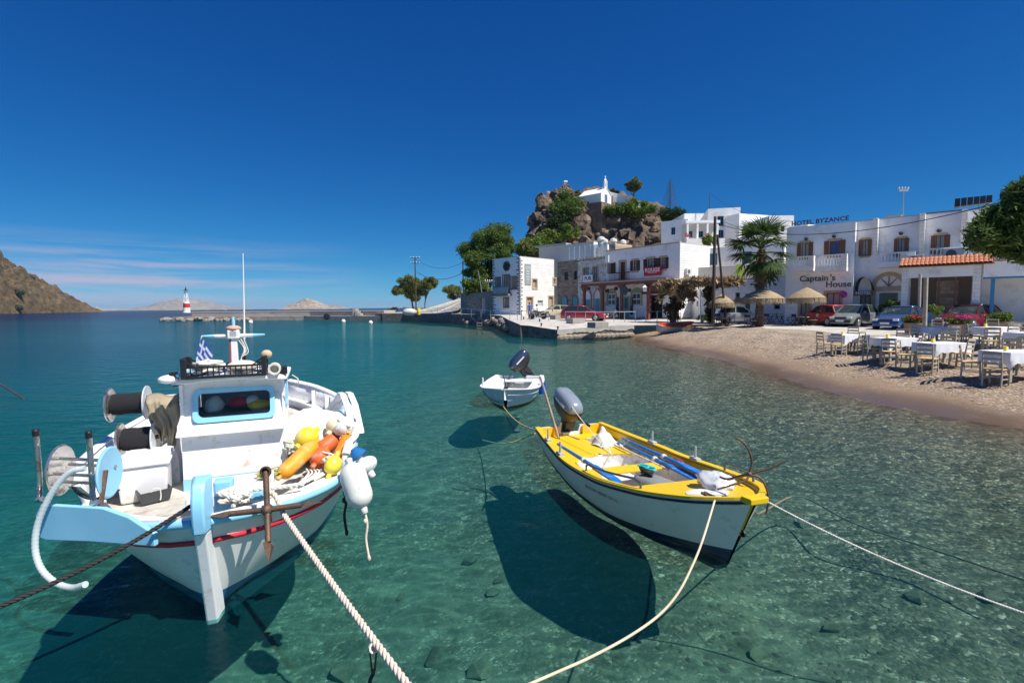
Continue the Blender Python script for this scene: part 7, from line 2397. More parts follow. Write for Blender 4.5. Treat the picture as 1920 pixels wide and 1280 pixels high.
for j in range(70):
 v = -1 + 2 * j / 69
 grid.append([(x + .6 * mnoise.noise(Vector((x * .3, v * 4, 9))), RY + v * DEP, rock_z(x, v)) for x in np.linspace(_rx[0], _rx[-1], 220)])
MB().sheet(grid).build('rock_face', rockm, hillroot, smooth=25)
import bmesh
rock_mes = []
gg = random.Random(77)
for k in range(8):
 bm = bmesh.new()
 for i in range(16):
  v = Vector((gg.gauss(0, 1), gg.gauss(0, 1), gg.gauss(0, 1))).normalized()
  v.x *= gg.uniform(.8, 1.25); v.z *= gg.uniform(.7, 1.1)
  bm.verts.new(v)
 r_ = bmesh.ops.convex_hull(bm, input=bm.verts)
 bmesh.ops.delete(bm, geom=[v for v in bm.verts if not v.link_faces], context='VERTS')
 me_ = bpy.data.meshes.new('boulder')
 bm.to_mesh(me_)
 bm.free()
 me_.materials.append(rockm if k % 2 else rockm2)
 rock_mes.append(me_)
cnt = 0
while cnt < 270:
 px = gg.uniform(993, 1252)
 x = D(px, 450, RY - 10).x
 v = -gg.uniform(.25, .97)
 z = rock_z(x, v)
 if z < 9 or (px > 1085 and v > -.62):
  continue
 o = bpy.data.objects.new('boulder', rock_mes[gg.randrange(8)])
 COL.objects.link(o)
 o.parent = hillroot
 s_ = gg.uniform(.5, 1.0) + .7 * gg.random() ** 3
 o.location = (x, RY + v * DEP, z - s_ * .25)
 o.rotation_euler = (gg.uniform(-.5, .5), gg.uniform(-.5, .5), gg.uniform(0, 6.3))
 o.scale = (s_ * gg.uniform(.8, 1.3), s_ * gg.uniform(.7, 1.1), s_ * gg.uniform(.8, 1.5))
 cnt += 1
# chapel
def at_rock(px, dist):
 return D(px, 400, dist)
Fc = Fac(D(1127, 372, 91).to_2d(), D(1146, 372, 93.6).to_2d(), D(1130, 375, 92).z)
ch = Fc.root('chapel', 'tiny white chapel with a bell arch on top of the rock', 'chapel')
hw, he, hr_ = Fc.W, 1.1, 2.25
chw = mat('chapel_white', (.82, .82, .80), .8, var=.03)
MB().prism([Vector((0, -.6, 0)), Vector((hw, -.6, 0)), Vector((hw, he, 0)), Vector((hw / 2, hr_, 0)), Vector((0, he, 0))], (0, 0, 0), (0, 0, -4.6)).build('walls', chw, ch)
for s_ in (0, 1):
 a = [(-.15, he - .1, .1), (hw / 2, hr_ + .08, .1)] if s_ == 0 else [(hw / 2, hr_ + .08, .1), (hw + .15, he - .1, .1)]
 MB().add([a[0], a[1], (a[1][0], a[1][1], -4.7), (a[0][0], a[0][1], -4.7)], [(0, 1, 2, 3)]).build('roof', chw, ch, solid=.08)
lbox(None, -.5, hw + .3, -6, -.6, -5, .4).build('podium', rockm2, ch)
for u in (hw / 2 - .45, hw / 2 + .2):
 lbox(None, u, u + .25, hr_ - .1, hr_ + 1.3, -.4, -.05).build('bell_pillar', chw, ch)
arch(ch, Matrix.Translation((0, 0, -.22)), hw / 2 - .2, hw / 2 + .2, hr_ + .9, hr_ + 1.45, chw, chw, 'bell_arch', .2)
MB().bar((hw / 2, hr_ + 1.5, -.2), (hw / 2, hr_ + 2.2, -.2), .08).build('cross', chw, ch)
MB().bar((hw / 2 - .22, hr_ + 1.95, -.2), (hw / 2 + .22, hr_ + 1.95, -.2), .08).build('cross_bar', chw, ch)
lbox(None, hw * .35, hw * .6, -.8, 1.0, 0, .03).build('door', mat('chapel_door', (.10, .16, .22), .6), ch)
# white terrace walls below the chapel
p0, p1, p2 = D(1140, 372, 95), D(1172, 380, 94), D(1200, 384, 94)
wt = thing('terrace_wall', 'white parapet wall on the rock right of the chapel', 'wall', p0)
for a, b, h in ((p0, p1, 2.4), (p1, p2, 1.3)):
 MB().bar(Vector(a) - Vector(p0), Vector(b) - Vector(p0), .4, h).build('wall_run', chw, wt)
MB().bar(Vector((0, -.25, -.5)), Vector((1.2, -.25, -.5)), .5, 1.8).build('buttress', mat('buttress_stone', (.25, .2, .16), .9), wt)  # plain brown stone colour, darker than the white wall runs
bush('large dark shrub hanging down the cliff left of the chapel', 1060, 392, 92, 3.0, 3.6, 5200, .28, leaf_mid, 1)
bush('dark green creeper patch down the cliff gully', 1042, 418, 90.5, 2.2, 3.4, 3600, .26, leaf_dark, 2)
bush('bright shrub on the ledge below the cliff gully', 1068, 436, 88, 2.3, 1.6, 2600, .24, leaf_bright, 3)
bush('bright green shrub at the left foot of the rock', 1030, 447, 86, 3.0, 1.9, 3600, .25, leaf_bright, 4)
bush('yellow green shrub above the white corner house', 1003, 462, 84, 2.9, 2.0, 3600, .25, leaf_bright, 5)
bush('olive shrub between the big tree and the terrace house', 985, 470, 82, 2.0, 1.8, 2400, .25, leaf_olive, 6)
bush('broad flat green scrub right of the chapel wall', 1195, 390, 92, 5.4, 2.0, 6400, .26, leaf_bright, 7)
bush('green scrub on the slope below the chapel wall', 1150, 396, 91, 2.6, 1.4, 2600, .25, leaf_mid, 8)
bush('dark shrub behind the white house at the foot of the rock', 1262, 404, 84, 2.7, 2.0, 3200, .24, leaf_dark, 9)
bush('small green shrub beside the chapel front', 1150, 362, 96.5, 1.1, .8, 900, .18, leaf_dark, 10)
bush('scrub tuft on the rock by the flag mast', 1075, 366, 97, 2.0, 1.0, 1500, .22, leaf_olive, 11)
bush('green shrub on the white house wall above the shop roof', 1331, 452, 62, 1.6, .7, 1500, .18, leaf_bright, 12, grp='garden shrubs')
bush('dry brown tuft on the upper rock edge', 1238, 404, 95, 1.6, .7, 900, .2, leaf_olive, 13)
pb_ = D(1188, 378, 93)
tree('pine_tree', 'small dark pine tree on the rock right of the chapel', pb_, (pb_.x, pb_.y, pb_.z + 2.9), 1.5, 1.4, 1.4, 18, 4200, .18, leaf_olive, 14, .12, .35, .7)
ar = D(1256, 400, 86)
at_ = thing('norfolk_pine', 'bare thin conifer with tiers of branches standing above the rock edge', 'tree', ar)
MB().tube([(0, 0, -1), (0, 0, 5.6)], [.09, .02], 6).build('trunk', bark, at_)
for k in range(15):
 z = 1.2 + k * .29
 L_ = 1.5 * (1 - k / 17)
 for a in range(6):
  q = a * math.pi / 3 + k * .5
  MB().tube([(0, 0, z), (L_ * .6 * math.cos(q), L_ * .6 * math.sin(q), z + .18), (L_ * math.cos(q), L_ * math.sin(q), z + .42)], [.03, .022, .035], 4).build('branch', mat('grey_needles', (.09, .10, .08), .9), at_)
# ---- trees along the road
tb = on = D(912, 585, 86)
tree('big_tamarisk', 'large round green tree behind the white corner house', (tb.x, tb.y, 1.6), (D(917, 478, 86).x, 86, D(917, 478, 86).z), 5.0, 4.4, 5.2, 90, 56000, .15, leaf_mid, 20, .45, .9, 1.7, limbs=12, low=-.95)
tree('side_tree', 'bright lower tree in front of the big tree', (D(905, 585, 84).x, 84, 1.6), (D(893, 530, 84).x, 84, D(893, 535, 84).z), 2.4, 2.2, 2.4, 30, 15000, .14, leaf_bright, 21, .25, .6, 1.1, low=-.9)
tree('shore_tree', 'round olive green tree beside the pier road', (D(775, 578, 112).x, 112, 1.7), (D(769, 540, 112).x, 112, D(769, 541, 112).z), 3.5, 3.2, 2.8, 44, 22000, .16, leaf_olive, 22, .25, .7, 1.2, low=-.8)
tree('shore_tree', 'slim leaning tree right of the round shore tree', (D(797, 577, 111).x, 111, 1.9), (D(806, 533, 111).x, 111, D(806, 533, 111).z), 2.0, 1.8, 1.5, 22, 9000, .14, leaf_olive, 23, .16, .5, .8, lean=(-.3, 0))
tree('far_bush_tree', 'low green tree beside the top of the ramp road', (D(850, 562, 118).x, 118, 3.0), (D(849, 545, 118).x, 118, D(849, 546, 118).z), 2.6, 2.4, 1.7, 24, 8000, .15, leaf_olive, 24, .2, .6, 1.0, low=-.9)
# feathery tamarisk at the right edge
tt = thing('tamarisk', 'dark feathery tamarisk leaning in from the right edge', 'tree', (23.6, 19.2, 1.0))
MB().tube(spline([(0, 0, 0), (-.5, .1, 1.6), (-.9, .2, 3.4), (-1.6, .2, 5.0)], 6), [.32 - .008 * i for i in range(19)], 10).build('trunk', bark, tt, smooth=80)
g = random.Random(30)
cl = []
for k in range(95):
 px, py = g.uniform(1835, 2010), g.uniform(350, 488)
 if py < 352 + (1925 - px) * .75 or (px < 1870 and py > 455):
  continue
 p = D(px, py, 18.5 + g.uniform(-1.2, 1.2))
 cl.append((p.x - 23.6, p.y - 19.2, p.z - 1.0, g.uniform(.22, .45)))
for k in range(9):
 c = cl[k * 4]
 MB().tube(spline([(-1.0, .2, 3.6), ((c[0] - 1) / 2, c[1] / 2, c[2] / 2 + 2.2), c[:3]], 5), [.09 - .007 * i for i in range(11)], 6).build('limb', bark, tt, smooth=80)
v, f = leaves([c[:3] for c in cl], [(c[3], c[3], c[3]) for c in cl], 70000, .05, 31, shell=.05, long=2.0)
mesh_obj('crown', np_mesh('crown', v, f), leaf_tam, tt)
v, f = leaves([c[:3] for c in cl], [(c[3] * 1.25, c[3] * 1.25, c[3] * 1.25) for c in cl], 16000, .06, 32, shell=.7, long=2.6)
mesh_obj('outer_sprays', np_mesh('sprays', v, f), leaf_mid, tt)
# ---- fan palm
pp = D(1424, 600, 36.5)
palm = thing('fan_palm', 'tall fan palm with a shaggy trunk in front of the white houses', 'palm', (pp.x, pp.y, 1.0))
ptop = D(1428, 470, 36.5).z - 1.0
prof_ = []
for i in range(46):
 z = ptop * i / 45
 prof_.append(((.29 - .08 * i / 45) * (1.0 + (.10 if i % 2 else -.05)), z))
MB().lathe(prof_, 12).build('trunk', mat('palm_bark', (.15, .10, .07), .95, var=.4, scale=6, bump=.9, bscale=18, bdist=.06), palm)
v, f = leaves([(0, 0, ptop * z) for z in (.45, .55, .65, .75, .85, .95)], [(.27, .27, .35)] * 6, 600, .16, 40, shell=.8, long=1.5)
mesh_obj('old_leaf_bases', np_mesh('bases', v, f), leaf_mat('dry_frond', (.12, .08, .045), (.30, .22, .12), .1), palm)
palm_g = leaf_mat('palm_green', (.035, .07, .016), (.11, .17, .045), .25)
def fan_leaf(seed):
 g_ = random.Random(seed)
 mb = MB()
 mb.tube(spline([(0, 0, 0), (.55, 0, .12), (1.05, 0, .12)], 4), [.035] * 5 + [.02] * 4, 5)
 n_ = 26
 for k in range(n_):
  a = R(-105 + 210 * k / (n_ - 1))
  L_ = (1.05 - .25 * abs(a) / R(105)) * g_.uniform(.88, 1.05)
  w = .042
  c, s_ = math.cos(a), math.sin(a)
  px_, py_ = -s_, c
  dro = g_.uniform(.10, .34)
  pts = []
  for t_, ww in ((0, .25), (.4, 1.0), (.72, .75), (1.0, .05)):
   x, y = 1.05 + c * L_ * t_, s_ * L_ * t_
   z = .12 - dro * t_ ** 2.2 + .03 * (k % 2)
   pts.append((Vector((x + px_ * w * ww, y + py_ * w * ww, z)), Vector((x - px_ * w * ww, y - py_ * w * ww, z))))
  for (a1, b1_), (a2, b2_) in zip(pts, pts[1:]):
   mb.add([a1, b1_, b2_, a2], [(0, 1, 2, 3)])
 me_ = bpy.data.meshes.new('palm_leaf')
 me_.from_pydata([tuple(q) for q in mb.v], [], mb.f)
 me_.materials.append(palm_g)
 return me_
fans = [fan_leaf(k) for k in range(5)]
g = random.Random(41)
for k in range(36):
 o = bpy.data.objects.new('palm_leaf', fans[k % 5])
 COL.objects.link(o)
 o.parent = palm
 el = R(g.choice((62, 45, 28, 12, -8, -30, -48, -60)) + g.uniform(-8, 8))
 o.location = (0, 0, ptop + (.15 if el > 0 else -.15))
 q = Matrix.Rotation(k * 2.399 + g.uniform(-.2, .2), 3, 'Z') @ Matrix.Rotation(-el, 3, 'Y') @ Matrix.Rotation(g.uniform(-.5, .5), 3, 'X')
 o.rotation_euler = q.to_euler()
 s_ = g.uniform(1.15, 1.4)
 o.scale = (s_, s_, s_)
# ---- dry palm thatch and creeper beside the shop
dp = D(1262, 598, 44)
dr_ = thing('dry_palm', 'dead straw coloured palm fronds drooping beside the shop porch', 'palm', (dp.x, dp.y, 1.1))
MB().tube([(0, 0, 0), (.05, 0, 1.4), (.1, 0, 2.7)], [.3, .26, .2], 8).build('trunk', bark, dr_, smooth=70)
straw = leaf_mat('straw_frond', (.22, .15, .08), (.46, .35, .20), .15)
for k in range(26):
 a = k * 2.4
 L_ = g.uniform(1.1, 2.0)
 e = Vector((math.cos(a) * L_ + .5, math.sin(a) * L_ * .6, 2.7 + g.uniform(-.7, .9)))
 st = Vector((.1, 0, 2.7))
 cen = [st.lerp(e, t_) + Vector((0, 0, .35 * math.sin(t_ * 3.1))) for t_ in (.25, .5, .75, 1)]
 v, f = leaves(cen, [(.28, .28, .22)] * 4, 110, .20, 50 + k, shell=.1, long=1.8)
 fo = mesh_obj('frond', np_mesh('frond', v, f), straw, dr_)
 MB().tube(spline([st, st.lerp(e, .5) + Vector((0, 0, .35)), e], 4), .025, 4).build('rib', mat('straw_rib', (.45, .34, .2), .9), fo)
v, f = leaves([(0, -.1, .5), (0, -.1, 1.1), (.1, -.1, 1.7), (.2, -.1, 2.2), (-.5, -.1, 1.2), (.5, -.1, 1.5)], [(.55, .5, .5)] * 6, 1500, .14, 60, shell=.3)
mesh_obj('creeper', np_mesh('creeper', v, f), leaf_mat('creeper_brown', (.05, .035, .02), (.15, .11, .06), .1), dr_)
cp = D(1331, 598, 42.5)
cr2 = thing('creeper', 'brown creeper climbing the wall right of the white booth', 'plant', (cp.x, cp.y, 1.05))
v, f = leaves([(0, 0, z) for z in (.5, 1.1, 1.7, 2.3, 2.9)] + [(.3, 0, 3.2), (-.3, 0, 2.6)], [(.45, .3, .45)] * 7, 2200, .12, 61, shell=.3)
mesh_obj('foliage', np_mesh('creeper', v, f), MATS['creeper_brown'], cr2)
v, f = leaves([(x, 0, 3.5) for x in (-1.6, -1.0, -.4, .3, .9, 1.6, 2.2)], [(.5, .6, .25)] * 7, 1600, .22, 62, shell=.3, long=1.8)
mesh_obj('thatch_fringe', np_mesh('fringe', v, f), straw, cr2)
MB().tube([(0, .1, 0), (.05, .1, 3.0)], .05, 6).build('stem', bark, cr2)
bush('low green plant at the foot of the white booth', 1317, 596, 41.5, .5, .35, 500, .08, leaf_bright, 63, 'plant', 'garden shrubs')
bush('green shrub below the hotel entrance arch', 1672, 577, 34.5, 1.0, .6, 1500, .11, leaf_mid, 64, 'bush', 'garden shrubs')
bush('low green plant beside the taverna wall', 1752, 579, 29.5, .5, .35, 700, .08, leaf_bright, 65, 'plant', 'garden shrubs')
# ---- ramp road, retaining wall
asphalt = mat('pale_asphalt', (.27, .255, .235), .9, var=.15, scale=1.5, bump=.2, bscale=30)
ra = [D(760, 586, 100), D(790, 584, 101), D(825, 575, 106), D(850, 567, 112), D(872, 561, 118)]
rb = [D(815, 588.5, 93), D(850, 586, 92), D(865, 576, 98), D(872, 568, 106), D(885, 562, 114)]
rg = [[Vector(a).lerp(Vector(b), t_) for t_ in (0, .33, .66, 1)] for a, b in zip(spline(ra, 5), spline(rb, 5))]
rd = MB().sheet(rg).build('ramp_road', asphalt, smooth=60)
rd['kind'] = 'structure'
mk = [[r_[0].lerp(r_[3], t_) + Vector((0, 0, .012)) for t_ in (.46, .52)] for r_ in rg]
MB().sheet(mk).build('lane_line', white_paint, rd)
kb = MB()
for sgn_, pts in ((0, [r_[0] for r_ in rg]),):
 for a, b in zip(pts, pts[1:]):
  kb.bar(a + Vector((0, 0, .15)), b + Vector((0, 0, .15)), .5, .5)
kb.build('kerb_wall', concrete, rd)
bank = MB().sheet([[r_[0] + Vector((-.2, .2, 0)) for r_ in rg], [r_[0] + Vector((-1.5, 6, -3)) for r_ in rg]]).build('bank', rockm2, rd)
hb_ = [(-16, 112, 1.2), (-13, 120, 3.5), (-8, 128, 6.5), (2, 132, 8), (14, 130, 9)]
gb = [[Vector((x, y, -1 + (z + 1) * t_)) + Vector((0, -8 * (1 - t_), 0)) for x, y, z in spline(hb_, 6)] for t_ in (0, .5, .8, 1)]
sl_ = MB().sheet(gb).build('hillside', hill_material('near_slope', (.10, .08, .05), (.2, .16, .10), (.3, .25, .17), .3), smooth=60)
sl_['kind'] = 'structure'
Frw = Fac(D(864, 585, 88).to_2d(), D(926, 588, 73.5).to_2d(), 1.4)
rw = Frw.root('retaining_wall', 'grey stone retaining wall left of the white corner house', 'wall')
hw_ = Frw.uv(905, 549)[1]
wall(rw, Frw.W, hw_, [Frw.box(902, 910, 558, 588)], grey_wall)
lbox(None, 0, Frw.W, hw_, hw_ + .15, -.5, .05).build('coping', grey_stone_trim, rw)
o = Frw.box(902.5, 909.5, 558, 588)
lbox(None, o[0], o[1], 0, o[3], -.25, -.15).build('door', mat('pale_door', (.45, .42, .4), .7), rw)
# road surface in front of the hotel
rs = [[(q, y, float(terrain_z(q, y)) + .014) for q in [float(np.interp(y, _SY, _SX)) + 8.3 + .5 * math.sin(y * .9) + k * (24 if k > 10 else 1.6) * .6 for k in range(16)]] for y in np.linspace(19, 40.8, 30)]
rr2 = MB().sheet(rs).build('road', mat('dusty_road', (.52, .48, .42), .95, var=.2, scale=.6, bump=.3, bscale=14, wear=((.30, .27, .24), .3, 1.2)))
rr2['kind'] = 'structure'
# ---- loose stones on the beach and under water
g = np.random.default_rng(5)
def pebbles(name, n, xr, yr, smin, smax, m, seed, cond):
 g_ = np.random.default_rng(seed)
 base = []
 for k in range(6):
  a = 2 * math.pi * k / 6
  base.append((math.cos(a), math.sin(a), 0))
 base = np.array([(0, 0, .55)] + base + [(0, 0, -.4)])
 bf = np.array([(0, 1 + k, 1 + (k + 1) % 6) for k in range(6)] + [(7, 1 + (k + 1) % 6, 1 + k) for k in range(6)])
 x = g_.uniform(*xr, n * 3); y = yr[0] + (yr[1] - yr[0]) * g_.random(n * 3) ** 1.4
 d = shore_d(x, y)
 k = cond(d, x, y)
 x, y = x[k][:n], y[k][:n]
 z = terrain_z(x, y)
 n = len(x)
 s = smin + (smax - smin) * g_.random(n) ** 3
 ang = g_.random(n) * 6.28
 sx2, sy2, sz2 = s * g_.uniform(.7, 1.3, n), s * g_.uniform(.6, 1.0, n), s * g_.uniform(.4, .8, n)
 v = base[None] * np.stack([sx2, sy2, sz2], -1)[:, None]
 v = v * (1 + .25 * g_.normal(size=(n, 8, 1)).clip(-1, 1))
 c, s_ = np.cos(ang)[:, None], np.sin(ang)[:, None]
 v = np.stack([v[..., 0] * c - v[..., 1] * s_, v[..., 0] * s_ + v[..., 1] * c, v[..., 2]], -1)
 v += np.stack([x, y, z], -1)[:, None]
 f = (np.arange(n) * 8)[:, None, None] + bf[None]
 o = mesh_obj(name, np_mesh(name, v.reshape(-1, 3), f.reshape(-1, 3)), m, smooth=60)
 o['kind'] = 'stuff'
 return o
pebm = leaf_mat('pebble_mix', (.17, .115, .08), (.52, .44, .36), 0.0)
pebbles('beach_pebbles', 26000, (9, 22), (7.5, 40), .012, .05, pebm, 1, lambda d, x, y: (d > 1.6 + .6 * np.sin(y)) & (d < 9) & (x / np.maximum(y, 1) < 1.3))
pebbles('shingle', 5000, (9, 20), (7.5, 38), .03, .085, pebm, 2, lambda d, x, y: (d > 2.2) & (d < 6) & (x / np.maximum(y, 1) < 1.3))
pebu = leaf_mat('wet_stone_mix', (.06, .062, .042), (.24, .22, .15), 0.0)
pebbles('underwater_stones', 26000, (-2, 11), (1.8, 24), .010, .05, pebu, 3, lambda d, x, y: (d < -.2) & (d > -9.5) & (np.abs(x) / np.maximum(y, .5) < 1.25))
# larger rocks lying on the sea bed
rs_ = random.Random(12)
names_ = ['left', 'right', 'front', 'rear', 'middle', 'outer', 'inner', 'deep']
spots = [(885, 1055, .16), (925, 1112, .13), (935, 1090, .10), (822, 1228, .20), (898, 1262, .18), (640, 1262, .22), (985, 1092, .15), (1500, 985, .12), (1715, 1120, .14), (1860, 1120, .16), (1560, 1180, .12), (750, 1120, .10), (1420, 1230, .13)]
for k, (px, py, s_) in enumerate(spots):
 q = G(px, py, -.9)
 for _ in range(5):
  q = G(px, py, float(terrain_z(q.x, q.y)))
 o = bpy.data.objects.new('seabed_rock', rock_mes[k % 8].copy())
 o.data.materials.clear()
 o.data.materials.append(mat('weedy_rock', (.11, .11, .07), .95, var=.5, scale=9))
 COL.objects.link(o)
 o.location = (q.x, q.y, q.z + .02)
 o.scale = (s_ * .9, s_ * .7, s_ * .4)
 o.rotation_euler = (0, 0, rs_.uniform(0, 6))
 where = ['under the thick rope, right', 'left edge of the yellow boat shadow, lower', 'left edge of the yellow boat shadow, upper', 'bottom middle', 'bottom middle, right neighbour', 'bottom left of the thick rope', 'just inside the yellow boat shadow', 'beside the sunken line', 'under the white rope, middle', 'under the white rope near the right edge', 'below the white rope bend', 'beside the thick rope, upper', 'right of the slack yellow rope'][k]
 tag(o, 'dark weedy stone on the sea bed, ' + where, 'rock', 'weedy stones on the sea bed')
# ------------------------------------------------------------------ vehicles, furniture, people
def on_ground(px, py):
 q = G(px, py, 1.0)
 z = .8
 for _ in range(60):
  q = G(px, py, z)
  z += .15 * (ground_z(q.x, q.y) - z)
 return Vector((q.x, q.y, ground_z(q.x, q.y)))
tyre_m = mat('tyre', (.018, .018, .018), .85)
rim_m = mat('wheel_rim', (.50, .51, .52), .35, .7)
car_glass = mat('car_glass', (.025, .04, .042), .06, spec=.8, var=.05)
trim_m = mat('car_trim', (.03, .03, .032), .6)
lamp_m = mat('head_lamp', (.75, .72, .62), .12, spec=.8)
tail_m = mat('tail_lamp', (.45, .02, .02), .2)
plate_m = mat('number_plate', (.72, .72, .68), .5)
CAR = {  # side outline: (x from the nose, body top z, roof z or None)
 'hatch': (3.75, 1.62, [(0, .52, 0), (.05, .68, 0), (.95, .90, 0), (1.0, .91, 0), (1.65, .94, 1.38), (2.3, .95, 1.43), (3.2, .95, 1.38), (3.6, .95, .96), (3.75, .60, 0)]),
 'sedan': (4.3, 1.68, [(0, .50, 0), (.05, .66, 0), (1.15, .90, 0), (1.25, .92, 0), (1.95, .94, 1.36), (2.6, .95, 1.41), (3.3, .96, 1.33), (3.85, .98, 0), (4.25, .94, 0), (4.3, .6, 0)]),
 'wagon': (4.5, 1.72, [(0, .50, 0), (.05, .66, 0), (1.2, .90, 0), (1.3, .92, 0), (2.0, .95, 1.40), (2.7, .96, 1.46), (3.9, .97, 1.42), (4.4, .97, 1.0), (4.5, .6, 0)]),
 'van': (4.6, 1.8, [(0, .6, 0), (.05, .85, 0), (.7, 1.08, 0), (.8, 1.10, 0), (1.5, 1.12, 1.80), (2.2, 1.12, 1.88), (4.4, 1.12, 1.84), (4.55, 1.1, 1.2), (4.6, .6, 0)])}
def car(lab, kind, px, py, yaw, col, name='parked_car', dark_low=False, s=1.0):
 L, Wd, prof = CAR[kind]
 p = on_ground(px, py)
 t = thing(name, lab, 'van' if kind == 'van' else 'car', p, R(yaw), 'parked cars', s)
 paint = mat('car_paint_%d_%d_%d' % tuple(int(c * 999) for c in col), col, .3, .15, var=.04, coat=.6)
 X = lambda x: L / 2 - x
 hw = Wd / 2
 rings = []
 for x, zt, _r in prof:
  e = 1 - .22 * max(0, 1 - x / .5) ** 2 - .14 * max(0, 1 - (L - x) / .4) ** 2
  w = hw * e
  rings.append([Vector((X(x), y, z)) for y, z in ((-w * .9, .24), (-w, .42), (-w * 1.0, zt * .75), (-w * .93, zt - .03), (-w * .8, zt), (w * .8, zt), (w * .93, zt - .03), (w, zt * .75), (w, .42), (w * .9, .24))])
 MB().loft(rings).build('body', paint, t, smooth=40)
 gl = [(x, zb, zr) for x, zb, zr in prof]
 ix = [i for i, q in enumerate(gl) if q[2]]
 st = [(gl[ix[0] - 1][0], gl[ix[0] - 1][1] - .01, gl[ix[0] - 1][1])] + [gl[i] for i in ix]
 nx = gl[ix[-1] + 1]
 if nx[2] == 0 and nx[1] > .8:
  st.append((nx[0], nx[1] - .01, nx[1]))
 rg = [[Vector((X(x), y, z)) for y, z in ((-hw * .88, zb - .02), (-hw * (.88 - .18 * min(1, (zr - zb) / .4)), zr - .03), (-hw * .62, zr), (hw * .62, zr), (hw * (.88 - .18 * min(1, (zr - zb) / .4)), zr - .03), (hw * .88, zb - .02))] for x, zb, zr in st]
 MB().loft(rg).build('glazing', car_glass, t, smooth=30)
 # roof skin and pillars stand a little proud of the glass
 rr = [r_ for r_, q in zip(rg, st) if q[2] > q[1] + .2]
 MB().sheet([[v + Vector((0, 0, .018)) for v in r_[1:5]] for r_ in rr]).build('roof', paint, t, solid=.03, smooth=40)
 for sd in (0, 5):
  up_ = 1 if sd == 0 else 4
  sg = Vector((0, -.012 if sd == 0 else .012, 0))
  for a, b in [(rg[0][sd], rr[0][up_]), (rg[-1][sd], rr[-1][up_])] + [(r_[sd], r_[up_]) for r_ in rr[1:-1]]:
   MB().bar(a + sg, b + sg, .07, .03, up=(0, 1, 0)).build('pillar', paint, t)
 for x in (L * .19, L * .80):
  for sd in (-1, 1):
   MW = Matrix.Translation((X(x), sd * (hw - .10), .31)) @ rot(x=-90 * sd)
   w_ = MB().lathe([(.16, -.09), (.29, -.09), (.31, -.05), (.31, .07), (.28, .10), (.19, .10)], 20, MW).build('wheel', tyre_m, t, smooth=40)
   MB().lathe([(.02, .08), (.19, .09), (.20, .10), (.19, .115), (.12, .10), (.06, .12), (.02, .12)], 16, MW).build('rim', rim_m, w_, smooth=40)
   MB().lathe([(.05, -.02), (.375, -.02), (.375, .086), (.05, .086)], 20, MW).build('wheel_arch', trim_m, t)
 for end, x, lm in ((1, 0, lamp_m), (-1, L, tail_m)):
  xx = X(x) + end * .005
  MB().box((xx - end * .04, 0, .38), (.14, Wd * .74, .18)).build('bumper', trim_m if dark_low else paint, t, bev=.04)
  for sd in (-1, 1):
   MB().box((X(x) - end * (.06 if end > 0 else .03), sd * hw * .62, .62 if end > 0 else .74), (.12, .30, .13 if end > 0 else .22)).build('head_lamp' if end > 0 else 'tail_lamp', lm, t, bev=.03)
  MB().box((xx + end * .035, 0, .42 if end > 0 else .62), (.02, .48, .11)).build('number_plate', plate_m, t)
 MB().box((X(.0) + .0, 0, .60), (.05, Wd * .42, .10)).build('grille', trim_m, t)
 for sd in (-1, 1):
  MB().box((X(st[1][0] - .35), sd * (hw + .06), .98 if kind != 'van' else 1.2), (.12, .16, .11)).build('mirror', paint, t, bev=.02)
  for x in (L * .44, L * .63):
   MB().box((X(x), sd * (hw + .004), .76), (.16, .02, .03)).build('door_handle', trim_m, t)
   MB().box((X(x + .12), sd * (hw - .004), .62), (.012, .012, .5)).build('door_seam', trim_m, t)
 return t
car('red estate car parked behind the long quay railing', 'wagon', 1096, 601, -28, (.36, .02, .035))
car('beige open pickup parked by the white corner house', 'wagon', 1040, 594, 200, (.62, .54, .36), s=.92)
car('silver hatchback parked behind the first thatched parasol', 'hatch', 1388, 606.5, -20, (.50, .49, .46))
car('small bright red people carrier seen from behind by the hotel', 'hatch', 1549, 610, 95, (.55, .025, .03), s=1.05)
car('grey green hatchback parked with its nose to the beach', 'hatch', 1601, 612, 212, (.22, .26, .26), dark_low=True, s=1.05)
car('dark blue saloon parked facing the beach', 'sedan', 1688, 617, 212, (.02, .065, .22))
car('dark red estate car behind the flower planters', 'wagon', 1815, 616, 205, (.20, .012, .03))
car('dark blue van parked at the right edge', 'van', 1935, 612, 200, (.02, .05, .16))
car('maroon saloon parked on the pier road', 'sedan', 738, 582, 178, (.14, .012, .025))
car('white car parked under the round shore tree', 'hatch', 776, 581.5, 175, (.7, .7, .7))
car('black car parked at the foot of the ramp road', 'hatch', 843, 584, 250, (.03, .03, .035))
car('pale blue car half hidden behind the maroon saloon', 'hatch', 757, 580.6, 170, (.30, .45, .55))
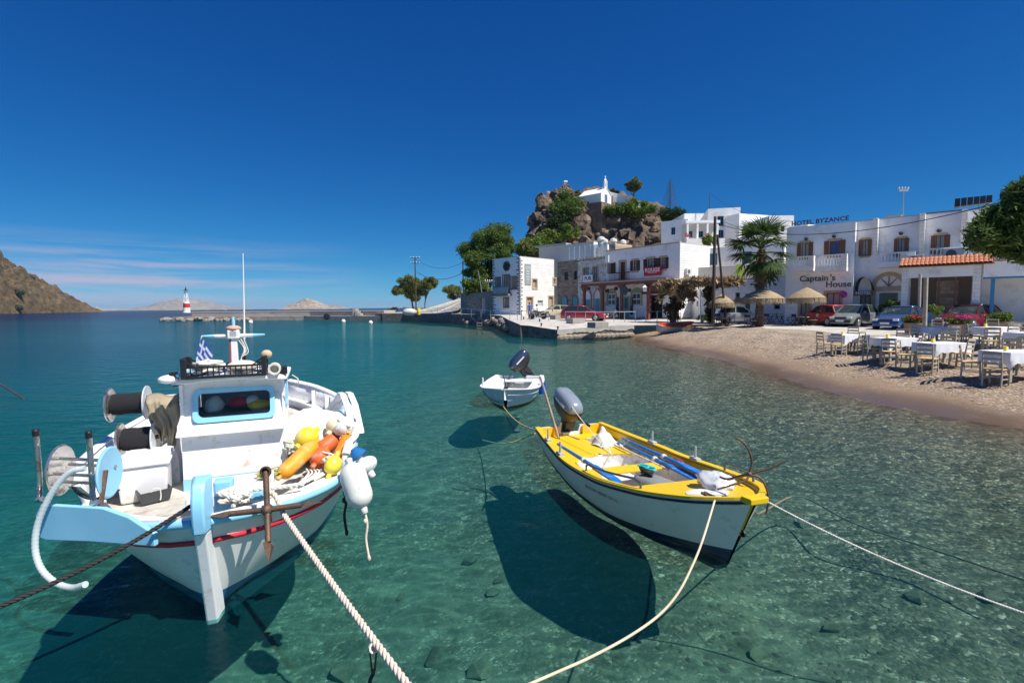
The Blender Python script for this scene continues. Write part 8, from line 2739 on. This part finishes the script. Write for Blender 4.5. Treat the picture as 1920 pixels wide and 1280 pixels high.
def motorbike(lab, px, py, yaw, col, s=1.0):
 p = on_ground(px, py)
 t = thing('motorcycle', lab, 'motorcycle', p, R(yaw), 'parked motorcycles', s)
 for x in (-.62, .62):
  w = MB().lathe([(.22, -.05), (.30, -.05), (.32, 0), (.30, .05), (.22, .05), (.22, -.05)], 18, Matrix.Translation((x, 0, .32)) @ rot(x=90)).build('wheel', tyre_m, t, smooth=40)
  MB().lathe([(.02, -.02), (.21, -.015), (.21, .015), (.02, .02)], 14, Matrix.Translation((x, 0, .32)) @ rot(x=90)).build('rim', rim_m, w)
 m_ = mat('bike_paint_%d' % int(col[0] * 999), col, .35)
 MB().loft([[Vector((x, y, z)) for y, z in ((-w, a), (w, a), (w, b), (-w, b))] for x, w, a, b in ((-.75, .06, .72, .80), (-.3, .13, .62, .80), (.05, .14, .60, .90), (.3, .10, .68, .95), (.42, .04, .75, .88))]).build('tank_and_seat', m_, t, bev=.03)
 MB().box((0, 0, .42), (.42, .24, .30)).build('engine', trim_m, t, bev=.04)
 for sd in (-.07, .07):
  MB().tube([(.62, sd, .32), (.45, sd, .85), (.40, sd, 1.02)], .025, 6).build('fork', steel, t)
 MB().tube([(.36, -.34, 1.05), (.42, 0, 1.03), (.36, .34, 1.05)], .018, 6).build('handlebar', trim_m, t)
 MB().ball((.55, 0, .88), (.09, .11, .11), 10, 8).build('head_lamp', lamp_m, t, smooth=60)
 MB().tube([(.05, .13, .28), (-.35, .16, .30), (-.75, .17, .40)], .04, 8).build('exhaust', steel, t)
 MB().bar((-.30, 0, .60), (-.62, 0, .34), .10, .05).build('swing_arm', trim_m, t)
 return t
motorbike('motorcycle with a rider on the quay beside the standing person', 1008, 598.5, 175, (.04, .04, .045), 1.05)
motorbike('dark motorcycle parked in front of the red estate car', 1146, 598.5, 20, (.05, .06, .08))
motorbike('red motorcycle parked beside the silver hatchback', 1402, 599, 15, (.45, .02, .03))
motorbike('white scooter parked by the stone retaining wall', 872, 584.5, 60, (.55, .5, .5))
def person(lab, M, joints, edges, parts, head, name='person'):
 t = thing(name, lab, 'person', M=M)
 me_ = bpy.data.meshes.new('body')
 me_.from_pydata([j[:3] for j in joints], edges, [])
 o = bpy.data.objects.new('body', me_)
 COL.objects.link(o)
 o.parent = t
 sk = o.modifiers.new('skin', 'SKIN')
 for i, j in enumerate(joints):
  me_.skin_vertices[0].data[i].radius = (j[3], j[3] * .8)
 me_.skin_vertices[0].data[0].use_root = True
 o.modifiers.new('sub', 'SUBSURF').render_levels = 2
 dg = bpy.context.evaluated_depsgraph_get()
 fin = bpy.data.meshes.new_from_object(o.evaluated_get(dg))
 o.modifiers.clear()
 o.data = fin
 fin.materials.clear()
 for m_ in parts[0]:
  fin.materials.append(m_)
 for pl_ in fin.polygons:
  pl_.material_index = parts[1](pl_.center)
  pl_.use_smooth = True
 hd = MB()
 hd.ball(head, (.085, .095, .115), 14, 10)
 hd.ball(Vector(head) + Vector((0, -.095, -.01)), (.016, .022, .025), 6, 5)
 hd.build('head', parts[0][2], t, smooth=80)
 MB().ball(Vector(head) + Vector((0, .015, .03)), (.096, .105, .105), 14, 8).build('hair', mat('dark_hair', (.02, .016, .013), .7), t, smooth=80)
 return t
skin_m = mat('skin', (.42, .24, .16), .6)
J = [(0, 0, .95, .13), (0, 0, 1.2, .14), (0, 0, 1.42, .13), (0, 0, 1.52, .05), (.19, 0, 1.40, .06), (.25, .02, 1.14, .045), (.22, -.08, .92, .035), (-.19, 0, 1.40, .06), (-.26, .02, 1.14, .045), (-.20, -.10, .93, .035), (.09, 0, .88, .09), (.10, 0, .5, .06), (.10, .03, .08, .045), (.11, -.12, .04, .04), (-.09, 0, .88, .09), (-.11, -.02, .5, .06), (-.11, .02, .08, .045), (-.12, -.13, .04, .04)]
E_ = [(0, 1), (1, 2), (2, 3), (2, 4), (4, 5), (5, 6), (2, 7), (7, 8), (8, 9), (0, 10), (10, 11), (11, 12), (12, 13), (0, 14), (14, 15), (15, 16), (16, 17)]
blue_j, black_t, white_s = mat('blue_jacket', (.01, .12, .50), .7), mat('black_trousers', (.018, .018, .022), .8), mat('white_shirt', (.7, .66, .66), .8)
p = on_ground(993, 597)
person('person in a bright blue jacket and black trousers standing on the quay, seen from behind', Matrix.Translation(p) @ rot(z=170), J, E_, ([blue_j, black_t, skin_m], lambda c: 0 if c.z > .86 else 1), (0, 0, 1.66))
J2 = [(0, .1, .80, .14), (0, .02, 1.05, .13), (0, -.05, 1.25, .13), (0, -.07, 1.36, .05), (.19, -.05, 1.24, .055), (.26, -.22, 1.05, .045), (.27, -.46, 1.08, .035), (-.19, -.05, 1.24, .055), (-.26, -.22, 1.05, .045), (-.27, -.46, 1.08, .035), (.12, .02, .78, .09), (.20, -.28, .62, .065), (.18, -.12, .22, .05), (.19, -.24, .16, .04), (-.12, .02, .78, .09), (-.20, -.28, .62, .065), (-.18, -.12, .22, .05), (-.19, -.24, .16, .04)]
p = on_ground(1008, 598.5)
person('rider in a white shirt sitting on the motorcycle on the quay', Matrix.Translation(p) @ rot(z=-95), J2, E_, ([white_s, black_t, skin_m], lambda c: 0 if c.z > .84 else 1), (0, -.09, 1.48))
# ---- taverna tables and chairs
chair_wood = mat('grey_olive_wood', (.46, .41, .30), .75, var=.15, scale=8)
straw_seat = mat('straw_seat', (.55, .38, .18), .9, var=.2, scale=14, bump=.6, bscale=60)
cloth_w = mat('white_tablecloth', (.80, .80, .82), .85, var=.03)
def make_chair():
 t = thing('taverna_chair', 'x', 'chair', group='grey wooden taverna chairs on the beach')
 for x in (-.19, .19):
  MB().bar((x, .19, 0), (x, .17, .44), .04, .04).build('leg', chair_wood, t)
  MB().tube([(x, -.20, 0), (x, -.19, .45), (x * .97, -.25, .90)], [.022, .022, .018], 6).build('leg', chair_wood, t)
  MB().bar((x, -.19, .2), (x, .18, .2), .022, .022).build('stretcher', chair_wood, t)
  MB().bar((x, -.19, .32), (x, .18, .32), .022, .022).build('stretcher', chair_wood, t)
 for y in (-.19, .18):
  MB().bar((-.19, y, .26), (.19, y, .26), .022, .022).build('stretcher', chair_wood, t)
 MB().box((0, -.01, .45), (.42, .40, .035)).build('seat', straw_seat, t, bev=.012)
 for z, y, h in ((.60, -.212, .05), (.72, -.228, .05), (.86, -.246, .075)):
  MB().add([(-.19, y, z - h / 2), (-.08, y - .02, z - h / 2), (.08, y - .02, z - h / 2), (.19, y, z - h / 2), (-.19, y, z + h / 2), (-.08, y - .02, z + h / 2 + .012), (.08, y - .02, z + h / 2 + .012), (.19, y, z + h / 2)], [(0, 1, 5, 4), (1, 2, 6, 5), (2, 3, 7, 6)]).build('back_slat', chair_wood, t, solid=.018)
 return t
def make_table():
 t = thing('taverna_table', 'x', 'table', group='taverna tables on the beach')
 for x in (-.48, .48):
  for y in (-.32, .32):
   MB().box((x, y, .36), (.065, .065, .72)).build('leg', chair_wood, t)
 MB().box((0, 0, .735), (1.14, .78, .03)).build('table_top', chair_wood, t)
 MB().box((0, 0, .67), (1.0, .68, .08)).build('apron', chair_wood, t)
 return t
def cloth_mesh(seed):
 g_ = random.Random(seed)
 rows = []
 a, b = .585, .405
 per = []
 n = 12
 for (x0, y0), (x1, y1) in (((-a, -b), (a, -b)), ((a, -b), (a, b)), ((a, b), (-a, b)), ((-a, b), (-a, -b))):
  for k in range(n):
   per.append((x0 + (x1 - x0) * k / n, y0 + (y1 - y0) * k / n, k / n))
 for lv in range(6):
  row = []
  for x, y, q in per:
   cor = max(0, 1 - min(q, 1 - q) * 6)
   dr = (.27 + .16 * cor + .02 * math.sin(q * 20 + seed)) * lv / 5
   fl = 1 + (.05 + .05 * math.sin(q * 18 + x * 7 + seed)) * lv / 5
   row.append((x * fl, y * fl, .757 - dr))
  rows.append(row)
 mb = MB()
 mb.loft([[Vector(p_) for p_ in r_] for r_ in rows], cap1=False)
 me_ = bpy.data.meshes.new('tablecloth')
 me_.from_pydata([tuple(p_) for p_ in mb.v], [], mb.f)
 me_.materials.append(cloth_w)
 me_.polygons.foreach_set('use_smooth', [True] * len(me_.polygons))
 me_.set_sharp_from_angle(angle=R(50))
 return me_
ch0, tb0 = make_chair(), make_table()
TN = ['leftmost beach table', 'second beach table from the left', 'middle table of the front row', 'nearest table at the right edge', 'back table by the two posts', 'back table before the pink flowers', 'back table cut by the right edge']
TP = [(1590, 662, 12), (1676, 674, 8), (1762, 688, 6), (1900, 712, 4), (1752, 648, 10), (1858, 652, 4), (1935, 668, 6)]
tabs = []
for k, (px, py, yw) in enumerate(TP):
 q = on_ground(px, py)
 tabs.append(q)
 t = tb0 if k == 0 else copy_tree(tb0, q, R(yw))
 t.location, t.rotation_euler = q, (0, 0, R(yw))
 t['label'] = 'wooden ' + TN[k]
 o = bpy.data.objects.new('tablecloth', cloth_mesh(k)); COL.objects.link(o)
 o.location, o.rotation_euler = q, (0, 0, R(yw))
 tag(o, 'white tablecloth on the ' + TN[k], 'tablecloth', 'white tablecloths')
 h = thing('menu_holder', 'small yellow holder on the ' + TN[k], 'holder', q + Vector((-.25, 0, .76)), R(30), 'yellow table holders')
 MB().box((0, 0, .06), (.10, .06, .12)).build('block', yellow, h, bev=.01)
 MB().box((.06, 0, .05), (.03, .07, .10)).build('cards', white_paint, h)
CP = [(1546, 664, 0, 'left end'), (1572, 668, 0, 'near side'), (1604, 663, 0, 'right end'), (1596, 652, 0, 'far side'), (1634, 677, 1, 'left end'), (1668, 684, 1, 'near side'), (1712, 674, 1, 'right end'), (1690, 662, 1, 'far side'),
 (1698, 691, 2, 'left end'), (1738, 700, 2, 'near side'), (1800, 690, 2, 'right end'), (1772, 674, 2, 'far side'), (1820, 709, 3, 'left end'), (1866, 724, 3, 'near side'), (1893, 696, 3, 'far side'),
 (1726, 649, 4, 'left end'), (1780, 656, 4, 'right end'), (1757, 637, 4, 'far side'), (1803, 653, 4, 'outer right side'), (1826, 653, 5, 'left end'), (1856, 664, 5, 'near side'), (1890, 655, 5, 'right end'), (1860, 638, 5, 'far side'), (1908, 652, 6, 'left end'), (1925, 690, 6, 'near side')]
for k, (px, py, ti, wh) in enumerate(CP):
 q = on_ground(px, py)
 d = tabs[ti] - q
 yw = math.atan2(d.y, d.x) - math.pi / 2 + random.uniform(-.15, .15)
 t = ch0 if k == 0 else copy_tree(ch0, q, yw)
 t.location, t.rotation_euler = q, (0, 0, yw)
 t['label'] = 'grey wooden chair at the %s of the %s' % (wh, TN[ti])
# ---- thatched parasols with folding chairs
thatch_m = leaf_mat('thatch', (.26, .19, .11), (.55, .44, .29), .1)
pole_m = mat('dark_pole', (.09, .065, .05), .8)
def parasol(lab, px, py, r, h, seed):
 q = on_ground(px, py)
 t = thing('thatched_parasol', lab, 'parasol', q, group='thatched parasols')
 MB().tube([(0, 0, -.1), (0, 0, h - .05)], .055, 8).build('pole', pole_m, t)
 for k in range(8):
  a = k * math.pi / 4
  MB().tube([(0, 0, h - .15), (r * .93 * math.cos(a), r * .93 * math.sin(a), h - .78)], .025, 5).build('rib', pole_m, t)
 MB().lathe([(.03, h + .05), (r * .3, h - .12), (r * .65, h - .38), (r, h - .72), (r * .95, h - .75), (r * .6, h - .45), (.03, h - .08)], 24).build('thatch_base', mat('thatch_base', (.34, .26, .16), .95, var=.3, scale=8, bump=.8, bscale=30), t)
 g_ = np.random.default_rng(seed)
 n = 5200
 a = g_.random(n) * 6.283
 u = g_.random(n) ** .6
 rr_ = r * u
 z = h + .06 - .80 * u ** 1.05 + .02 * g_.normal(size=n)
 edge = u > .9
 L_ = np.where(edge, .22 + .25 * g_.random(n), .16)
 out = np.stack([np.cos(a), np.sin(a), np.zeros(n)], -1)
 dn = out * np.where(edge, .12, .75)[:, None] + np.array([0, 0, -1.0]) * np.where(edge, 1.0, .6)[:, None] + .15 * g_.normal(size=(n, 3))
 dn /= np.linalg.norm(dn, axis=1)[:, None]
 tn = np.stack([-np.sin(a), np.cos(a), np.zeros(n)], -1) * .013
 p0 = np.stack([np.cos(a) * rr_, np.sin(a) * rr_, z], -1)
 p1 = p0 + dn * L_[:, None]
 v_ = np.stack([p0 - tn, p0 + tn, p1 + tn * .5, p1 - tn * .5], 1).reshape(-1, 3)
 o = mesh_obj('thatch', np_mesh('thatch', v_, np.arange(n * 4).reshape(-1, 4)), thatch_m, t)
 return t
parasol('leftmost thatched parasol, beside the silver hatchback', 1352, 607, 1.0, 2.45, 1)
parasol('wide thatched parasol in front of the palm trunk', 1428, 612, 1.45, 2.75, 2)
parasol('rightmost thatched parasol in front of the Captain lettering', 1510, 611, 1.25, 2.75, 3)
parasol('smaller thatched parasol half hidden behind the leftmost one', 1392, 600, 1.0, 2.6, 4)
dark_fr = mat('dark_chair_frame', (.07, .045, .035), .7)
navy_c = mat('navy_canvas', (.02, .04, .16), .9)
def make_director():
 t = thing('folding_chair', 'x', 'chair', group='folding chairs under the parasols')
 for y in (-.22, .22):
  for s_ in (-1, 1):
   MB().bar((-.24 * s_, y, .02), (.24 * s_, y, .44), .035, .025).build('leg', dark_fr, t)
  MB().bar((-.25, y, .62), (.22, y, .62), .05, .025).build('armrest', dark_fr, t)
  MB().bar((-.24, y, .42), (-.28, y, .88), .03, .03).build('back_post', dark_fr, t)
  MB().bar((.18, y, .42), (.18, y, .62), .03, .03).build('arm_post', dark_fr, t)
 for x in (-.24, .24):
  MB().bar((x, -.22, .02), (x, .22, .02), .03, .03).build('foot_rail', dark_fr, t)
 MB().box((0, 0, .44), (.46, .46, .02)).build('seat', navy_c, t)
 MB().box((-.275, 0, .78), (.02, .46, .2)).build('back_canvas', navy_c, t)
 return t
dc0 = make_director()
DP = [(1334, 604, 30, 0, 'left of the leftmost parasol'), (1343, 610, 80, 0, 'nearest the leftmost parasol pole'), (1362, 609, 150, 0, 'right of the leftmost parasol pole'), (1369, 612, 120, 0, 'front, between the first two parasols'), (1392, 606, 200, 0, 'behind, between the first two parasols'), (1404, 611, 40, 0, 'left of the wide parasol pole'), (1412, 613, 160, 1, 'close by the wide parasol pole'),
 (1436, 609, 60, 0, 'right of the wide parasol pole'), (1446, 608, 190, 1, 'second right of the wide parasol pole'), (1466, 608, 20, 1, 'between the wide and the rightmost parasol'), (1482, 611, 140, 0, 'left of the rightmost parasol pole'), (1494, 611, 10, 0, 'close left of the rightmost parasol pole'), (1524, 611, 170, 1, 'right of the rightmost parasol pole')]
cream_c = mat('cream_canvas', (.62, .56, .47), .9)
for k, (px, py, yw, cc, wh) in enumerate(DP):
 q = on_ground(px, py)
 t = dc0 if k == 0 else copy_tree(dc0, q, R(yw))
 t.location, t.rotation_euler = q, (0, 0, R(yw))
 t['label'] = '%s folding canvas chair %s' % ('cream' if cc else 'dark blue', wh)
 if cc:
  for c_ in t.children:
   if c_.name.startswith(('seat', 'back_canvas')):
    c_.data = c_.data.copy(); c_.data.materials.clear(); c_.data.materials.append(cream_c)
for px, py, lab in ((1354, 611, 'low dark table under the leftmost parasol'), (1424, 610, 'low dark table under the wide parasol'), (1503, 610, 'pale low table under the rightmost parasol')):
 q = on_ground(px, py)
 t = thing('low_table', lab, 'table', q, R(20), 'low tables under the parasols')
 MB().box((0, 0, .62), (.7, .7, .04)).build('top', dark_fr if px < 1490 else white_paint, t)
 for x in (-.3, .3):
  for y in (-.3, .3):
   MB().bar((x, y, 0), (x, y, .6), .04, .04).build('leg', dark_fr, t)
# ---- planters, posts, poles and wires
def planter(lab, px, py, s_, fm, seed):
 q = on_ground(px, py)
 t = thing('planter', lab, 'planter', q, group='flower planters')
 MB().lathe([(.36 * s_, 0), (.40 * s_, .1), (.46 * s_, .62 * s_), (.50 * s_, .66 * s_), (.50 * s_, .72 * s_), (.40 * s_, .70 * s_)], 14).build('tub', mat('terracotta_brown', (.24, .16, .11), .8, var=.2), t, smooth=40)
 v_, f_ = leaves([(0, 0, .8 * s_), (.15, 0, .9 * s_), (-.15, .1, .9 * s_)], [(.4 * s_, .4 * s_, .22)] * 3, 900, .06, seed)
 mesh_obj('leaves', np_mesh('l', v_, f_), leaf_mid, t)
 v_, f_ = leaves([(0, 0, 1.0 * s_), (.12, 0, 1.02 * s_)], [(.36 * s_, .36 * s_, .14)] * 2, 420, .05, seed + 1, shell=.7)
 mesh_obj('flowers', np_mesh('f', v_, f_), fm, t)
planter('brown tub of red flowers left of the two posts', 1712, 628, .85, leaf_mat('red_petals', (.4, .02, .02), (.6, .1, .05)), 70)
planter('brown tub of pink flowers in front of the dark red car', 1798, 632, .85, leaf_mat('pink_petals', (.5, .02, .22), (.7, .08, .4)), 71)
planter('brown tub of green plants near the blue van', 1872, 632, 1.0, leaf_bright, 72)
pk = [on_ground(1722, 616), on_ground(1733, 634)]
for k, (q, h, lab) in enumerate(((pk[0], 3.4, 'taller grey wooden post by the flower tub'), (pk[1], 2.75, 'nearer pale wooden post beside the beach tables'))):
 tag(MB().tube([q, q + Vector((-.05, 0, h))], .085, 10).build('wooden_post', mat('pale_post', (.42, .38, .31), .85, var=.2, scale=4), smooth=60), lab, 'post', 'wooden posts')
tag(MB().tube(sag(pk[1] + Vector((0, 0, .5)), on_ground(1820, 640) + Vector((0, 0, .75)), .25) + sag(on_ground(1820, 640) + Vector((0, 0, .75)), on_ground(1930, 645) + Vector((0, 0, .6)), .3), .02, 6).build('barrier_rope', rope_white, smooth=80), 'white rope strung behind the beach tables', 'rope')
def pole(name, lab, a, b, r0, r1, m, arms=()):
 t = thing(name, lab, 'pole', a, group='poles')
 a, b = Vector(a), Vector(b)
 MB().tube([(0, 0, 0), b - a], [r0, r1], 8).build('shaft', m, t, smooth=60)
 for z, w in arms:
  MB().bar((b - a) + Vector((-w, 0, -z)), (b - a) + Vector((w, 0, -z)), .12, .12).build('crossarm', m, t)
  for k in range(4):
   MB().lathe([(.05, 0), (.08, .1), (.03, .22)], 8, Matrix.Translation((b - a) + Vector((-w + 2 * w * k / 3, 0, -z + .06)))).build('insulator', steel, t)
 return t
dkp = mat('tarred_pole', (.075, .055, .045), .9, var=.2)
p1a, p1b = D(1337, 598, 41), D(1341, 406, 41)
pole('utility_pole', 'tall dark utility pole leaning beside the thatch', (p1a.x, p1a.y, 1.0), p1b, .16, .11, dkp)
pole('pole_brace', 'slanting brace pole beside the utility pole', (D(1362, 596, 41).x, 41, 1.0), D(1345, 440, 41), .11, .09, dkp)
p2 = D(778, 482, 108)
pole('utility_pole', 'far utility pole with crossarms above the round shore tree', (p2.x, 108, 1.6), p2, .16, .12, dkp, ((.2, .9), (1.3, .9)))
p3 = D(868, 490, 95)
pole('utility_pole', 'utility pole in front of the big tree', (p3.x, 95, 1.5), p3, .16, .12, dkp)
pole('leaning_pole', 'thin pale leaning pole by the retaining wall', D(904, 552, 78), D(897, 508, 78), .07, .05, steel)
pole('street_lamp', 'small street lamp beside the white corner house', D(914, 552, 76), D(916, 528, 76), .06, .05, steel, ((0, .5),))
pole('roof_mast', 'thin mast standing on the roof of the tallest slope house', D(1330, 402, 75), D(1331, 361, 75), .07, .04, dkp)
pole('roof_antenna', 'aerial mast with a bird like antenna on the hotel roof', D(1693, 412, 39), D(1694, 357, 39), .05, .035, steel, ((0, .35),))
pole('chapel_mast', 'thin flag mast on the rock left of the chapel', D(1062, 372, 98), D(1061, 339, 98), .05, .03, steel, ((.3, .3),))
pole('traffic_sign_post', 'slim grey sign post beside the white booth', D(1314, 604, 40), D(1313, 541, 40), .04, .04, steel)
for lab, a, b, s_, r_ in (('black cable along the hotel roof line', D(1345, 420, 41), D(1940, 362, 20), 1.2, .022), ('upper wire from the roof mast to the palm', D(1331, 363, 75), D(1490, 415, 55), 1.0, .02), ('wire from the far pole to the tree pole', D(782, 510, 108), D(868, 511, 95), 1.4, .05), ('thin wire from the far pole top', D(778, 484, 108), D(868, 492, 95), 1.6, .03), ('wire from the leaning utility pole to the hill houses', D(1341, 408, 41), D(1500, 430, 55), .8, .02)):
 tag(MB().tube(sag(a, b, s_), r_, 5).build('overhead_wire', trim_m), lab, 'wire', 'overhead wires')
q = on_ground(785, 590)
yb = thing('yellow_drum', 'yellow drum standing on the lower quay by the ramp', 'drum', q)
MB().lathe([(.28, 0), (.3, .05), (.3, .45), (.31, .5), (.3, .55), (.3, 1.0), (.25, 1.02)], 14).build('drum', yellow, yb, smooth=40)
tag(MB(Matrix.Translation(on_ground(768, 590.5))).ball((0, 0, .45), (1.1, .7, .55), 12, 8).build('net_pile', mat('pale_net', (.55, .52, .48), .95, var=.4, scale=2, bump=1, bscale=8), smooth=60), 'pile of pale fishing nets on the quay beside the yellow drum', 'net')
# ------------------------------------------------------------------ air
hz = bpy.data.materials.new('haze')
hz.use_nodes = True
hz.node_tree.nodes.clear()
ho_ = hz.node_tree.nodes.new('ShaderNodeOutputMaterial')
pv = hz.node_tree.nodes.new('ShaderNodeVolumePrincipled')
pv.inputs['Color'].default_value = (.42, .62, .90, 1)
pv.inputs['Density'].default_value = 5e-5
hz.node_tree.links.new(pv.outputs[0], ho_.inputs['Volume'])
hb2 = MB().box((0, 8000, 64), (26000, 17000, 212)).build('haze', hz)
hb2['kind'] = 'stuff'
